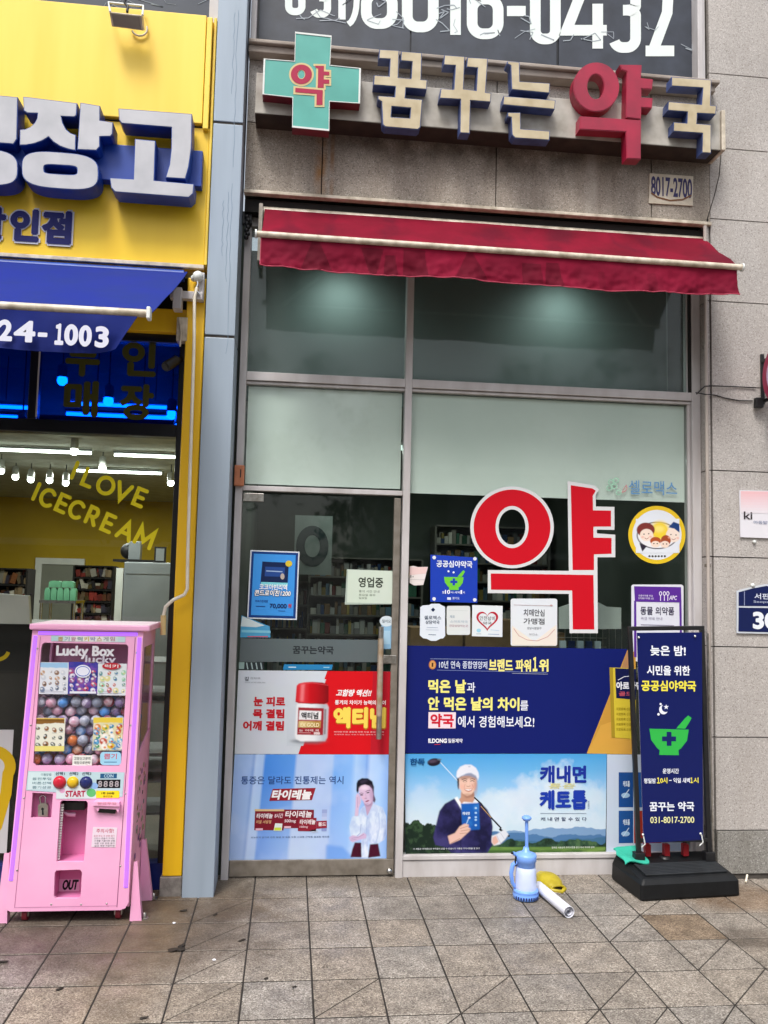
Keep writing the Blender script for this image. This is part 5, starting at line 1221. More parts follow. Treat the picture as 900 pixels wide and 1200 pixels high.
A = collage(109.5, 841, 143.5, 879, '#d8d0a8', ['#d8b52e', '#b8402c', '#2f7fb8', '#3f8f5a', '#e8e4dc', '#d97a2a', '#5fb0d4'], 5, 20, '#e0c44a'); A.build('sticker', M['print'], pn)
A = Art(YM+.0065); A.rect(85, 885, 108, 897, '#e6e4df', 3); A.text('고장신고문의', 87, 887, 106, 890.5, '#3a3a40', 4); A.text('매장으로연락', 87, 892, 106, 895.5, '#3a3a40', 4); A.build('sticker', M['print'], pn)
A = Art(YM+.0065); A.rrect(117.5, 881, 142, 896.5, 4, '#9fd0ea', 3); A.text('뽑기', 122, 883, 137, 889.5, '#d05a6a', 4); A.line([(122, 893), (137, 893)], 1, '#5a86b0', 4); A.build('sticker', M['print'], pn)
# header, control panel
A = Art(YM-.0015); A.grad(60, 745.5, 147, 752, ['#a9d3d6', '#e9e7e4', '#e9e7e4', '#b9d7da'], 1, 10, False)
for i, (ch, c) in enumerate(zip('뽑기왕럭키박스게임', ['#b99a6a', '#8aa0b0', '#b98a9a', '#7f9a9a', '#c9b24a', '#8f8ab0', '#b99a6a', '#9a9a9a', '#b98a9a'])): A.text(ch, 68+7.6*i, 746.3, 74+7.6*i, 751.3, c, 2, .02)
A.build('header_label', M['print'], vm)
cp = Art(YM-.0015)
cp.poly([(33, 903.5), (146, 905), (143.5, 934), (30.5, 926)], '#bcd4dc', 1); cp.rect(66, 921, 113, 936, '#d9e0e4', 1.6)
cp.rect(33, 905, 63, 925, '#cfe0e4', 1.5)
for i, s1 in enumerate(('이용방법', '동전투입', '버튼선택', '뽑기성공')): cp.text(s1, 38 if i else 48, 906+5*i, 60, 909.2+5*i, '#6c8b96', 2.5, .01)
for i, x in enumerate((70, 86, 101)): cp.text('선택%d' % (i+1), x-5, 904.6, x+6, 908.6, '#2b3a4a', 2, .02)
cp.rect(117.5, 906.5, 137, 912, '#2d5c86', 2); cp.text('COIN', 122, 907.3, 133, 911.2, '#bcd8e8', 3)
cp.rect(113, 913.5, 141, 923.5, '#131014', 2)
for i in range(4): cp.text('8', 115+6.5*i, 915, 119.8+6.5*i, 922.2, '#a9a2a6', 3, .02)
cp.rrect(112.5, 926.5, 140, 935, 1.5, '#ecd92a', 3); cp.text('1회 500원', 119, 928, 134, 931, '#3f3a16', 4, .02); cp.text('동전전용', 121, 932, 132, 934.4, '#6a5a1c', 4)
cp.text('START', 77, 926.5, 100, 933.6, '#b3244a', 3, .03, heavy=.01); cp.ell(73, 926, 3.4, 3.4, '#e3a7c9', 2); cp.ell(107, 929, 5.5, 5, '#63bb74', 2.5); cp.ell(110, 921, 5, 4, '#8fb4e6', 2.2)
cpo = cp.build('control_panel', M['print'], vm)
for x, y, r, c, nm in ((70, 916.5, 7, '#c01f35', 'red_button'), (85.5, 916.5, 6.3, '#d9b21f', 'yellow_button'), (101, 916.8, 6.8, '#1c2560', 'navy_button')):
    p = P(x, y, Y=YM); R_ = r/216; MB().lathe((p.x, p.z), None, [(0, YM-.019), (R_*.55, YM-.018), (R_*.8, YM-.013), (R_*.82, YM-.008), (R_, YM-.006), (R_, YM-.002)], 20, axis='y').build(nm, mat(nm, c, None, 1, .22), cpo)
# countersunk screws along the door and body edges
mb = MB()
for x, y in ((44, 760), (36, 850), (28, 935), (20, 1020), (160, 765), (153, 850), (147, 930), (141, 1015), (60, 1060), (95, 1060), (125, 1059)):
    p = P(x, y, Y=YM); mb.lathe((p.x, p.z), None, [(.0001, YM-.0022), (.0035, YM-.002), (.0048, YM-.0003)], 10, axis='y')
mb.build('screws', M['steel'], vm)
# recesses
def recess(loop, d, nm, m_):
    xs = [p[0] for p in loop]; zs_ = [p[1] for p in loop]; a, b, c, e = min(xs)-.004, max(xs)+.004, min(zs_)-.004, max(zs_)+.004
    mb = MB(); mb.box(a, b, YM+.018+d, YM+.022+d, c, e); mb.box(a-.004, a, YM+.0185, YM+.018+d, c, e); mb.box(b, b+.004, YM+.0185, YM+.018+d, c, e); mb.box(a, b, YM+.0185, YM+.018+d, c-.004, c); mb.box(a, b, YM+.0185, YM+.018+d, e, e+.004)
    return mb.build(nm, m_, vm)
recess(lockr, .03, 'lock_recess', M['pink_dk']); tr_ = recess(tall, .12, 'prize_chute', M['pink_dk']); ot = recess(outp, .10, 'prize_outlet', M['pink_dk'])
A = Art(YM+.117); A.rect(69, 1030, 93, 1050, '#e8b4d2', 1); A.text('OUT', 73, 1031, 92, 1042.5, '#1c171c', 2, .03, slant=.12, heavy=.02); A.build('lettering', M['vinyl'], ot)
mb = MB(); rnd = random.Random(2)
for i in range(22):
    t_ = i/22; y = 942+66*t_; x = 72.3-5.0*t_; p = P(x, y, Y=YM+.02); mb.box(p.x-.008, p.x+.010, YM+.019, YM+.03, p.z-.010, p.z-.002)
mb.build('spring_teeth', M['whitep'], tr_)
a_ = P(73, 950, Y=YM+.08); mb = MB(); mb.tube([a_, a_+Vector((.03, .0, -.02)), a_+Vector((.065, .01, -.022))], [.006, .011, .012], 8); mb.build('prize_lever', M['pink'], tr_)
mb = MB(); mb.box(P(72, 948, Y=YM+.1).x, P(101, 948, Y=YM+.1).x, YM+.06, YM+.125, P(85, 947, Y=YM+.1).z, P(85, 938, Y=YM+.1).z); mb.build('chute_slot', M['black'], tr_)
lk = XZ([(44.5, 957), (44.5, 944), (47, 941.5), (54, 941.5), (56, 944), (56, 957)], YM+.02)
t = MB(); t.prism([lk], YM+.02, YM+.04); pk = thing('padlock', 'small grey padlock hanging in the machine recess', 'padlock', P(50, 957, Y=YM+.03)); t.build('lock_body', M['steel'], pk, bevel=.003)
MB().tube([P(47.5, 943, Y=YM+.03), P(46.5, 934, Y=YM+.03), P(50, 931.5, Y=YM+.03), P(53.5, 934, Y=YM+.03), P(53, 943, Y=YM+.03)], .004, 6).build('shackle', M['chrome'], pk)
A = Art(YM+.019); A.poly([(49, 955), (51.5, 955), (51, 950), (51.5, 947.5), (49.5, 946), (48, 948), (49, 950)], '#25282b', 1); A.build('keyhole', M['vinyl'], pk)
mb = MB(); a, b = P(107, 952, Y=YM-.02), P(140.5, 938, Y=YM-.02)
mb.prism([XZ([(111, 939), (140, 940), (140.5, 944.5), (107.5, 943.5)], YM-.03)], YM-.04, YM); mb.prism([XZ([(109, 944), (139.8, 945), (138.5, 953), (136, 948.5), (116, 947.5), (115, 951)], YM-.03)], YM-.03, YM); cs = mb.build('coin_slot_hood', M['pink'], vm, bevel=.002)
MB().prism([XZ([(115, 947), (136, 948.5), (135, 953.5), (114.5, 952)], YM-.012)], YM-.013, YM-.001).build('coin_slot', M['black'], cs)
A = Art(YM-.0415); A.text('현금투입', 114, 940, 136, 943, '#d58fa0', 1, .01); A.build('lettering', M['vinyl'], cs)
A = Art(YM-.0015); A.poly([(109, 969), (137.5, 969.6), (135.5, 993), (107, 992.5)], '#ead8e4', 1); A.text('주의사항!', 113, 971, 133.5, 976, '#cc5a74', 2, .015)
for i, (s1, c) in enumerate((('동전 투입 후 환불 불가', '#d08a9c'), ('고장시 흔들지 마세요', '#8a7f8a'), ('기계를 기울이면 안됨', '#4f4854'), ('제품 교환 환불 불가', '#8a7f8a'), ('문의 매장 카운터로', '#4f4854'))): A.text(s1, 110+.2*i, 978.4+2.9*i, 134.5, 980.6+2.9*i, c, 2, .008)
A.build('sticker', M['print'], vm)
# right side stickers: pasted collage low on the side panel
mb = MB(); r = random.Random(8)
for k in range(60):
    t_, s_ = r.uniform(.52, .86), r.uniform(.12, .72); a = sp(t_, s_); d1, d2 = r.uniform(.008, .03), r.uniform(.01, .04); c = lin(r.choice(['#b98a4a', '#6a7f8a', '#8fa06a', '#3a3038', '#cfc6cc', '#8a5a9a', '#d98aa8', '#7a8a70', '#b9b4a6']))
    o_ = Vector((.0012+.00004*k, 0, 0)); mb.add([a+o_, a+o_+Vector((-.0*d1, d2, 0)), a+o_+Vector((0, d2, d1)), a+o_+Vector((0, 0, d1))], [(0, 1, 2, 3)], c)
mb.build('side_stickers', M['print'], vm)
# legs and casters
def leg(top, bot, Y0, d=.03, flip=False):
    """flared folded steel leg given as px quads on depth Y0"""
    mb = MB(); loop = XZ(top+bot, Y0); mb.prism([loop], Y0, Y0+.006)
    f_ = [Vector((loop[1][0], Y0+.006, loop[1][1])), Vector((loop[2][0], Y0+.006, loop[2][1]))]; b_ = [p+Vector((.0, d*.6, 0)) for p in f_]; b_[1].y = Y0+d*1.6
    mb.add(f_+b_+[p+Vector((-.005, 0, 0)) for p in f_+b_], [(0, 1, 3, 2), (4, 6, 7, 5), (2, 3, 7, 6)]); return mb
lg = leg([(157, 1010), (161, 1010)], [(166, 1083), (151.5, 1083.5)], YM+.022); l1 = lg.build('leg', M['pink'], vm)
lg = leg([(166, 984), (171, 984)], [(178, 1055), (163, 1056)], YMB-.12); l2 = lg.build('leg', M['pink'], vm)
lg = leg([(5, 1000), (11, 1000)], [(8, 1083), (-6, 1084)], YM+.022); l3 = lg.build('leg', M['pink'], vm)
lg = leg([(16, 990), (22, 990)], [(19, 1058), (6, 1058)], YMB-.12); l4 = lg.build('leg', M['pink'], vm)
for l_, x, y, Y in ((l1, 169, 1077, YM+.05), (l2, 180, 1048, YMB-.09), (l3, -8, 1078, YM+.05), (l4, 22, 1052, YMB-.09)):
    p = P(x, y, Y=Y); mb = MB(); mb.box(p.x-.035, p.x+.02, Y-.02, Y+.02, .001, .006); mb.lathe(p.x, Y, [(.009, .006), (.009, .03), (.004, .032)], 8); mb.build('floor_bolt', M['steel'], l_)
for x, Y in ((30, YM+.06), (139, YM+.06), (40, YMB-.09), (138, YMB-.09)):
    p = P(x, 1074, Y=Y)
    w_ = MB(); v = []; n_ = 18
    for s_ in (-.012, .012):
        for k in range(n_): v.append((p.x+s_, Y+.032*cos(2*pi*k/n_), .033+.032*sin(2*pi*k/n_)))
    f = [tuple(range(n_))[::-1], tuple(range(n_, 2*n_))]+[(k, (k+1) % n_, n_+(k+1) % n_, n_+k) for k in range(n_)]
    w_.add(v, f); wh = w_.build('caster', mat('red_caster', '#8f2436', '#741b2b', 9, .5), vm)
    mb = MB(); mb.box(p.x-.02, p.x-.014, Y-.02, Y+.02, .025, .075); mb.box(p.x+.014, p.x+.02, Y-.02, Y+.02, .025, .075); mb.box(p.x-.022, p.x+.022, Y-.024, Y+.024, .07, .08); mb.build('caster_fork', M['steel'], wh)
# capsules heaped inside: every one a thing of its own
rnd = random.Random(33)
cc = [('clear topped toy capsule with smoky grey base', '#8e96a8', '#d8dbe4'), ('toy capsule with pale pink base', '#e6aabd', '#eadfe5'), ('toy capsule with sky blue base', '#5aa2ec', '#d2e2f2'), ('toy capsule with dusty violet base', '#8f7aa6', '#d4cbdc'), ('toy capsule with orange base', '#d8742f', '#e0bfa6'), ('toy capsule with dark red base', '#9c3444', '#c9adb4')]
cmats = []
for lb, a, b in cc:
    cmats.append((mat('capsule_base', a, None, 1, .12, spec=.8), mat('capsule_top', b, a, 30, .07, spec=.9)))
protos = {}
R_ = .028; spots = []
zf = zmid
for layer in range(3):
    Y = YM+.05+layer*.075
    row = 0; z = zf+R_
    while z < zf+.52-.05*layer:
        xl = TL.x-.02*(1-(z-zf)/.6)+.03; x = xl+(R_ if row % 2 else 0)+R_
        while x < TR.x-.05:
            spots.append((x+rnd.uniform(-.006, .006), Y+rnd.uniform(-.006, .006)+(.03 if row % 2 else 0), z+rnd.uniform(-.004, .004))); x += 2*R_+.002
        z += R_*1.76; row += 1
for x, y, z in spots:
    k = rnd.choices(range(6), [5, 4, 4, 3, .8, 1.2])[0]
    if z < zf+.06 and rnd.random() < .5: k = rnd.choice([4, 5])
    if k not in protos:
        t = thing('toy_capsule', cc[k][0]+' heaped inside the pink machine', 'capsule', (x, y, z), 'toy capsules inside the pink machine')
        mb = MB(); mb.ball((x, y, z), R_, 14, 10)
        top = MB(); lo = MB()
        for f, c_, s_ in zip(mb.f, mb.c, mb.sm):
            zz_ = sum(mb.v[i].z for i in f)/len(f)
            (top if zz_ > z else lo).f.append(f)
        for q_, nm, m_ in ((top, 'capsule_lid', cmats[k][1]), (lo, 'capsule_cup', cmats[k][0])):
            q_.v = mb.v; q_.c = [(1, 1, 1)]*len(q_.f); q_.sm = [True]*len(q_.f); q_.build(nm, m_, t)
        protos[k] = t
    else:
        s_ = protos[k]; t = s_.copy(); C.objects.link(t); t.location = (x, y, z)
        for ch in s_.children:
            d = ch.copy(); C.objects.link(d); d.parent = t
    t.rotation_euler = (rnd.uniform(-1.2, 1.2), rnd.uniform(-1.2, 1.2), rnd.uniform(0, 6))
# ================================================================== POSTERS AND PLATES ON THE PHARMACY GLASS
YPO = .0125     # printed faces stand just in front of the glass
def poster(name, label, cat, quad, Y=YPO, back='#d9d9d9', group=None, m_='print', th=.0015, r=None):
    """quad = px outline of the panel"""
    c = sum((P(x, y, Y=Y) for x, y in quad), Vector())/len(quad)
    zb_ = min(P(x, y, Y=Y).z for x, y in quad)
    t = thing(name, label, cat, (c.x, Y, zb_), group)
    MB().prism([XZ(quad, Y)], Y, Y+th, lin(back)).build('panel', M[m_], t)
    return t
def finish(A, t, nm='print', m_='print'): return A.build(nm, M[m_], t)

# -- vitamin poster (white / red) on the door
YD = .0115
t = poster('vitamin_poster', 'red and white vitamin poster with red capped bottle on the pharmacy door', 'poster', [(279.5, 785.5), (461, 787), (458.5, 884), (275, 883.5)], YD, '#ccd2da')
A = Art(YD); A.poly([(383.5, 786.3), (461, 787), (458.5, 884), (349.5, 883.7)], '#d3121c', 1); A.poly([(437, 787), (461, 787), (458.5, 884), (434, 884)], '#bb1a2a', 1.5); finish(A, t, 'red_field')
A = Art(YD)
A.text('눈 피로', 297.3, 816.5, 334, 827.5, '#c1222e', 2, .026, heavy=.022); A.text('목 결림', 296.5, 831, 333, 841.5, '#c1222e', 2, .026, heavy=.022); A.text('어깨 결림', 285, 845, 332.5, 856, '#c1222e', 2, .026, heavy=.022)
finish(A, t, 'slogan'); A = Art(YD)
A.text('건강 피로 회복', 293.5, 793.5, 305, 796, '#8a8f98', 2); A.text('육체피로 눈의 피로 신경통 근육통', 287, 799, 311, 800.6, '#9aa0a8', 2); A.text('깊', 286.5, 793, 291.5, 798, '#4c525c', 2, .02)
finish(A, t, 'maker_mark'); A = Art(YD)
A.text('고함량 액션!!', 393.5, 808, 436, 816, '#f3e9ea', 3, .03, slant=.25, heavy=.015)
A.text('통계의 차이가 능력의 차이', 392.5, 820.5, 452, 826, '#f3e9ea', 3, .028)
A.text('액티넘', 391.5, 829.5, 451.5, 853.5, '#c08a2a', 2, .03, heavy=.05); A.text('액티넘', 391.5, 829.5, 451, 852.5, '#f7d65c', 4, .03, heavy=.032)
A.text('비타민 비원 결핍에 의한 다음 증상의 완화', 391.5, 856.8, 450, 858.6, '#e8b9bb', 3); A.text('육체피로 임신 수유기 병중 병후의 체력저하', 391.5, 860, 450, 861.6, '#e0a5a8', 3)
finish(A, t, 'headline')
B = Paint(336, 796, 390, 874, 3.0)
g = np.clip((B.X-(385.5-(B.Yy-786)*.345))/1.2+.5, 0, 1); B.grad(['#ccd2da', '#c6cdd6'], True); B.mix(g, '#d3121c')
B.poly([(338, 868.5), (348, 866.5), (372, 868), (386, 868), (372, 871.5), (350, 871)], '#5d6068', 1.2, .75)
body = B.pmask([(347.5, 826), (349, 824), (383, 825), (385, 829), (383.5, 864), (381, 868.5), (352, 868.8), (346.5, 866), (345.2, 862)], .5)
B.grad(['#9fa4ae', '#e9e9ec', '#f0f0f2', '#e4e5e9', '#b2b6bf', '#c9ccd2'], False, body)
cap = B.pmask([(347.5, 804), (350, 801), (356, 799.6), (366, 799), (378, 799.8), (383, 801.5), (385, 804), (385, 822.5), (380, 825.3), (350, 824.3), (346, 822.5)], .4)
B.grad(['#7c0a14', '#c8101c', '#e23a44', '#c80f1b', '#b00e19', '#8f0b15', '#640810'], False, cap)
B.poly([(353, 802), (357, 801), (355.5, 822), (351.5, 822)], '#f08a90', .9, .7); B.line([(348, 803), (366, 800.3), (384, 803)], .8, '#e8525c', .6); B.line([(347, 822.5), (365, 825), (384, 823)], .7, '#5c0810', .7)
B.poly([(349.5, 829), (379.5, 830), (378.5, 861.5), (348, 861)], '#9c2430', .3); B.poly([(380, 831), (382.5, 831), (381.5, 860), (379.5, 861)], '#7c6a6c', .4, .8)
B.poly([(351, 832.5), (376.5, 833.5), (376, 844), (350, 843.5)], '#ece8e8', .3); B.grad(['#9c7a34', '#e2c98a', '#b08a42', '#d9bf7e'], False, B.pmask([(350, 845), (376, 845.4), (375.5, 853), (349.5, 852.5)], .3))
B.line([(350, 858.6), (364, 858.9)], .5, '#e8c8c8', .8); B.poly([(368, 857.8), (374.5, 858), (374.3, 860.8), (367.8, 860.6)], '#e6d4d4', .2, .9)
B.build('bottle_picture', YD, M['print'], t, 2.5)
A = Art(YD)
A.text('액티넘', 353, 834.5, 373, 842.5, '#26232a', 6, .03); A.text('EX GOLD', 352, 847, 374, 851.8, '#f2e3b8', 6, .02); A.text('눈 어깨 목', 350.5, 854.5, 374, 857.2, '#efd6d6', 6, .01); A.text('100', 368, 858.5, 375, 860.8, '#efd6d6', 6, .01)
finish(A, t, 'bottle_lettering')
# -- painkiller poster
t = poster('painkiller_poster', 'pale blue painkiller poster with woman holding her temple low on the door', 'poster', [(275, 884), (458.5, 884.3), (456, 1008), (268, 1008.5)], YD, '#aac3ea')
B = Paint(267, 884, 459, 1008.5, 2.6, '#a9c2ec')
SK = B.X+(B.Yy-884)*.055*(1-(B.X-275)/260)
bands = [(267, '#a3bfee'), (288, '#9dbaea'), (291, '#86a6e0'), (294, '#b6cff4'), (302, '#a9c8f2'), (305, '#4a8ce2'), (340, '#5b98e6'), (344, '#b2c8ee'), (386, '#a3bfec'), (390, '#76aaee'), (410, '#86b6f2'), (416, '#a8caf4'), (427, '#8fb6ee'), (429, '#7fa6e6'), (434, '#b4cff4'), (446, '#a8caf6'), (459, '#7fa8ea')]
B.im = np.stack([np.interp(SK, [b[0] for b in bands], [lin(b[1])[k] for b in bands]) for k in range(3)], -1)
B.mix(np.clip((B.Yy-905)/100, 0, 1)*np.exp(-((SK-360)/70)**2), '#cfdcf4', .45); B.mix(np.clip((B.fbm(26, 3, 3)-.5)*3, 0, 1), '#d2e2f8', .25)
B.poly([(382, 990), (402, 992.5), (418, 1008), (382, 1008)], '#5f98e6', 1.4, .7)
s9 = 9.0; cp_ = lambda pts: crop(pts, 365, 880, s9); cq1 = lambda x, y: cp_([(x, y)])[0]
B.poly(cp_([(466, 345), (480, 312), (525, 288), (590, 290), (640, 322), (660, 380), (660, 460), (682, 515), (672, 548), (640, 525), (600, 400), (500, 400), (482, 452), (466, 420)]), '#17131f', .35); B.poly(cp_([(500, 320), (560, 300), (600, 310), (560, 335), (520, 350)]), '#3a3448', .7, .7)
B.poly(cp_([(548, 540), (650, 500), (652, 565), (700, 585), (590, 690), (572, 600)]), '#bfa0bd', .4); B.poly(cp_([(560, 560), (640, 540), (640, 575), (590, 590)]), '#8f7397', .8, .7)
fm = B.pmask(cp_([(492, 400), (520, 368), (560, 356), (605, 370), (640, 405), (653, 465), (648, 525), (625, 562), (596, 575), (562, 556), (528, 508), (498, 455)]), .3); B.grad(['#dcc3da', '#e2c9de', '#cdb0cf'], False, fm)
B.ell(*cq1(640, 470), 2.6, 9, '#a889b0', 1.2, .55, rot=-.2); B.ell(*cq1(555, 390), 5, 2.4, '#eedcea', 1.2, .7); B.ell(*cq1(545, 500), 2.6, 2.4, '#e4b4c8', 1.4, .5)
B.line([cq1(503, 452), cq1(522, 446), cq1(543, 450)], .75, '#4a3a52', .8, .6); B.line([cq1(570, 432), cq1(590, 420), cq1(615, 418)], .75, '#4a3a52', .8, .6)
B.ell(*cq1(525, 466), 1.9, .75, '#3a2c40', .6, .95); B.ell(*cq1(595, 442), 1.9, .7, '#3a2c40', .6, .95, rot=-.2); B.line([cq1(510, 473), cq1(540, 472)], .5, '#b48fae', .6); B.line([cq1(568, 450), cq1(574, 480), cq1(578, 500)], .6, '#b593b4', .55, .6); B.ell(*cq1(572, 503), 1.5, .7, '#a683a6', .9, .7)
B.ell(*cq1(590, 532), 2.4, .9, '#9c4a68', .7, .9, rot=-.35); B.line([cq1(570, 540), cq1(590, 533), cq1(610, 525)], .35, '#6a2c48', .8, .3); B.ell(*cq1(592, 560), 1.6, .6, '#b594b4', 1.2, .6)
bl = B.pmask(cp_([(560, 580), (585, 700), (600, 690), (655, 560), (760, 600), (800, 690), (815, 860), (790, 940), (720, 980), (640, 985), (610, 950), (615, 1125), (535, 1130), (540, 930), (490, 900), (520, 850), (500, 700), (520, 620)]), .35)
B.mix(bl, '#d3dff3'); fold = B.fbm(13, 9, 4, 2.2); B.mix(bl*np.clip((fold-.5)*4, 0, 1), '#9fb4e0', .75); B.mix(bl*np.clip((.46-fold)*5, 0, 1), '#eef3fb', .8)
B.poly(cp_([(795, 690), (815, 860), (790, 940), (765, 955), (790, 820)]), '#7d98d6', 1.0, .7); B.line([cq1(600, 690), cq1(585, 760), cq1(590, 900)], .7, '#9db2de', .7, .9); B.line([cq1(655, 565), cq1(600, 690)], .8, '#b7c7ea', .9, .6); B.line([cq1(563, 585), cq1(585, 695)], .8, '#b7c7ea', .9, .6); B.line([cq1(720, 660), cq1(735, 800), cq1(700, 970)], 1.1, '#9db2de', .6, 1.5)
sl = B.pmask(cp_([(430, 700), (455, 690), (500, 690), (528, 800), (525, 870), (480, 905), (420, 900), (402, 800)]), .4); B.mix(sl, '#dbe6f6'); B.mix(sl*np.clip((B.fbm(11, 14, 3)-.5)*4, 0, 1), '#a9bde6', .7); B.line([cq1(528, 780), cq1(522, 870), cq1(490, 900)], .9, '#7288c2', .7, 1.0)
B.poly(cp_([(462, 480), (472, 455), (487, 450), (515, 492), (520, 545), (500, 600), (495, 690), (455, 690), (462, 600)]), '#d6bad4', .35); B.line([cq1(478, 490), cq1(487, 600)], .6, '#9f80a6', .8, .7); B.line([cq1(497, 480), cq1(500, 560)], .5, '#a98bb0', .7, .6)
B.poly(cp_([(398, 915), (440, 893), (500, 905), (560, 866), (592, 888), (586, 925), (520, 940), (440, 968), (415, 950)]), '#cdb2d4', .4); B.line([cq1(430, 925), cq1(500, 915), cq1(560, 885)], .6, '#9d80a8', .7, .7); B.line([cq1(420, 945), cq1(480, 935)], .5, '#9d80a8', .7, .6)
tr_m = B.pmask(cp_([(465, 970), (535, 972), (542, 1125), (422, 1125), (440, 1040)]), .3)+B.pmask(cp_([(630, 990), (722, 982), (750, 1115), (615, 1132)]), .3); B.mix(np.clip(tr_m, 0, 1), '#48102a'); B.mix(np.clip(tr_m, 0, 1)*np.clip((B.fbm(12, 4, 3, 2)-.5)*4, 0, 1), '#2c0818', .7)
B.build('woman_picture', YD, M['print'], t, 1.2, [(275, 884), (458.5, 884.3), (456, 1008), (268, 1008.5)])
A = Art(YD)
A.text('통증은 달라도 진통제는 역시', 282.5, 909.5, 402.5, 919, '#2b4a86', 3, .012)
A.poly([(319.5, 924.5), (370, 923.3), (365.5, 937.5), (315.5, 938.5)], '#93202f', 3); A.text('타이레놀', 318, 925.5, 366, 936.8, '#f2eef0', 5, .03, slant=.2, heavy=.02)
for x0, y0, x1, y1 in ((298.5, 949.5, 333, 973), (332, 948.5, 368, 970.5), (349.5, 958, 371, 974)): A.poly([(x0+.5, y0), (x1, y0+.3), (x1-.7, y1), (x0-.6, y1-.3)], '#7d1b2c' if x0 < 340 else '#8f2233', 3+(x0 > 300)+(x0 > 340))
A.poly([(298.5, 948), (333, 948.2), (333, 950.5), (298.5, 950.5)], '#d8b98a', 4.2)
for s1, b, c in (('타이레놀', (300.5, 953, 320, 959), '#efe3e6'), ('8시간', (321.5, 953, 332, 958.5), '#e8c7ce'), ('타이레놀', (334, 950, 366, 958), '#f2e8ea'), ('500mg', (333, 960, 347, 964.5), '#e8d2d6'), ('타이레놀', (351, 960, 370, 966), '#f2e8ea'), ('160mg', (351, 967.5, 361, 970.5), '#e4c4ca'), ('이알 서방정', (300, 961, 318, 965), '#d9a67a')): A.text(s1, *b, c, 6, .025, slant=.12)
A.rect(299.5, 970.5, 308, 973, '#e3b8c8', 6); A.rect(333, 968, 341, 970.5, '#e3b8c8', 6); A.poly([(322.5, 964.5), (331, 965), (330, 973.8), (320.5, 973.5)], '#dfe6e2', 6); A.rect(321.5, 969.5, 329.5, 973, '#c9d84a', 7)
A.grad(377, 948.5, 383, 974, ['#8f9fd0', '#c2cdec', '#7f8fc8'], 3, 6); A.poly([(371, 962), (383, 961.5), (383, 970), (370.5, 971)], '#94283c', 5); A.text('콜드', 373, 963.5, 382, 968, '#f0dfe2', 6, .02); A.poly([(363, 973), (371, 971.5), (373, 975), (366, 976)], '#b8c3dc', 5)
A.text('효능효과 감기로 인한 발열 및 동통 두통 신경통 근육통 월경통 염좌통', 294, 979.8, 386, 982, '#5b6f96', 3, .004)
finish(A, t, 'lettering')
# -- navy nutrition poster
t = poster('nutrition_poster', 'navy nutrition tablet poster with yellow slogan in the tall window', 'poster', [(476, 756.5), (735, 760.5), (736, 883.5), (474.5, 882.5)], YPO, '#101c66')
A = Art(YPO); A.poly([(735, 762), (745, 764), (745, 884), (687.5, 882.8)], '#c9973f', 1); A.poly([(735, 764), (738, 764), (738, 800), (722, 800)], '#b0825a', 1.3); A.poly([(704, 850), (745, 836), (745, 884), (688, 883)], '#d6a347', 1.4); finish(A, t, 'gold_wedge')
A = Art(YPO)
A.line([(504, 772), (571, 772.8)], .5, '#8f9cc8', 2); A.line([(600, 789), (642, 790)], .7, '#8f93a8', 2); A.line([(512, 785.2), (641, 788)], .5, '#7f8cc0', 2)
A.ell(506.8, 779, 4.3, 5.4, '#b8743c', 2); A.ell(506.8, 779, 3.3, 4.3, '#d79a5c', 2.5); A.text('1', 505.8, 776.5, 507.8, 781.5, '#4a2f1c', 3)
A.text('10년 연속 종합영양제', 514.5, 774.5, 571, 783.5, '#d5dcf0', 3, .01); A.text('브랜드 파워', 573, 772.5, 622, 787, '#efe68a', 3, .03, heavy=.01); A.text('１', 624.5, 770, 629.5, 786.5, '#efe68a', 3, .03, heavy=.01); A.text('위', 631.5, 772.5, 642.5, 787, '#efe68a', 3, .03, heavy=.01)
A.text('먹은 날', 502, 796.5, 546, 812, '#f0e884', 3, .03, heavy=.012); A.text('과', 547, 799.5, 557, 811.5, '#e6e9f4', 3, .015)
A.text('안 먹은 날의 차이', 501.5, 817, 608.5, 832.5, '#f0e884', 3, .03, heavy=.012); A.text('를', 609.5, 821, 619, 832.5, '#e6e9f4', 3, .015)
A.rect(502, 834.5, 534, 853.5, '#f0d9e2', 3); A.text('약국', 504.5, 836.5, 531.5, 852, '#cc1f35', 4, .03, heavy=.012)
A.text('에서 경험해보세요!', 536.5, 839, 626, 852.5, '#e9ecf6', 3, .018)
A.text('ILDONG', 502, 865.5, 523.5, 870.5, '#f0f1f6', 3, .03, heavy=.015); A.text('일동제약', 525, 865.5, 542, 870.5, '#e6e9f4', 3, .02); A.line([(509, 872.5), (516, 872.2)], .7, '#c8384a', 3)
finish(A, t, 'lettering')
A = Art(YPO); A.poly([(714, 782), (745, 783.5), (745, 866), (716.5, 864)], '#d9c23c', 5); A.poly([(714, 782), (718, 782.2), (720.5, 864.3), (716.5, 864)], '#a88f2a', 5.5); A.poly([(720.5, 783), (745, 784), (745, 820), (722, 818)], '#141a4a', 6); A.text('아로나민', 722, 799, 752, 808, '#eef0f6', 7, .03, heavy=.02); A.text('골드', 725, 810.5, 741, 815.5, '#c9586a', 7, .02)
for i in range(5): A.text('피로회복 신경통', 722, 829+6*i, 742, 832.5+6*i, '#a08a1f', 7, .01)
A.line([(724, 797), (731, 793), (740, 792)], .8, '#e8eaf4', 7); finish(A, t, 'tablet_box_picture')
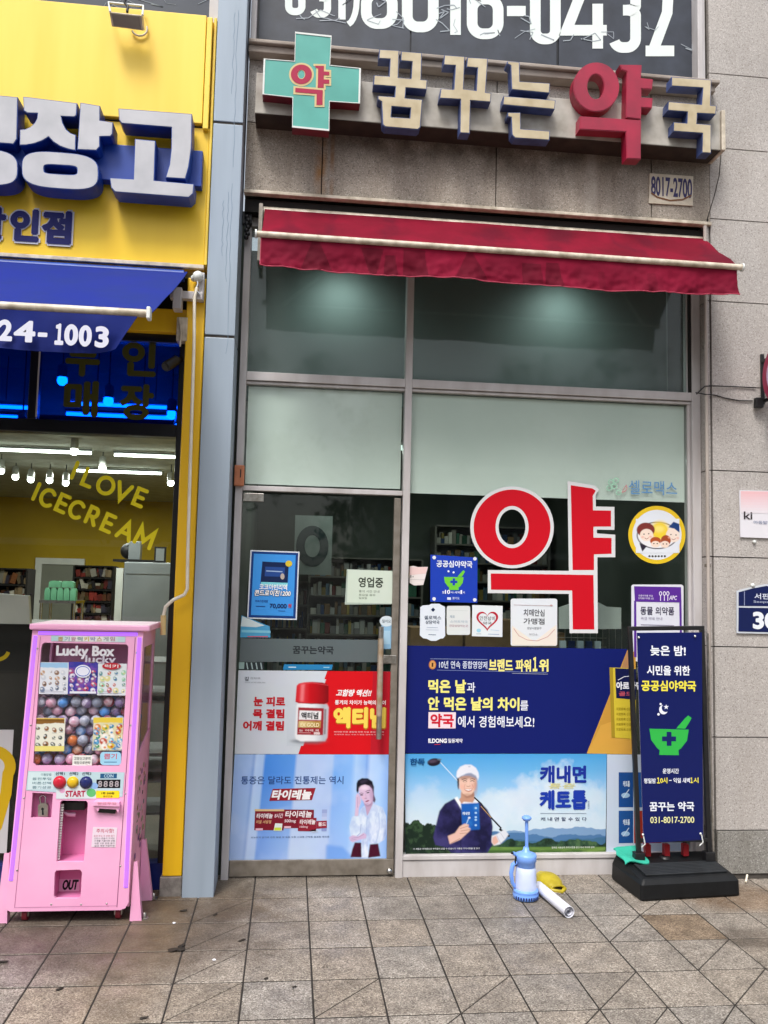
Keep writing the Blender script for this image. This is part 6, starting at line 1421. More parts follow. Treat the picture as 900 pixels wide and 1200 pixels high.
# -- pain patch poster with golfer
t = poster('patch_poster', 'blue sky pain patch poster with smiling golfer in white cap low in window', 'poster', [(474.8, 883.5), (711, 883.5), (709.5, 1000.3), (475.2, 1001)], YPO, '#6fa9dd')
B = Paint(474.8, 883.5, 711, 1001, 2.4)
B.grad(['#4a9fdc', '#68aee2', '#8fc1e8', '#aed0e8', '#c0d8e8', '#cbdce6', '#cbdce6'])
c1 = B.fbm(70, 11, 6); c2 = B.fbm(34, 23, 6)
def puff(x, y, rx, ry, a, seed):
    n_ = B.fbm(16, seed, 6); d = np.sqrt(((B.X-x)/rx)**2+((B.Yy-y)/ry)**2); m = np.clip((1.05-d+(n_-.5)*1.3)*1.7, 0, 1); sh = np.clip((B.Yy-y)/ry*.6+.4+(n_-.5), 0, 1)
    B.mix(m, '#dfe8ef', a*.8); B.mix(m*sh, '#bccfe0', a*.55)
puff(655, 915, 30, 24, .95, 31); puff(690, 935, 26, 26, .7, 32); puff(625, 938, 40, 24, .85, 33); puff(585, 942, 38, 20, .75, 34); puff(560, 965, 60, 16, .55, 35); puff(650, 962, 70, 16, .6, 36); puff(500, 945, 30, 30, .35, 37); puff(610, 915, 12, 10, .5, 38)
B.mix(np.clip((c1-.55)*3, 0, 1)*np.clip((B.Yy-925)/40, 0, 1), '#dde6ee', .6)
def ridge(y0, amp, sc, seed, col, a=1.0):
    n_ = B.fbm(sc, seed, 5, 1.0)[0:1, :]; B.mix(np.clip((B.Yy-(y0-amp*(n_-.5)*2))*1.2, 0, 1), col, a)
ridge(974, 10, 46, 3, '#6d93bd', .9); ridge(977, 9, 34, 8, '#46719f', .9); ridge(984, 5, 40, 12, '#3f6a8a', .8)
tn = B.fbm(7, 17, 5); top = 989-7*(B.fbm(20, 19, 4)[0:1, :]-.35)-6*np.exp(-((B.X-643)/9)**2)-5*np.exp(-((B.X-598)/7)**2)-4*np.exp(-((B.X-675)/16)**2)
tm = np.clip((B.Yy-top+(tn-.5)*5)*.9, 0, 1); B.mix(tm, '#2e4a38'); B.mix(tm*np.clip((tn-.52)*6, 0, 1), '#4f6e48', .8); B.mix(tm*np.clip((.45-tn)*6, 0, 1), '#16261c', .8)
gr = np.clip((B.Yy-992.5)*.9, 0, 1); B.mix(gr, '#5d7f3c'); B.mix(np.clip((B.Yy-996)*.7, 0, 1), '#3c5a2c', .9); B.mix(gr*np.clip((B.fbm(6, 5, 4, .3)-.5)*4, 0, 1), '#7d9a50', .6)
lt = 966+8*(B.fbm(11, 41, 5)[0:1, :]-.5)*2+np.clip((B.X-500)*.45, 0, 40)-3*np.exp(-((B.X-488)/5)**2); dm = np.clip((B.Yy-lt+(B.fbm(5, 42, 4)-.5)*6)*.8, 0, 1)*np.clip((535-B.X)/14, 0, 1); B.mix(dm, '#1a2a20'); B.mix(dm*np.clip((B.fbm(6, 43, 4)-.55)*7, 0, 1), '#3a5338', .7)
s7 = 6.923; cq = lambda pts: crop(pts, 470, 880, s7); q1 = lambda x, y: cq([(x, y)])[0]
B.line([q1(305, 85), q1(478, 275)], .9, '#e4ecf2', .8, .8); B.ell(*q1(262, 92), 7.6, 4.6, '#211a2a', .25, 1, rot=-.15); B.ell(*q1(250, 84), 5, 2, '#5a4a60', .9, .7, rot=-.15); B.ell(*q1(305, 70), 2.5, 1.2, '#5f6f80', .6, .8)
B.poly(cq([(446, 218), (465, 198), (490, 205), (466, 250), (462, 305), (456, 318), (450, 290)]), '#221a1c', .3)
B.poly(cq([(478, 330), (582, 325), (588, 395), (620, 425), (520, 470), (440, 420), (476, 380)]), '#c2927c', .4); B.poly(cq([(485, 345), (585, 330), (588, 372), (520, 385)]), '#8f6555', 1.0, .7)
B.poly(cq([(425, 385), (448, 372), (480, 430), (470, 480)]), '#eef0f5', .3); B.poly(cq([(600, 378), (628, 425), (600, 500), (560, 440)]), '#dfe3ec', .3); B.poly(cq([(470, 450), (500, 415), (560, 420), (600, 440), (560, 480), (480, 480)]), '#e9ebf2', .5)
fm = B.pmask(cq([(462, 225), (500, 200), (560, 198), (602, 222), (606, 270), (592, 320), (562, 354), (528, 368), (492, 350), (466, 300)]), .35); B.grad(['#e6c0ac', '#e6bfab', '#dfb39f', '#c99a86'], False, fm)
B.ell(*q1(596, 285), 2.2, 9, '#b07f6c', 1.2, .6); B.ell(*q1(490, 295), 3.4, 3, '#e8ac9c', 1.3, .6); B.ell(*q1(575, 292), 2.6, 2.8, '#dfa090', 1.3, .5); B.ell(*q1(528, 358), 4, 1.6, '#c0917e', 1.2, .6); B.poly(cq([(470, 215), (500, 200), (560, 190), (606, 215), (606, 238), (550, 222), (475, 240)]), '#9a7466', .9, .75)
B.line([q1(488, 234), q1(508, 227), q1(526, 231)], .75, '#4d362e', .85, .5); B.line([q1(551, 231), q1(568, 227), q1(588, 234)], .75, '#4d362e', .85, .5); B.line([q1(495, 247), q1(510, 241), q1(524, 247)], .75, '#2c1c1a', .95, .4); B.line([q1(555, 247), q1(569, 242), q1(583, 248)], .75, '#2c1c1a', .95, .4); B.line([q1(496, 255), q1(522, 256)], .4, '#bf9180', .8, .6)
B.line([q1(537, 250), q1(534, 278)], .7, '#efd0bf', .7, .9); B.line([q1(524, 287), q1(536, 292), q1(552, 286)], .6, '#a06f5e', .8, .5); B.line([q1(512, 270), q1(503, 300)], .5, '#bb8a78', .7, .6); B.line([q1(566, 270), q1(577, 298)], .5, '#b58270', .7, .6)
B.poly(cq([(503, 306), (520, 312), (550, 313), (572, 304), (562, 325), (540, 334), (517, 326)]), '#b4605a', .25); B.poly(cq([(508, 309), (522, 314), (550, 315), (567, 308), (558, 320), (538, 325), (518, 319)]), '#f4f0ee', .2)
cm = B.pmask(cq([(440, 205), (446, 165), (470, 130), (510, 112), (560, 112), (598, 138), (618, 175), (624, 210), (614, 245), (600, 212), (560, 182), (520, 186), (480, 205), (452, 225)]), .35); B.grad(['#e9ebf1', '#dfe2ea', '#c3c8d6'], False, cm); B.poly(cq([(490, 205), (520, 186), (560, 180), (600, 205), (614, 240), (590, 222), (545, 205)]), '#8f93a6', .5, .85); B.line([q1(450, 222), q1(485, 203), q1(540, 178), q1(600, 200)], .5, '#b9bece', .8, .6); B.ell(*q1(545, 128), 1.6, .9, '#b7bdd0', .8, .8)
bm = B.pmask(cq([(425, 388), (350, 430), (305, 490), (280, 590), (256, 700), (272, 762), (330, 776), (360, 790), (400, 830), (690, 832), (735, 765), (728, 690), (736, 620), (722, 540), (692, 480), (640, 428), (615, 418), (622, 500), (560, 540), (480, 480)]), .4)
B.grad(['#2d2a5a', '#2a2856', '#232250', '#1b1b3f'], False, bm); fo = B.fbm(15, 51, 4); B.mix(bm*np.clip((fo-.52)*5, 0, 1), '#47427a', .6); B.mix(bm*np.clip((.47-fo)*5, 0, 1), '#12122e', .75)
B.poly(cq([(400, 560), (470, 600), (500, 680), (440, 700), (395, 690), (360, 640)]), '#131330', 1.6, .75); B.line([q1(480, 480), q1(470, 600), q1(480, 820)], .9, '#0f0f28', .7, .8); B.line([q1(430, 400), q1(478, 475)], .7, '#50508c', .8, .6)
B.line([q1(588, 382), q1(640, 430), q1(700, 520), q1(802, 628)], 1.8, '#1e1e26', 1, .4); B.line([q1(640, 452), q1(720, 542)], .8, '#c29a68', .9, .5); B.line([q1(796, 640), q1(866, 692)], 2.6, '#101016', 1, .5)
bx_m = B.pmask(cq([(478, 430), (622, 424), (632, 640), (490, 650)]), .3); B.grad(['#2a78cc', '#1d5fb4', '#154a98'], True, B.pmask(cq([(478, 430), (622, 424), (632, 640), (490, 650)]), .3)*0+bx_m); B.mix(bx_m*np.clip((B.fbm(9, 61, 3)-.5)*3, 0, 1), '#3f92dc', .6)
for y in (466, 505, 540, 562, 605): B.ell(*q1(598, y), 1.4, 1.2, '#b5d6f0', .6, .85)
B.ell(*q1(545, 545), 1.4, 1.2, '#e4f0f8', .8, .8); B.line([q1(520, 600), q1(540, 550)], 1, '#c9e0f2', .7, .8)
B.poly(cq([(372, 692), (430, 668), (468, 615), (508, 592), (542, 600), (538, 622), (556, 632), (550, 650), (512, 686), (472, 722), (388, 757)]), '#e0b9a8', .35)
for a, b in (((472, 632), (535, 612)), ((478, 652), (550, 640)), ((470, 672), (522, 668)), ((400, 748), (470, 712))): B.line([q1(*a), q1(*b)], .7, '#a87762', .75, .7)
B.poly(cq([(728, 692), (770, 678), (832, 638), (866, 680), (836, 722), (795, 760), (746, 770), (726, 740)]), '#dadbe4', .4); B.poly(cq([(734, 705), (762, 690), (785, 740), (748, 768), (730, 742)]), '#dfae9e', .4); B.line([q1(770, 690), q1(800, 750)], .6, '#a9a4b4', .8, .6); B.line([q1(800, 670), q1(830, 715)], .6, '#b4b2c0', .8, .6)
B.build('golfer_picture', YPO, M['print'], t, 1, [(474.8, 883.5), (711, 883.5), (709.5, 1000.3), (475.2, 1001)])
A = Art(YPO); A.text('캐내면', *(q1(496, 492)+q1(556, 518)), '#dcebf6', 11, .02); A.build('pack_lettering', M['print'], t)
A = Art(YPO)
A.text('한독', 480, 888.5, 498, 896.5, '#174f86', 12, .026, slant=.12, heavy=.012)
finish(A, t, 'maker_mark'); A = Art(YPO)
A.text('캐내면', 633, 897.5, 686.5, 917, '#1d3296', 6, .013, heavy=.028); A.text('케토톱', 633, 926.5, 687, 948, '#1d3aa4', 6, .004, heavy=.042)
A.text('통증', 642, 918, 675, 924, '#e2d98a', 5, .008, slant=.3); A.line([(633, 953), (687, 953.2)], .5, '#6f7f9c', 5)
for i, ch in enumerate('캐내면할수있다'): A.text(ch, 633.5+8.1*i, 957.5, 638.8+8.1*i, 962, '#3a4568', 5, .012)
A.text('관절염 근육통', 688.7, 938, 690.6, 948, '#6f7f9c', 5)
finish(A, t, 'headline'); A = Art(YPO)
A.text('이 제품은 의약품으로 부작용이 있을 수 있습니다 사용상 주의사항을 잘 읽고', 484, 993, 562, 995.2, '#c9cdd2', 13); finish(A, t, 'small_print'); A = Art(YPO); A.text('첨부된 사용상의 주의사항을 읽고 의사 약사와 상의', 646, 991.5, 696, 993.8, '#d6dad8', 13)
finish(A, t, 'lettering')
# -- narrow poster with product packs at right
t = poster('product_poster', 'white poster with blue patch packs behind the standing banner', 'poster', [(711.5, 884), (800, 885), (800, 1000.5), (710.5, 1000.3)], YPO, '#c3cfe0')
A = Art(YPO)
for y0, y1, c in ((905, 946, '#1c4a8c'), (950, 988, '#1f4f8f')):
    A.rect(725, y0, 742, y1, c, 1); A.rect(743, y0, 775, y1, '#235aa6' if y0 < 940 else '#b5382c', 1); A.text('케토톱', 730, y0+10, 738, y0+17, '#d7e3f0', 2, .02); A.ell(733, y0+27, 5, 3, '#9fc0de', 2); A.line([(730, y0+30), (737, y0+20)], 1, '#c9d9ea', 2.4); A.ell(760, y0+30, 4, 4, '#e2e2ea', 2)
    for i in range(4): A.ell(745.5, y0+6+8*i, 1.2, 1.2, '#dfe8f4', 2)
finish(A, t, 'pack_picture')
# -- dark band with pharmacy name and stickers on the door
t = poster('name_band', 'grey translucent name band across the middle of the pharmacy door', 'sticker', [(282, 748), (446.5, 750), (446, 776), (280.5, 775.5)], YD, '#5c6668')
A = Art(YD); A.text('꿈꾸는약국', 343, 757, 391, 766.5, '#22272b', 1, .02); finish(A, t, 'lettering', 'vinyl')
t = poster('price_poster', 'bright blue price poster with navy border on the pharmacy door glass', 'poster', [(293.5, 644.5), (351, 646.5), (347.8, 726.5), (289.5, 725)], YD, '#d5dbe4')
A = Art(YD); A.poly([(295, 646), (349.5, 648), (346.3, 725), (291, 723.5)], '#163a7a', 1); A.poly([(297.5, 648.8), (346.6, 650.5), (343.6, 722), (294, 720.7)], '#3f93e0', 2); A.poly([(307.5, 658), (338.5, 659.5), (337, 686), (305, 685)], '#14264f', 3); A.poly([(311, 664), (334, 665), (333, 676), (310, 675.3)], '#27498c', 4); A.line([(312, 669), (331, 670)], 1.2, '#9fb6d8', 5); A.ell(331, 675.5, 2.4, 3.6, '#b7a9a0', 6); A.ell(338.5, 660.5, 4, 3.6, '#d8bd3c', 6)
A.poly([(306, 682), (337.5, 683), (337, 687), (305, 686)], '#7fd0dc', 5); A.text('코코아빈리엑', 304, 684.5, 336.5, 691.5, '#f2f4f8', 7, .03); A.text('콘드로이친1200', 298, 691.5, 341, 698.5, '#14182c', 6, .03, heavy=.05, slant=.1); A.text('콘드로이친1200', 298, 691.5, 341, 698.5, '#f4f4f8', 8, .02, slant=.1); A.text('최저가판매중', 299, 703, 314, 706, '#1c3f86', 6, .01); A.line([(300, 710.5), (311, 710.5)], .7, '#1c3f86', 6); A.text('70,000', 316, 707.5, 336, 713.5, '#14275c', 6, .025); A.text('원', 337.5, 707.5, 341.5, 712, '#c03a3a', 6, .02); A.line([(326, 715.8), (334, 716)], .6, '#1c3f86', 6)
finish(A, t, 'print', 'gloss')
t = poster('open_sign', 'pale green paper open sign in clear sleeve on the pharmacy door', 'sign', [(406.5, 667), (460, 669), (460.5, 708), (404, 708.5)], YD, '#aebbb0')
A = Art(YD); A.poly([(408, 667.5), (459.5, 669.3), (459.8, 707.5), (406.5, 706)], '#ccd8c9', 1); A.text('영업중', 420, 676.5, 449, 688.5, '#3a4038', 2, .02); A.text('휴식 시간 안내', 420.5, 691.5, 444.5, 694.5, '#6f786c', 2, .008); A.text('토요일 휴무', 420.5, 696, 440, 698.6, '#6f786c', 2, .008); A.text('일요일', 420.5, 699.5, 430, 702, '#6f786c', 2, .008); finish(A, t)
t = poster('blue_hook_sticker', 'small pale blue sticker with oval white head beside door handle', 'sticker', rr(447, 729, 459, 760.5, 2), YD, '#8fb9d8')
A = Art(YD); A.ell(453, 728, 8, 6.2, '#d3dde4', 1); A.text('밀어요', 448, 726, 458, 730, '#5a6a74', 2); A.rect(449, 739, 457, 755, '#a9cbe2', 1); finish(A, t)
t = poster('leaflet', 'blue and white leaflet low at the left edge of the door', 'leaflet', [(283, 721), (316, 734), (317, 747), (281.5, 747)], YD, '#4f9cc4')
A = Art(YD); A.poly([(284, 722), (310, 733), (300, 735), (282, 734)], '#c9d6d8', 1); A.poly([(283, 738), (317, 739), (317, 742), (283, 741)], '#7fbfd6', 1); A.line([(290, 746), (314, 746)], 1.2, '#c4586a', 1); finish(A, t)
t = poster('blue_strip', 'narrow bright blue strip above the white and red vitamin poster', 'sticker', [(333, 778.5), (390, 779), (388.5, 785), (331.5, 785)], YD, '#2a7fb4')
A = Art(YD); A.line([(338, 781.8), (347, 781.9)], 1, '#cfe4f0', 1); A.line([(379, 782), (386, 782)], 1, '#9fcde4', 1); finish(A, t)
t = poster('striped_tape', 'black and grey striped tape piece at the lower left of the door', 'sticker', [(281, 775.8), (308.5, 776), (310, 784.8), (279.5, 784.5)], YD, '#30383a')
A = Art(YD)
for i in range(4): A.line([(289+5.5*i, 776.5), (290.5+5.5*i, 784.5)], 1.4, '#9fb0b2', 1)
A.poly([(280, 776), (286.5, 776), (286, 784), (279.8, 784)], '#8ea6a2', 1); finish(A, t)
# -- the big red decal
t = thing('pharmacy_decal', 'huge red Korean letter decal with white outline on the tall window', 'decal', (P(636, 650, Y=YPO).x, YPO, P(636, 742, Y=YPO).z))
s5_ = 5.0; cd5 = lambda pts: crop(pts, 545, 560, s5_)
A = Art(YPO)
A.poly([(600+49*cos(2*pi*k/56), 618+48*sin(2*pi*k/56)) for k in range(56)], '#d9d9da', 1, [[(600+15.7*cos(2*pi*k/40), 617.6+20.6*sin(2*pi*k/40)) for k in range(40)]])
wt = [(600, 18), (760, 45), (785, 70), (765, 100), (766, 168), (875, 170), (875, 305), (772, 303), (772, 325), (880, 333), (880, 465), (775, 465), (778, 910), (612, 910), (608, 680), (133, 675), (133, 540), (608, 545)]
A.poly(cd5(wt), '#d9d9da', 1.2); finish(A, t, 'white_outline', 'vinyl')
A = Art(YPO)
A.poly([(600+45*cos(2*pi*k/56), 618+44.3*sin(2*pi*k/56)) for k in range(56)], '#c9091f', 2.2, [[(600+19.4*cos(2*pi*k/40), 617.6+24.8*sin(2*pi*k/40)) for k in range(40)]])
A.poly(cd5([(619, 43), (745, 62), (766, 75), (748, 105), (750, 190), (855, 192), (855, 285), (752, 286), (752, 350), (858, 352), (858, 445), (755, 448), (755, 540), (630, 540)]), '#c9091f', 2.2)
A.poly(cd5([(150, 560), (752, 569), (757, 888), (631, 888), (627, 660), (152, 655)]), '#c9091f', 2.2); finish(A, t, 'red_letter', 'vinyl')
# -- plates in the tall window
t = poster('night_pharmacy_plate', 'blue acrylic late night pharmacy plate with green mortar on the window', 'sign', [(504.5, 650), (559.5, 653.5), (559.3, 706.5), (504.3, 705)], YPO, '#1f3fb0', None, 'gloss', .004)
def mortar(A, cx, cy, s_, col, pcol, lv):
    f = lambda pts: [(cx+x*s_, cy+y*s_) for x, y in pts]
    A.poly(f([(-11.5, -5), (11.5, -4.5), (10.5, 2), (7, 6.5), (5.5, 7.5), (5.8, 10.5), (-5.8, 10.3), (-5.5, 7.5), (-7, 6.3), (-10.5, 1.5)]), col, lv)
    A.poly(f([(4.2, -5.2), (9.2, -11), (11.2, -12.8), (13.2, -11.3), (12, -9), (9.5, -5)]), col, lv+.6); A.rect(cx-1.4*s_, cy-3.2*s_, cx+1.4*s_, cy+5*s_, pcol, lv+1); A.rect(cx-4.1*s_, cy-.5*s_, cx+4.1*s_, cy+2.3*s_, pcol, lv+1.3)
A = Art(YPO-.001)
A.text('공공심야약국', 511.5, 657, 553.5, 665, '#e6eaf6', 2, .025); mortar(A, 531.8, 681, 1.0, '#6fc83a', '#1f3fb0', 1)
for x, y in ((508.8, 653.4), (556.5, 654.8), (508.6, 701.8), (556.3, 703)): A.ell(x, y, 2.1, 2.1, '#dfe2ea', 2)
for x, y in ((525.5, 669.5), (531.5, 670.7)): A.ell(x, y, 1.2, 1.2, '#e6eaf6', 2)
finish(A, t, 'emblem', 'gloss'); A = Art(YPO-.001)
A.text('밤', 518.3, 692.5, 521, 695.5, '#dfe4f4', 2); A.text('10', 521.5, 691.2, 527.5, 696, '#eef0fa', 2, .02); A.text('시-새벽', 528, 692.8, 539, 695.6, '#dfe4f4', 2); A.text('1', 539.6, 691.5, 541.5, 696, '#eef0fa', 2, .02); A.text('시', 542.2, 692.8, 544.5, 695.6, '#dfe4f4', 2); A.rect(524, 700, 528.5, 703, '#cfd6ee', 2); A.text('경기도', 530, 699.5, 538.5, 702.6, '#cfd6ee', 2, .012); finish(A, t, 'lettering', 'gloss')
t = poster('shield_plate', 'white shield shaped plate with notched corners, leftmost under blue plate', 'sign', [(495.5, 709.5), (503, 709), (505.5, 707.5), (515, 707.5), (518, 709.5), (521.5, 711), (521.7, 745), (519.5, 748), (516, 748.5), (511, 751), (505, 751), (500, 748.5), (496, 748), (492, 744.5), (492.5, 711.5)], YPO-.003, '#dde3ec', 'plates under the blue plate')
A = Art(YPO-.0035); A.poly([(505, 714.5), (507.5, 712), (510, 714.5), (507.5, 717)], '#23304f', 1); A.text('셀로맥스', 497, 721.5, 517, 726, '#3c4a60', 1, .012); A.text('상담약국', 498.5, 727, 515, 731.3, '#3c4a60', 1, .012); A.line([(500, 735), (513, 735.5)], .5, '#9fb0c4', 1); A.line([(499, 738), (514, 738.4)], .5, '#aebccb', 1); A.line([(502, 743.6), (511, 744)], .7, '#5d6f8c', 1); finish(A, t, 'lettering')
t = poster('small_white_plate', 'faded white rounded plate between shield plate and heart sticker', 'sign', rr(523.5, 710, 551, 744, 2.5), YPO, '#d9dcdc', 'plates under the blue plate')
A = Art(YPO); A.text('제로', 527, 721, 533, 724.3, '#8ca0b0', 1); A.text('스마트약국', 527.5, 727, 548, 730, '#a3b4c2', 1); A.text('건강상담하는곳', 526.5, 732, 548.5, 734.8, '#b08a98', 1); A.line([(526, 715), (548, 715.8)], .5, '#c7cccc', 1); finish(A, t, 'lettering')
t = poster('heart_sticker', 'white square sticker with red outlined heart under the blue plate', 'sticker', [(553.5, 709), (589, 710), (588.7, 746.5), (553, 745.5)], YPO, '#dfe4e8', 'plates under the blue plate')
A = Art(YPO)
hp = lambda k_: [(571+k_*.80*16*sin(a)**3, 726.3-k_*.80*(13*cos(a)-5*cos(2*a)-2*cos(3*a)-cos(4*a))) for a in [2*pi*i/44 for i in range(44)]]
A.poly(hp(1.0), '#b8283c', 1, [hp(.80)]); A.text('안전상비', 562, 722, 580, 727, '#5a4a50', 2, .008); A.text('약국', 566, 728.5, 576, 732, '#5a4a50', 2, .008); A.ell(561, 738.8, 2.6, 2.2, '#9fcfe4', 1); A.line([(575, 738), (585, 739)], .8, '#b9cfe0', 1); A.line([(572, 743), (585, 743.4)], .6, '#7f9ac0', 1); A.line([(558, 742.8), (564, 742.8)], .6, '#9aa8b8', 1); finish(A, t)
t = poster('dementia_plate', 'larger white rounded plate with red arc beneath the red letter decal', 'sign', rr(598.5, 701.5, 653, 757, 2.5), YPO-.002, '#dde1e6')
A = Art(YPO-.0025); A.poly([(600, 733), (626, 752), (652, 732), (652.5, 755), (651, 756.5), (600, 756.3)], '#e8dfd3', 1); A.line([(602, 736.5), (608, 745), (618, 750), (630, 751), (642, 746), (650, 737.5)], .6, '#c98a86', 2); A.text('치매안심', 613.5, 714, 638, 722, '#4a4a50', 2, .012); A.text('가맹점', 613.5, 724.5, 638, 731.5, '#4a4a50', 2, .012); A.text('성남시분당구', 617.5, 734.5, 634.5, 737.6, '#8d8f96', 2); A.text('보건소', 620, 742, 630, 744.6, '#b0b2b8', 2); A.line([(602, 708.8), (648, 710)], .5, '#b9a0a0', 2); A.ell(646, 709.5, 1.6, 1, '#c09a9a', 2.3); finish(A, t, 'lettering')
t = poster('torn_notice', 'small pale pink torn paper notice on the glass beside the mullion', 'notice', [(480, 664), (484, 663), (490, 664.5), (501.5, 664.3), (496, 685.5), (485, 686), (480, 683)], YPO, '#e6dcda')
A = Art(YPO); A.poly([(480, 664.5), (501, 664.8), (499, 672), (480, 674)], '#e8c9c6', 1); A.line([(481.5, 674), (481.5, 677)], 1, '#4a4648', 2); A.line([(484, 675), (484, 676.5)], .8, '#4a4648', 2); A.line([(481, 679), (497, 679.5)], .4, '#b8b0b0', 2); finish(A, t)
# round yellow sticker : two simple smiling children faces, plain stand-in
t = poster('round_sticker', 'round yellow rimmed sticker with two cartoon faces near the right frame', 'sticker', ring(769.8, 626.8, 33.5, 34), YPO, '#e0bd26')
A = Art(YPO); A.ell(769.8, 626.8, 33.5, 34, '#e2bf2a', 1, 44); A.ell(769.8, 626.8, 28.8, 29.3, '#dfe3ea', 2, 44)
for i, ch in enumerate('우리동네안전지킴이'):
    a = RAD(-150+120*i/8); cx, cy = 769.8+22*cos(a), 629+19*sin(a); A.text(ch, cx-2, cy-2, cx+2, cy+2, '#b8a23c', 3, .012, rot=-(a+pi/2))
for i in range(6): A.ell(761+3.6*i, 651.8, 1.3, 1.2, '#3f3b38', 3)
finish(A, t, 'print', 'gloss')
B = Paint(745, 608, 796, 648, 4, '#dfe3ea')
B.ell(770, 627.5, 24, 16, '#2f2838', .06); B.ell(770, 627.5, 22.8, 14.8, '#e9e7ea', .06); B.poly([(749, 636), (752.5, 646.5), (758, 640)], '#2f2838', .2)
B.ell(773, 622, 11, 11, '#efcf3e', .5); B.ell(772, 620, 6, 4, '#f6e486', .9, .7)
B.ell(756.5, 621, 10.5, 8.5, '#7c3430', .12); B.ell(757.5, 627, 7.8, 7.2, '#f0dacb', .12); B.ell(789, 627, 8.8, 8.4, '#eedccf', .12); B.poly([(783, 618), (789, 611.5), (796, 614), (797, 625), (790, 619.5)], '#1f3f78', .3)
B.ell(768, 634, 6.4, 4.8, '#b0522a', .15); B.ell(768, 637.8, 5.2, 3.8, '#f0d8c8', .15); B.ell(780, 633.5, 5.8, 6.4, '#a34c2a', .15); B.ell(779, 638, 5.2, 4, '#eed6c6', .15)
for x, y in ((754.5, 626), (760, 625.5), (786, 626.5), (792, 627), (766, 637), (770, 637), (777, 637.5), (781, 637.5)): B.ell(x, y, .8, .7, '#3f2c2a', .5)
for x, y in ((753, 629.5), (762, 629), (784, 630), (794, 630.5)): B.ell(x, y, 1.6, 1.1, '#eaa898', 1, .7)
B.line([(755.5, 630.5), (757.5, 631.8), (759.8, 630.3)], .6, '#a0463e'); B.line([(787, 631.5), (789, 632.6), (791.5, 631.3)], .6, '#a0463e')
B.build('picture', YPO, M['gloss'], t, 4)
# purple plate for animal medicine
t = poster('animal_medicine_plate', 'purple and white animal medicine plate behind the standing banner top', 'sign', rr(740, 685, 801, 775, 3), YPO, '#dcdde6', None, 'gloss', .004)
A = Art(YPO-.001); A.poly([(743, 687), (798, 688), (798.5, 706), (744, 705)], '#5a2d93', 1); A.poly([(743, 704), (745.5, 704), (746, 770), (743, 770)], '#5a2d93', 1.2); A.poly([(796, 706), (798.5, 706), (799.5, 770), (797, 770)], '#5a2d93', 1.2)
A.text('동물의약품 취급', 748, 697, 765, 699.2, '#d6cbe8', 2, .01); A.text('반려동물 의약품 상담', 748, 700, 766, 702.4, '#d6cbe8', 2, .01); A.text('APC', 784, 698, 793.5, 703, '#e4ddf0', 2, .025, slant=.15)
for x in (774, 778.5, 782.5): A.ell(x, 695.5, 1.8, 2.6, '#e9e2f2', 2, hole=(1, 1.7)); A.line([(x, 698), (x, 704)], .9, '#e9e2f2', 2)
A.text('동물 의약품', 750.5, 711, 790, 720.5, '#3b3550', 2, .012); A.text('취급 약국 안내', 751, 723, 776, 726.5, '#a9a3b5', 2); A.line([(751, 732), (790, 733)], .7, '#8a8498', 2); finish(A, t, 'lettering', 'gloss')
# lettering on the frosted band
t = thing('health_brand_lettering', 'pale blue thin Korean lettering with pink drop on frosted film', 'lettering', (P(760, 572, Y=YPO).x, YPO, P(760, 580, Y=YPO).z))
A = Art(YPO); A.text('셀로맥스', 737, 563.5, 793.5, 580, '#5f93c4', 1, .004); A.poly([(728, 578), (731, 572), (734, 567.5), (735.3, 572), (733, 576)], '#c98a8c', 1, [[(729.8, 576), (732, 572), (733.6, 570), (734.2, 572.4), (732.5, 575)]])
for x, y in ((716, 565), (722, 563), (720, 570), (725, 577), (714, 572)): A.ell(x, y, 3.6, 3.4, '#9fcfb4', 1+.05*(x-710), 8, hole=(2.4, 2.2))
A.build('letters', M['vinyl'], t)
# ================================================================== STANDING BANNER
sb = thing('standing_banner', 'black framed navy pharmacy banner stand on heavy black plastic base', 'banner stand', (2.47, -.27, 0))
base = [Vector((2.169, -.485, 0)), Vector((2.79, -.425, 0)), Vector((2.755, -.055, 0)), Vector((2.14, -.10, 0))]
top = [Vector((2.195, -.455, .118)), Vector((2.765, -.40, .118)), Vector((2.735, -.085, .16)), Vector((2.16, -.13, .16))]
mb = MB(); h1 = [p+Vector((0, 0, .002)) for p in base]
mid = [b+(t_-b)*.12+Vector((0, 0, .075)) for b, t_ in zip(base, top)]
mb.add(h1+mid+top, [(3, 2, 1, 0), (0, 1, 5, 4), (1, 2, 6, 5), (2, 3, 7, 6), (3, 0, 4, 7), (4, 5, 9, 8), (5, 6, 10, 9), (6, 7, 11, 10), (7, 4, 8, 11), (8, 9, 10, 11)])
bb = mb.build('weighted_base', M['plastic_black'], sb, bevel=.014)
mb = MB()
for i in range(8):
    u = .10+.055*i
    a = top[0]+(top[3]-top[0])*u; b = top[1]+(top[2]-top[1])*u; a2 = a+(b-a)*.05+Vector((0, 0, .004)); b2 = a+(b-a)*.95+Vector((0, 0, .004)); mb.tube([a2, b2], .009, 6)
mb.build('ridges', mat('ridge_plastic', '#17191b', '#202326', 12, .35), bb)
mb = MB(); c_ = top[0]+(top[1]-top[0])*.48+(top[3]-top[0])*.75; mb.lathe(c_.x, c_.y, [(.001, c_.z+.01), (.028, c_.z+.01), (.034, c_.z-.004)], 16); mb.build('filler_cap', M['black'], bb)
YB = -.255
pl_ = [P(739, 738, Y=YB), P(749.5, 1003, Y=YB)]; pr_ = [P(823.5, 737, Y=YB), P(832, 1000, Y=YB)]
def bar(a, b, w_, d):
    mb = MB(); dv = (b-a).normalized(); nn = Vector((-dv.z, 0, dv.x))*w_/2; f_ = [a-nn, b-nn, b+nn, a+nn]; return mb.hexa(f_, [p+Vector((0, d, 0)) for p in f_])
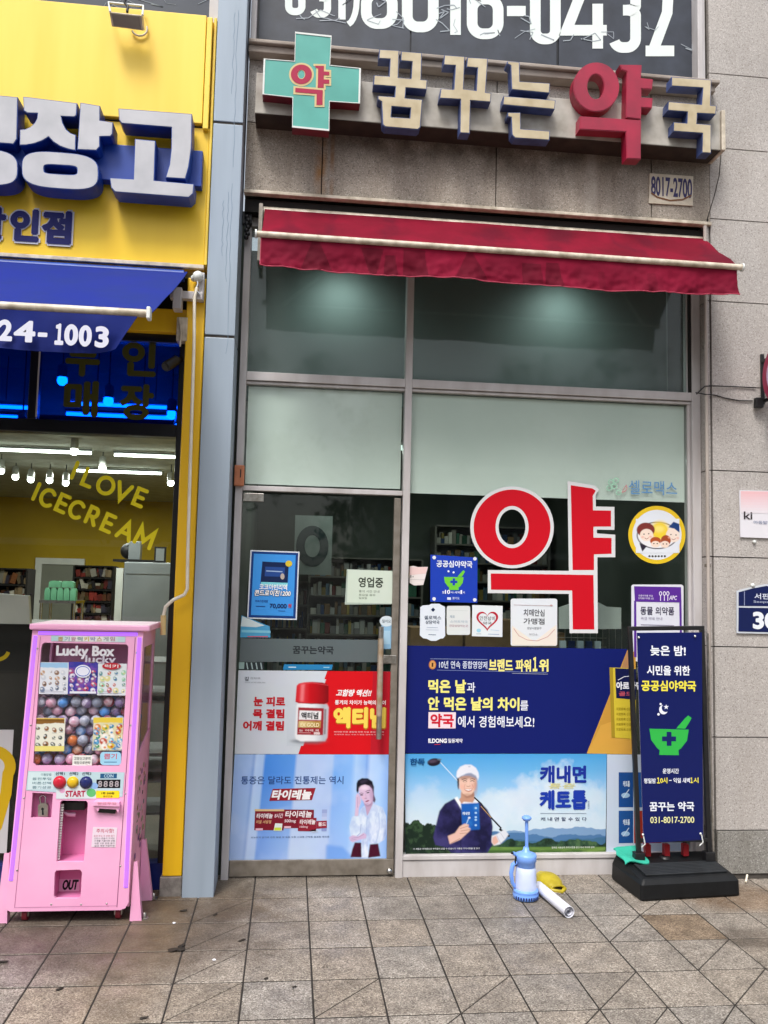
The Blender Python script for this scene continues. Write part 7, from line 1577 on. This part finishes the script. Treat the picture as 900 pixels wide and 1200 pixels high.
for a, b in (pl_, pr_): bar(a, b, .026, .026).build('post', M['black'], sb, bevel=.003)
bar(pl_[0]+Vector((-.013, .001, .006)), pr_[0]+Vector((.013, .001, .006)), .025, .024).build('top_bar', M['black'], sb, bevel=.003)
a, b = P(749, 992, Y=YB), P(831, 984, Y=YB); a.z = b.z = .268; bar(a, b, .022, .022).build('lower_bar', M['black'], sb, bevel=.003)
for q in (pl_[1], pr_[1]): MB().box(q.x-.03, q.x+.03, YB-.012, YB+.04, .10, .20).build('socket', M['black'], sb, bevel=.004)
for dx in (.055, -.0): pass
MB().tube([P(829, 742, Y=YB+.03), P(835.5, 1000, Y=YB+.03)], .008, 8).build('inner_post', M['steel'], sb)
YC = YB-.004
bq = [(746.2, 741.5), (822.5, 741), (824, 984), (754, 988)]
n_ = 10; mb = MB(); q0, q1, q2, q3_ = [P(x, y, Y=YC) for x, y in bq]
v = []; f = []
for j in range(n_+1):
    for i in range(n_+1):
        u, w_ = i/n_, j/n_; p = (q0*(1-u)+q1*u)*(1-w_)+(q3_*(1-u)+q2*u)*w_; v.append(Vector((p.x, YC, p.z)))
for j in range(n_):
    for i in range(n_): k = j*(n_+1)+i; f.append((k, k+n_+1, k+n_+2, k+1))
mb.add(v, f, lin('#0f1a58')); mb.add([p+Vector((0, .002, 0)) for p in v], [q_[::-1] for q_ in f], lin('#d0d0d4')); bn = mb.build('banner_cloth', M['gloss'], sb)
A = Art(YC-.0005)
A.text('늦은 밤!', 762, 756.5, 803.5, 768.5, '#e9edf6', 2, .028); A.text('시민을 위한', 758, 780, 808.5, 791.5, '#e9edf6', 2, .028); A.text('공공심야약국', 751.5, 797.5, 815.5, 810, '#ecdf4e', 2, .03, heavy=.008)
A.build('heading', M['vinyl'], bn); A = Art(YC-.0005)
mortar(A, 784, 864, 2.0, '#32b24a', '#14205f', 1)
A.ell(777.5, 831.5, 5.2, 5.6, '#e6e9f4', 2); A.ell(780, 829.5, 4.6, 4.8, '#14205f', 3)
st_ = lambda cx, cy, r_: [(cx+(r_ if k % 2 == 0 else r_*.42)*sin(pi*k/5), cy-(r_ if k % 2 == 0 else r_*.42)*cos(pi*k/5)) for k in range(10)]
A.poly(st_(780.5, 828.5, 3.2), '#e6e9f4', 4); A.ell(774, 825, 1.3, 1.3, '#e6e9f4', 4); A.ell(771.5, 837, 1.5, 1.5, '#e6e9f4', 4)
A.build('emblem', M['vinyl'], bn); A = Art(YC-.0005)
A.text('운영시간', 776.5, 900.5, 795.5, 906.5, '#e3e7f2', 2, .02); A.text('평일밤', 754.5, 912, 768.5, 918, '#e3e7f2', 2, .02); A.text('１', 769.8, 911, 773.2, 918, '#ecdf4e', 2, .025); A.text('0시', 773.5, 911, 782, 918, '#ecdf4e', 2, .025); A.text('-', 784, 914, 787, 915, '#e3e7f2', 2, .02); A.text('익일 새벽', 789, 911.5, 808.5, 917.5, '#e3e7f2', 2, .02); A.text('１', 809, 911, 812, 917.5, '#ecdf4e', 2, .025); A.text('시', 812.5, 911, 818.5, 917.5, '#ecdf4e', 2, .025)
A.build('opening_hours', M['vinyl'], bn); A = Art(YC-.0005)
A.text('꿈꾸는 약국', 761, 939.5, 813.5, 950.5, '#e9edf6', 2, .022); A.text('031-8017-2700', 762, 957, 813.5, 964.5, '#e8e6a8', 2, .014)
A.build('lettering', M['vinyl'], bn)
for x, y in ((748.5, 747), (814.5, 745.5), (753.5, 978), (821, 977)):
    p = P(x, y, Y=YC-.006); MB().ball(p, .007, 8, 6).build('eyelet', M['whitep'], sb)
for x, y in ((754, 980), (822, 978)): MB().tube([P(x, y, Y=YC-.006), P(x+2, y+9, Y=YC-.008), P(x-2, y+13, Y=YB-.004)], .004, 6).build('tie', M['whitep'], sb)
# teal cloth draped on base
t = thing('teal_cloth', 'teal rag draped over the back left of the black banner base', 'cloth', (2.2, -.15, .14))
def tc_(u, w_):
    px_ = 714+42*u+3*sin(6*w_); 
    x = 2.15+.15*u+.01*sin(9*w_); y = -.30+.20*w_+.01*sin(7*u); z = .148+.034*w_+.006*sin(5*u+4*w_)-.02*max(0, .2-u)*2+.01
    return (x, y, z)
mb = MB(); v, f = surf(tc_, 14, 10); mb.add(v, f, smooth=True); mb.add([(a, b, c-.004) for a, b, c in v], [q[::-1] for q in f], smooth=True); mb.build('rag', M['tealcloth'], t)
for k, x in enumerate((757, 779, 801)):
    tag(MB().box(P(x, 990, Y=-.15).x-.018, P(x, 990, Y=-.15).x+.016, -.19, -.15, .156, .225, lin('#a32a30')).build('red_carton', M['print'], bevel=.003), 'small red carton behind the banner lower bar, '+['leftmost of three', 'middle of three', 'rightmost of three'][k], 'carton', 'red cartons behind the banner')

# ================================================================== SPRAYER, PAPER ROLL, YELLOW COVER
bx = P(616, 1053, Z=0); sx_, sy_ = bx.x, bx.y
spz = thing('pressure_sprayer', 'blue and milky hand pump pressure sprayer standing on the pavement', 'sprayer', (sx_, sy_, 0))
sc = lambda y: P(616, y, Y=sy_).z
mb = MB(); mb.lathe(sx_, sy_, [(.001, .001), (.062, .001), (.071, .008), (.073, .03), (.068, .036), (.071, .042), (.071, .05), (.066, .056), (.001, .056)], 28); mb.build('base_ring', M['sprayer_blue'], spz)
z1 = sc(1014)
mb = MB(); mb.lathe(sx_, sy_, [(.060, .055), (.061, .07), (.058, .14), (.055, z1-.012), (.048, z1)], 28); mb.build('tank', M['sprayer_clear'], spz)
mb = MB(); z2 = sc(999); mb.lathe(sx_, sy_, [(.050, z1-.006), (.054, z1-.002), (.053, z1+.02), (.058, z1+.024), (.060, z2-.016), (.056, z2-.006), (.030, z2+.002), (.018, z2+.012), (.014, z2+.03), (.001, z2+.03)], 28)
mb.tube([(sx_-.055, sy_, z2-.012), (sx_-.078, sy_-.01, z2+.0)], [.012, .009], 8); mb.build('pump_head', M['sprayer_blue'], spz)
zt = sc(961)
mb = MB(); mb.tube([(sx_+.004, sy_, z2+.03), (sx_+.002, sy_, zt)], .0095, 10); mb.build('plunger_rod', M['sprayer_blue'], spz)
mb = MB(); mb.lathe(sx_+.002, sy_, [(.001, zt-.004), (.018, zt-.003), (.027, zt+.008), (.027, zt+.016), (.016, zt+.024), (.001, zt+.026)], 20); mb.build('plunger_knob', M['sprayer_blue'], spz)
mb = MB(); mb.tube([(sx_-.055, sy_-.005, z1+.02), (sx_-.078, sy_-.006, z1+.005), (sx_-.087, sy_-.006, z1-.04), (sx_-.080, sy_-.006, z1-.09), (sx_-.066, sy_-.004, z1-.115)], [.013, .013, .012, .011, .009], 10); mb.build('handle', M['sprayer_blue'], spz)
mb = MB(); mb.lathe(sx_, sy_, [(.0595, .058), (.0585, .10), (.0575, .118), (.001, .118)], 24); mb.build('water', mat('water_in_tank', '#9db6ee', '#93ade6', 4, .15), spz)
mb = MB(); mb.tube([(sx_-.076, sy_-.01, z2-.001), (sx_-.088, sy_-.013, z2+.003)], [.006, .007], 10); mb.tube([(sx_-.062, sy_-.012, z2-.018), (sx_-.066, sy_-.014, z2-.05), (sx_-.062, sy_-.012, z2-.07)], .005, 8); mb.build('nozzle', M['black'], spz)
mb = MB()
for k in range(10):
    an = RAD(-150+12*k); mb.box(sx_+.0705*cos(an)-.004, sx_+.0705*cos(an)+.004, sy_+.0705*sin(an)-.003, sy_+.0705*sin(an)+.003, .010, .026)
mb.build('base_slots', M['navy'], spz)
# paper roll
e0, e1 = P(631, 1039, Z=.033), P(667, 1069, Z=.033)
d = (e1-e0).normalized(); a_ = d.cross(Vector((0, 0, 1))).normalized(); up = Vector((0, 0, 1))
t = thing('paper_roll', 'rolled up white paper lying beside the blue sprayer', 'paper roll', ((e0.x+e1.x)/2, (e0.y+e1.y)/2, 0))
mb = MB(); n_ = 26; r0 = .030
for rr_, flip in ((r0, False), (r0-.0025, True)):
    v = []
    for e, k_ in ((e0, .0), (e1, 1.0)):
        for k in range(n_): an = 2*pi*k/n_; v.append(e+(a_*cos(an)+up*sin(an))*rr_)
    fs = [(k, (k+1) % n_, n_+(k+1) % n_, n_+k) for k in range(n_)]; mb.add(v, fs if flip else [q[::-1] for q in fs], smooth=True)
v = []
for e in (e0, e1):
    for r_ in (r0, r0-.0025):
        for k in range(n_): an = 2*pi*k/n_; v.append(e+(a_*cos(an)+up*sin(an))*r_)
mb.add(v, [(k, (k+1) % n_, n_+(k+1) % n_, n_+k) for k in range(n_)]+[(2*n_+k, 2*n_+(k+1) % n_, 3*n_+(k+1) % n_, 3*n_+k) for k in range(n_)])
mb.build('rolled_sheet', M['paper'], t)
# spiral edge inside
sp_ = []
v = []; f = []
for k in range(20):
    an = 2*pi*k/19*1.4; r_ = r0-.006-.0006*k; o = a_*cos(an)+up*sin(an); v += [e0+d*.01+o*r_, e1-d*.003+o*r_]
for k in range(19): f.append((2*k, 2*k+1, 2*k+3, 2*k+2))
mb = MB(); mb.add(v, f, smooth=True); mb.build('inner_turn', M['paper'], t)
# yellow plastic cover (shell with dark opening)
yc = P(642, 1036, Z=.04); ang = math.atan2(-(P(656, 1046, Z=0).y-P(632, 1026, Z=0).y), 1)
ax = (P(660, 1046, Z=0)-P(632, 1026, Z=0)); ax.z = 0; L_ = min(ax.length, .21); ax.normalize(); bx_ = Vector((-ax.y, ax.x, 0)); c0 = P(634, 1029, Z=0)
t = thing('yellow_scoop', 'yellow plastic scoop with dark hollow mouth lying behind the paper roll', 'scoop', (c0.x, c0.y, 0))
def shell(u, w_):
    l = L_*u; wd = .032+.040*sin(pi*min(1, u*1.05))**.7 if u < .97 else .046; hh = (.018+.046*sin(pi*(.12+.80*u))**1.1)*(1-.25*u)
    an = pi*w_; p = c0+ax*l+bx_*(cos(an)*wd)+Vector((0, 0, .004+sin(an)**.8*hh)); return (p.x, p.y, p.z)
mb = MB(); v, f = surf(shell, 22, 14); mb.add(v, f, smooth=True)
vi = [tuple(Vector(q)-Vector((0, 0, .004))) for q in v]; mb.add(vi, [q[::-1] for q in f], smooth=True); mb.build('shell', M['yplastic'], t)
mb = MB(); lip = [shell(1.0, k/14) for k in range(15)]; mb.tube(lip, .007, 8); mb.tube([shell(.0, k/8) for k in range(9)], .005, 6)
tl = Vector(shell(1, .0)); tr2 = Vector(shell(1, 1)); mb.tube([tl, tl+(tr2-tl)*.5+ax*.045, tr2], .012, 8); mb.build('rim', M['yplastic'], t)
mb = MB(); v, f = surf(lambda u, w_: tuple(Vector(shell(.72, .06+.88*w_))*(1-u)+(c0+ax*L_*.72+Vector((0, 0, .006)))*u), 4, 14); mb.add(v, f); mb.build('hollow', M['dark'], t)
mb = MB(); q = c0+ax*L_*.86; mb.tube([q-bx_*.035+Vector((0, 0, .012)), q+Vector((0, 0, .024)), q+bx_*.04+Vector((0, 0, .012))], .01, 8); mb.build('inner_bar', M['yplastic'], t)

# ================================================================== RIGHT WALL
# projecting round sign
bl = thing('round_blade_sign', 'crimson rimmed round blade sign projecting from the stone wall at right', 'sign', (3.22, -.13, 3.0))
xc = P(893, 444, Y=-.2).x+.04; yc_, zc_ = -.405, P(893, 444, Y=-.2).z; r_ = .205; n_ = 40
def disc(x0, x1, r0_, r1_):
    mb = MB(); v = []
    for x, r2 in ((x0, r0_), (x1, r1_)):
        for k in range(n_): an = 2*pi*k/n_; v.append((x, yc_+r2*cos(an), zc_+r2*sin(an)))
    return mb.add(v, [tuple(range(n_)), tuple(range(n_, 2*n_))[::-1]]+[(k, n_+k, n_+(k+1) % n_, (k+1) % n_) for k in range(n_)])
disc(xc-.04, xc+.04, r_, r_).build('rim', mat('crimson_rim', '#9b1146', '#870e3c', 5, .35), bl, bevel=.006); disc(xc-.046, xc-.041, r_*.70, r_*.72).build('face', mat('lavender_face', '#cfc0de', '#c6b6d6', 4, .3), bl)
mb = MB(); mb.box(xc-.01, xc+.01, -.32, YS-.012, zc_+.12, zc_+.14); mb.box(xc-.01, xc+.01, -.32, YS-.012, zc_-.14, zc_-.12); mb.box(xc-.012, xc+.012, YS-.012, YS, zc_-.15, zc_+.18); mb.build('bracket', M['black'], bl, bevel=.003)
q = P(888, 470, Y=YS-.03); mb = MB(); mb.box(q.x-.02, q.x+.03, YS-.05, YS-.013, q.z-.045, q.z+.02); mb.build('cable_box', M['black'], bl, bevel=.004)
for lb, pts in (('upper thin black cable sagging across the stone to the round sign', [(816, 462), (826, 452.5), (836, 452.3), (860, 453), (886, 454.5)]), ('lower thin black cable sagging across the stone to the round sign', [(815, 460), (826, 462), (838, 463), (850, 466.5), (866, 469.5), (882, 469.8)])):
    tag(MB().tube([P(x, y, Y=YS-.028 if 819 < x < 838 else YS-.008) for x, y in pts], .004, 6).build('cable', M['black']), lb, 'cable', 'cables to the round sign')
# pink business plate
t = poster('business_plate', 'white acrylic plate fading to pink at top on the stone wall', 'sign', [(866.5, 574.5), (935, 576), (936, 632), (867.8, 629.5)], YS-.012, '#dfdce2', None, 'gloss', .008)
A = Art(YS-.013); 
for i in range(8):
    u = i/8; c = tuple(lin('#e6b9bd')[j]*(1-u)+lin('#dfdce2')[j]*u for j in range(3)); ya, yb = 575.5+3.2*i, 575.5+3.2*(i+1)
    A.prism([XZ([(868, ya), (933, ya+1), (933, yb+1), (868, yb)], YS-.013)], YS-.013-LV, 0, c, front_only=True)
A.text('ki', 871.5, 599.5, 881.5, 608.5, '#3a3438', 3, .012); A.text('아동발달센터', 883, 610.5, 915, 614.5, '#6d7a98', 3, .008); A.build('lettering', M['gloss'], t)
MB().ball(P(884, 635, Y=YS-.008), .012, 8, 6).build('putty', M['whitep'], t)
# address plate
aq = [(863.5, 692.5), (880, 688), (898, 684.5), (916, 689), (934, 694), (935, 743.5), (863.5, 742)]
t = poster('address_plate', 'navy street address plate with large white number on the stone wall', 'sign', aq, YS-.012, '#c9ced6', None, 'gloss', .008)
A = Art(YS-.013); inn = [(865.5, 694), (881, 689.8), (898, 686.5), (915, 690.5), (932, 695.5), (932.5, 710.5), (865.5, 710)]; A.poly(inn, '#16204f', 1); A.poly([(865.5, 712), (932.8, 713), (933, 741.5), (865.3, 740)], '#16204f', 1); A.line([(872.3, 693), (872.3, 710)], .8, '#8a93b0', 2)
A.text('서판교로', 884, 695.5, 920, 702.5, '#d3d8e4', 2, .016); A.text('Seopangyo-ro', 883, 704, 925, 707.5, '#aeb6cc', 2, .008); A.text('30', 882.5, 717.5, 911, 737, '#e3e7ee', 2, .03, heavy=.02); A.build('lettering', M['gloss'], t)
MB().ball(P(882, 686, Y=YS-.012), .014, 8, 6).build('fixing', M['whitep'], t)

# ================================================================== LITTER ON THE PAVEMENT
rnd = random.Random(14)
def leaf(px_, py_, s_, lb, a):
    c_ = P(px_, py_, Z=.004); mb = MB(); n_ = 11; v = []
    for k in range(n_):
        an = 2*pi*k/n_; r_ = s_*(.55+.45*abs(cos(an)))*rnd.uniform(.75, 1.1)
        x, y = r_*cos(an), r_*.6*sin(an); v.append((c_.x+x*cos(a)-y*sin(a), c_.y+x*sin(a)+y*cos(a), .003+rnd.uniform(0, .006)))
    mb.add(v+[(c_.x, c_.y, .010)], [(k, (k+1) % n_, n_) for k in range(n_)]); mb.add([Vector(q)-Vector((0, 0, .0016)) for q in v]+[(c_.x, c_.y, .0084)], [((k+1) % n_, k, n_) for k in range(n_)])
    tag(mb.build('fallen_leaf', M['leaf']), lb, 'leaf', 'dark wet scraps on the pavement')
for a in ((207, 1113, .05, 'largest dark wet leaf on a tile joint right of the pink machine', .2), (213, 1108, .03, 'small dark leaf touching the largest one near the column', 1.2), (215, 1067, .024, 'dark leaf scrap just in front of the metal column', .3), (252, 1072, .016, 'tiny dark scrap right of the metal column foot', .8), (283, 1102, .022, 'dark curled leaf on the joint in front of the door', .6), (70, 1159, .022, 'thin dark twig scrap on the pavement below the pink machine', .9), (3, 1127, .03, 'dark leaf cut by the left picture edge', .1), (169, 1193, .018, 'dark scrap near the bottom left of the pavement', .4), (345, 1157, .012, 'tiny dark speck on tile in the foreground left of centre', .5), (312, 1147, .011, 'tiny dark speck on a tile joint in the foreground', .2)): leaf(*a)
q = P(874.5, 1031, Z=.02); mb = MB(); mb.tube([q+Vector((-.012, -.015, -.010)), q+Vector((.018, .02, .022))], .006, 8)
tag(mb.build('cigarette_butt', mat('cigarette_paper', '#e6e0d2', '#cfc0a0', 40, .7)), 'white cigarette butt leaning in the gap under the stone wall', 'cigarette butt')
for k, (x, y, lb) in enumerate(((251, 1124, 'white chewing gum spot on a tile in front of the column'), (204, 1081, 'white paper scrap on the damp tiles left of the column'))):
    q = P(x, y, Z=.003); mb = MB(); mb.lathe(q.x, q.y, [(.001, .004), (.006, .0035), (.009, .001)], 9); tag(mb.build('white_scrap', M['paper']), lb, 'litter', 'white scraps on the pavement')
bpy.data.scenes.remove(TS)
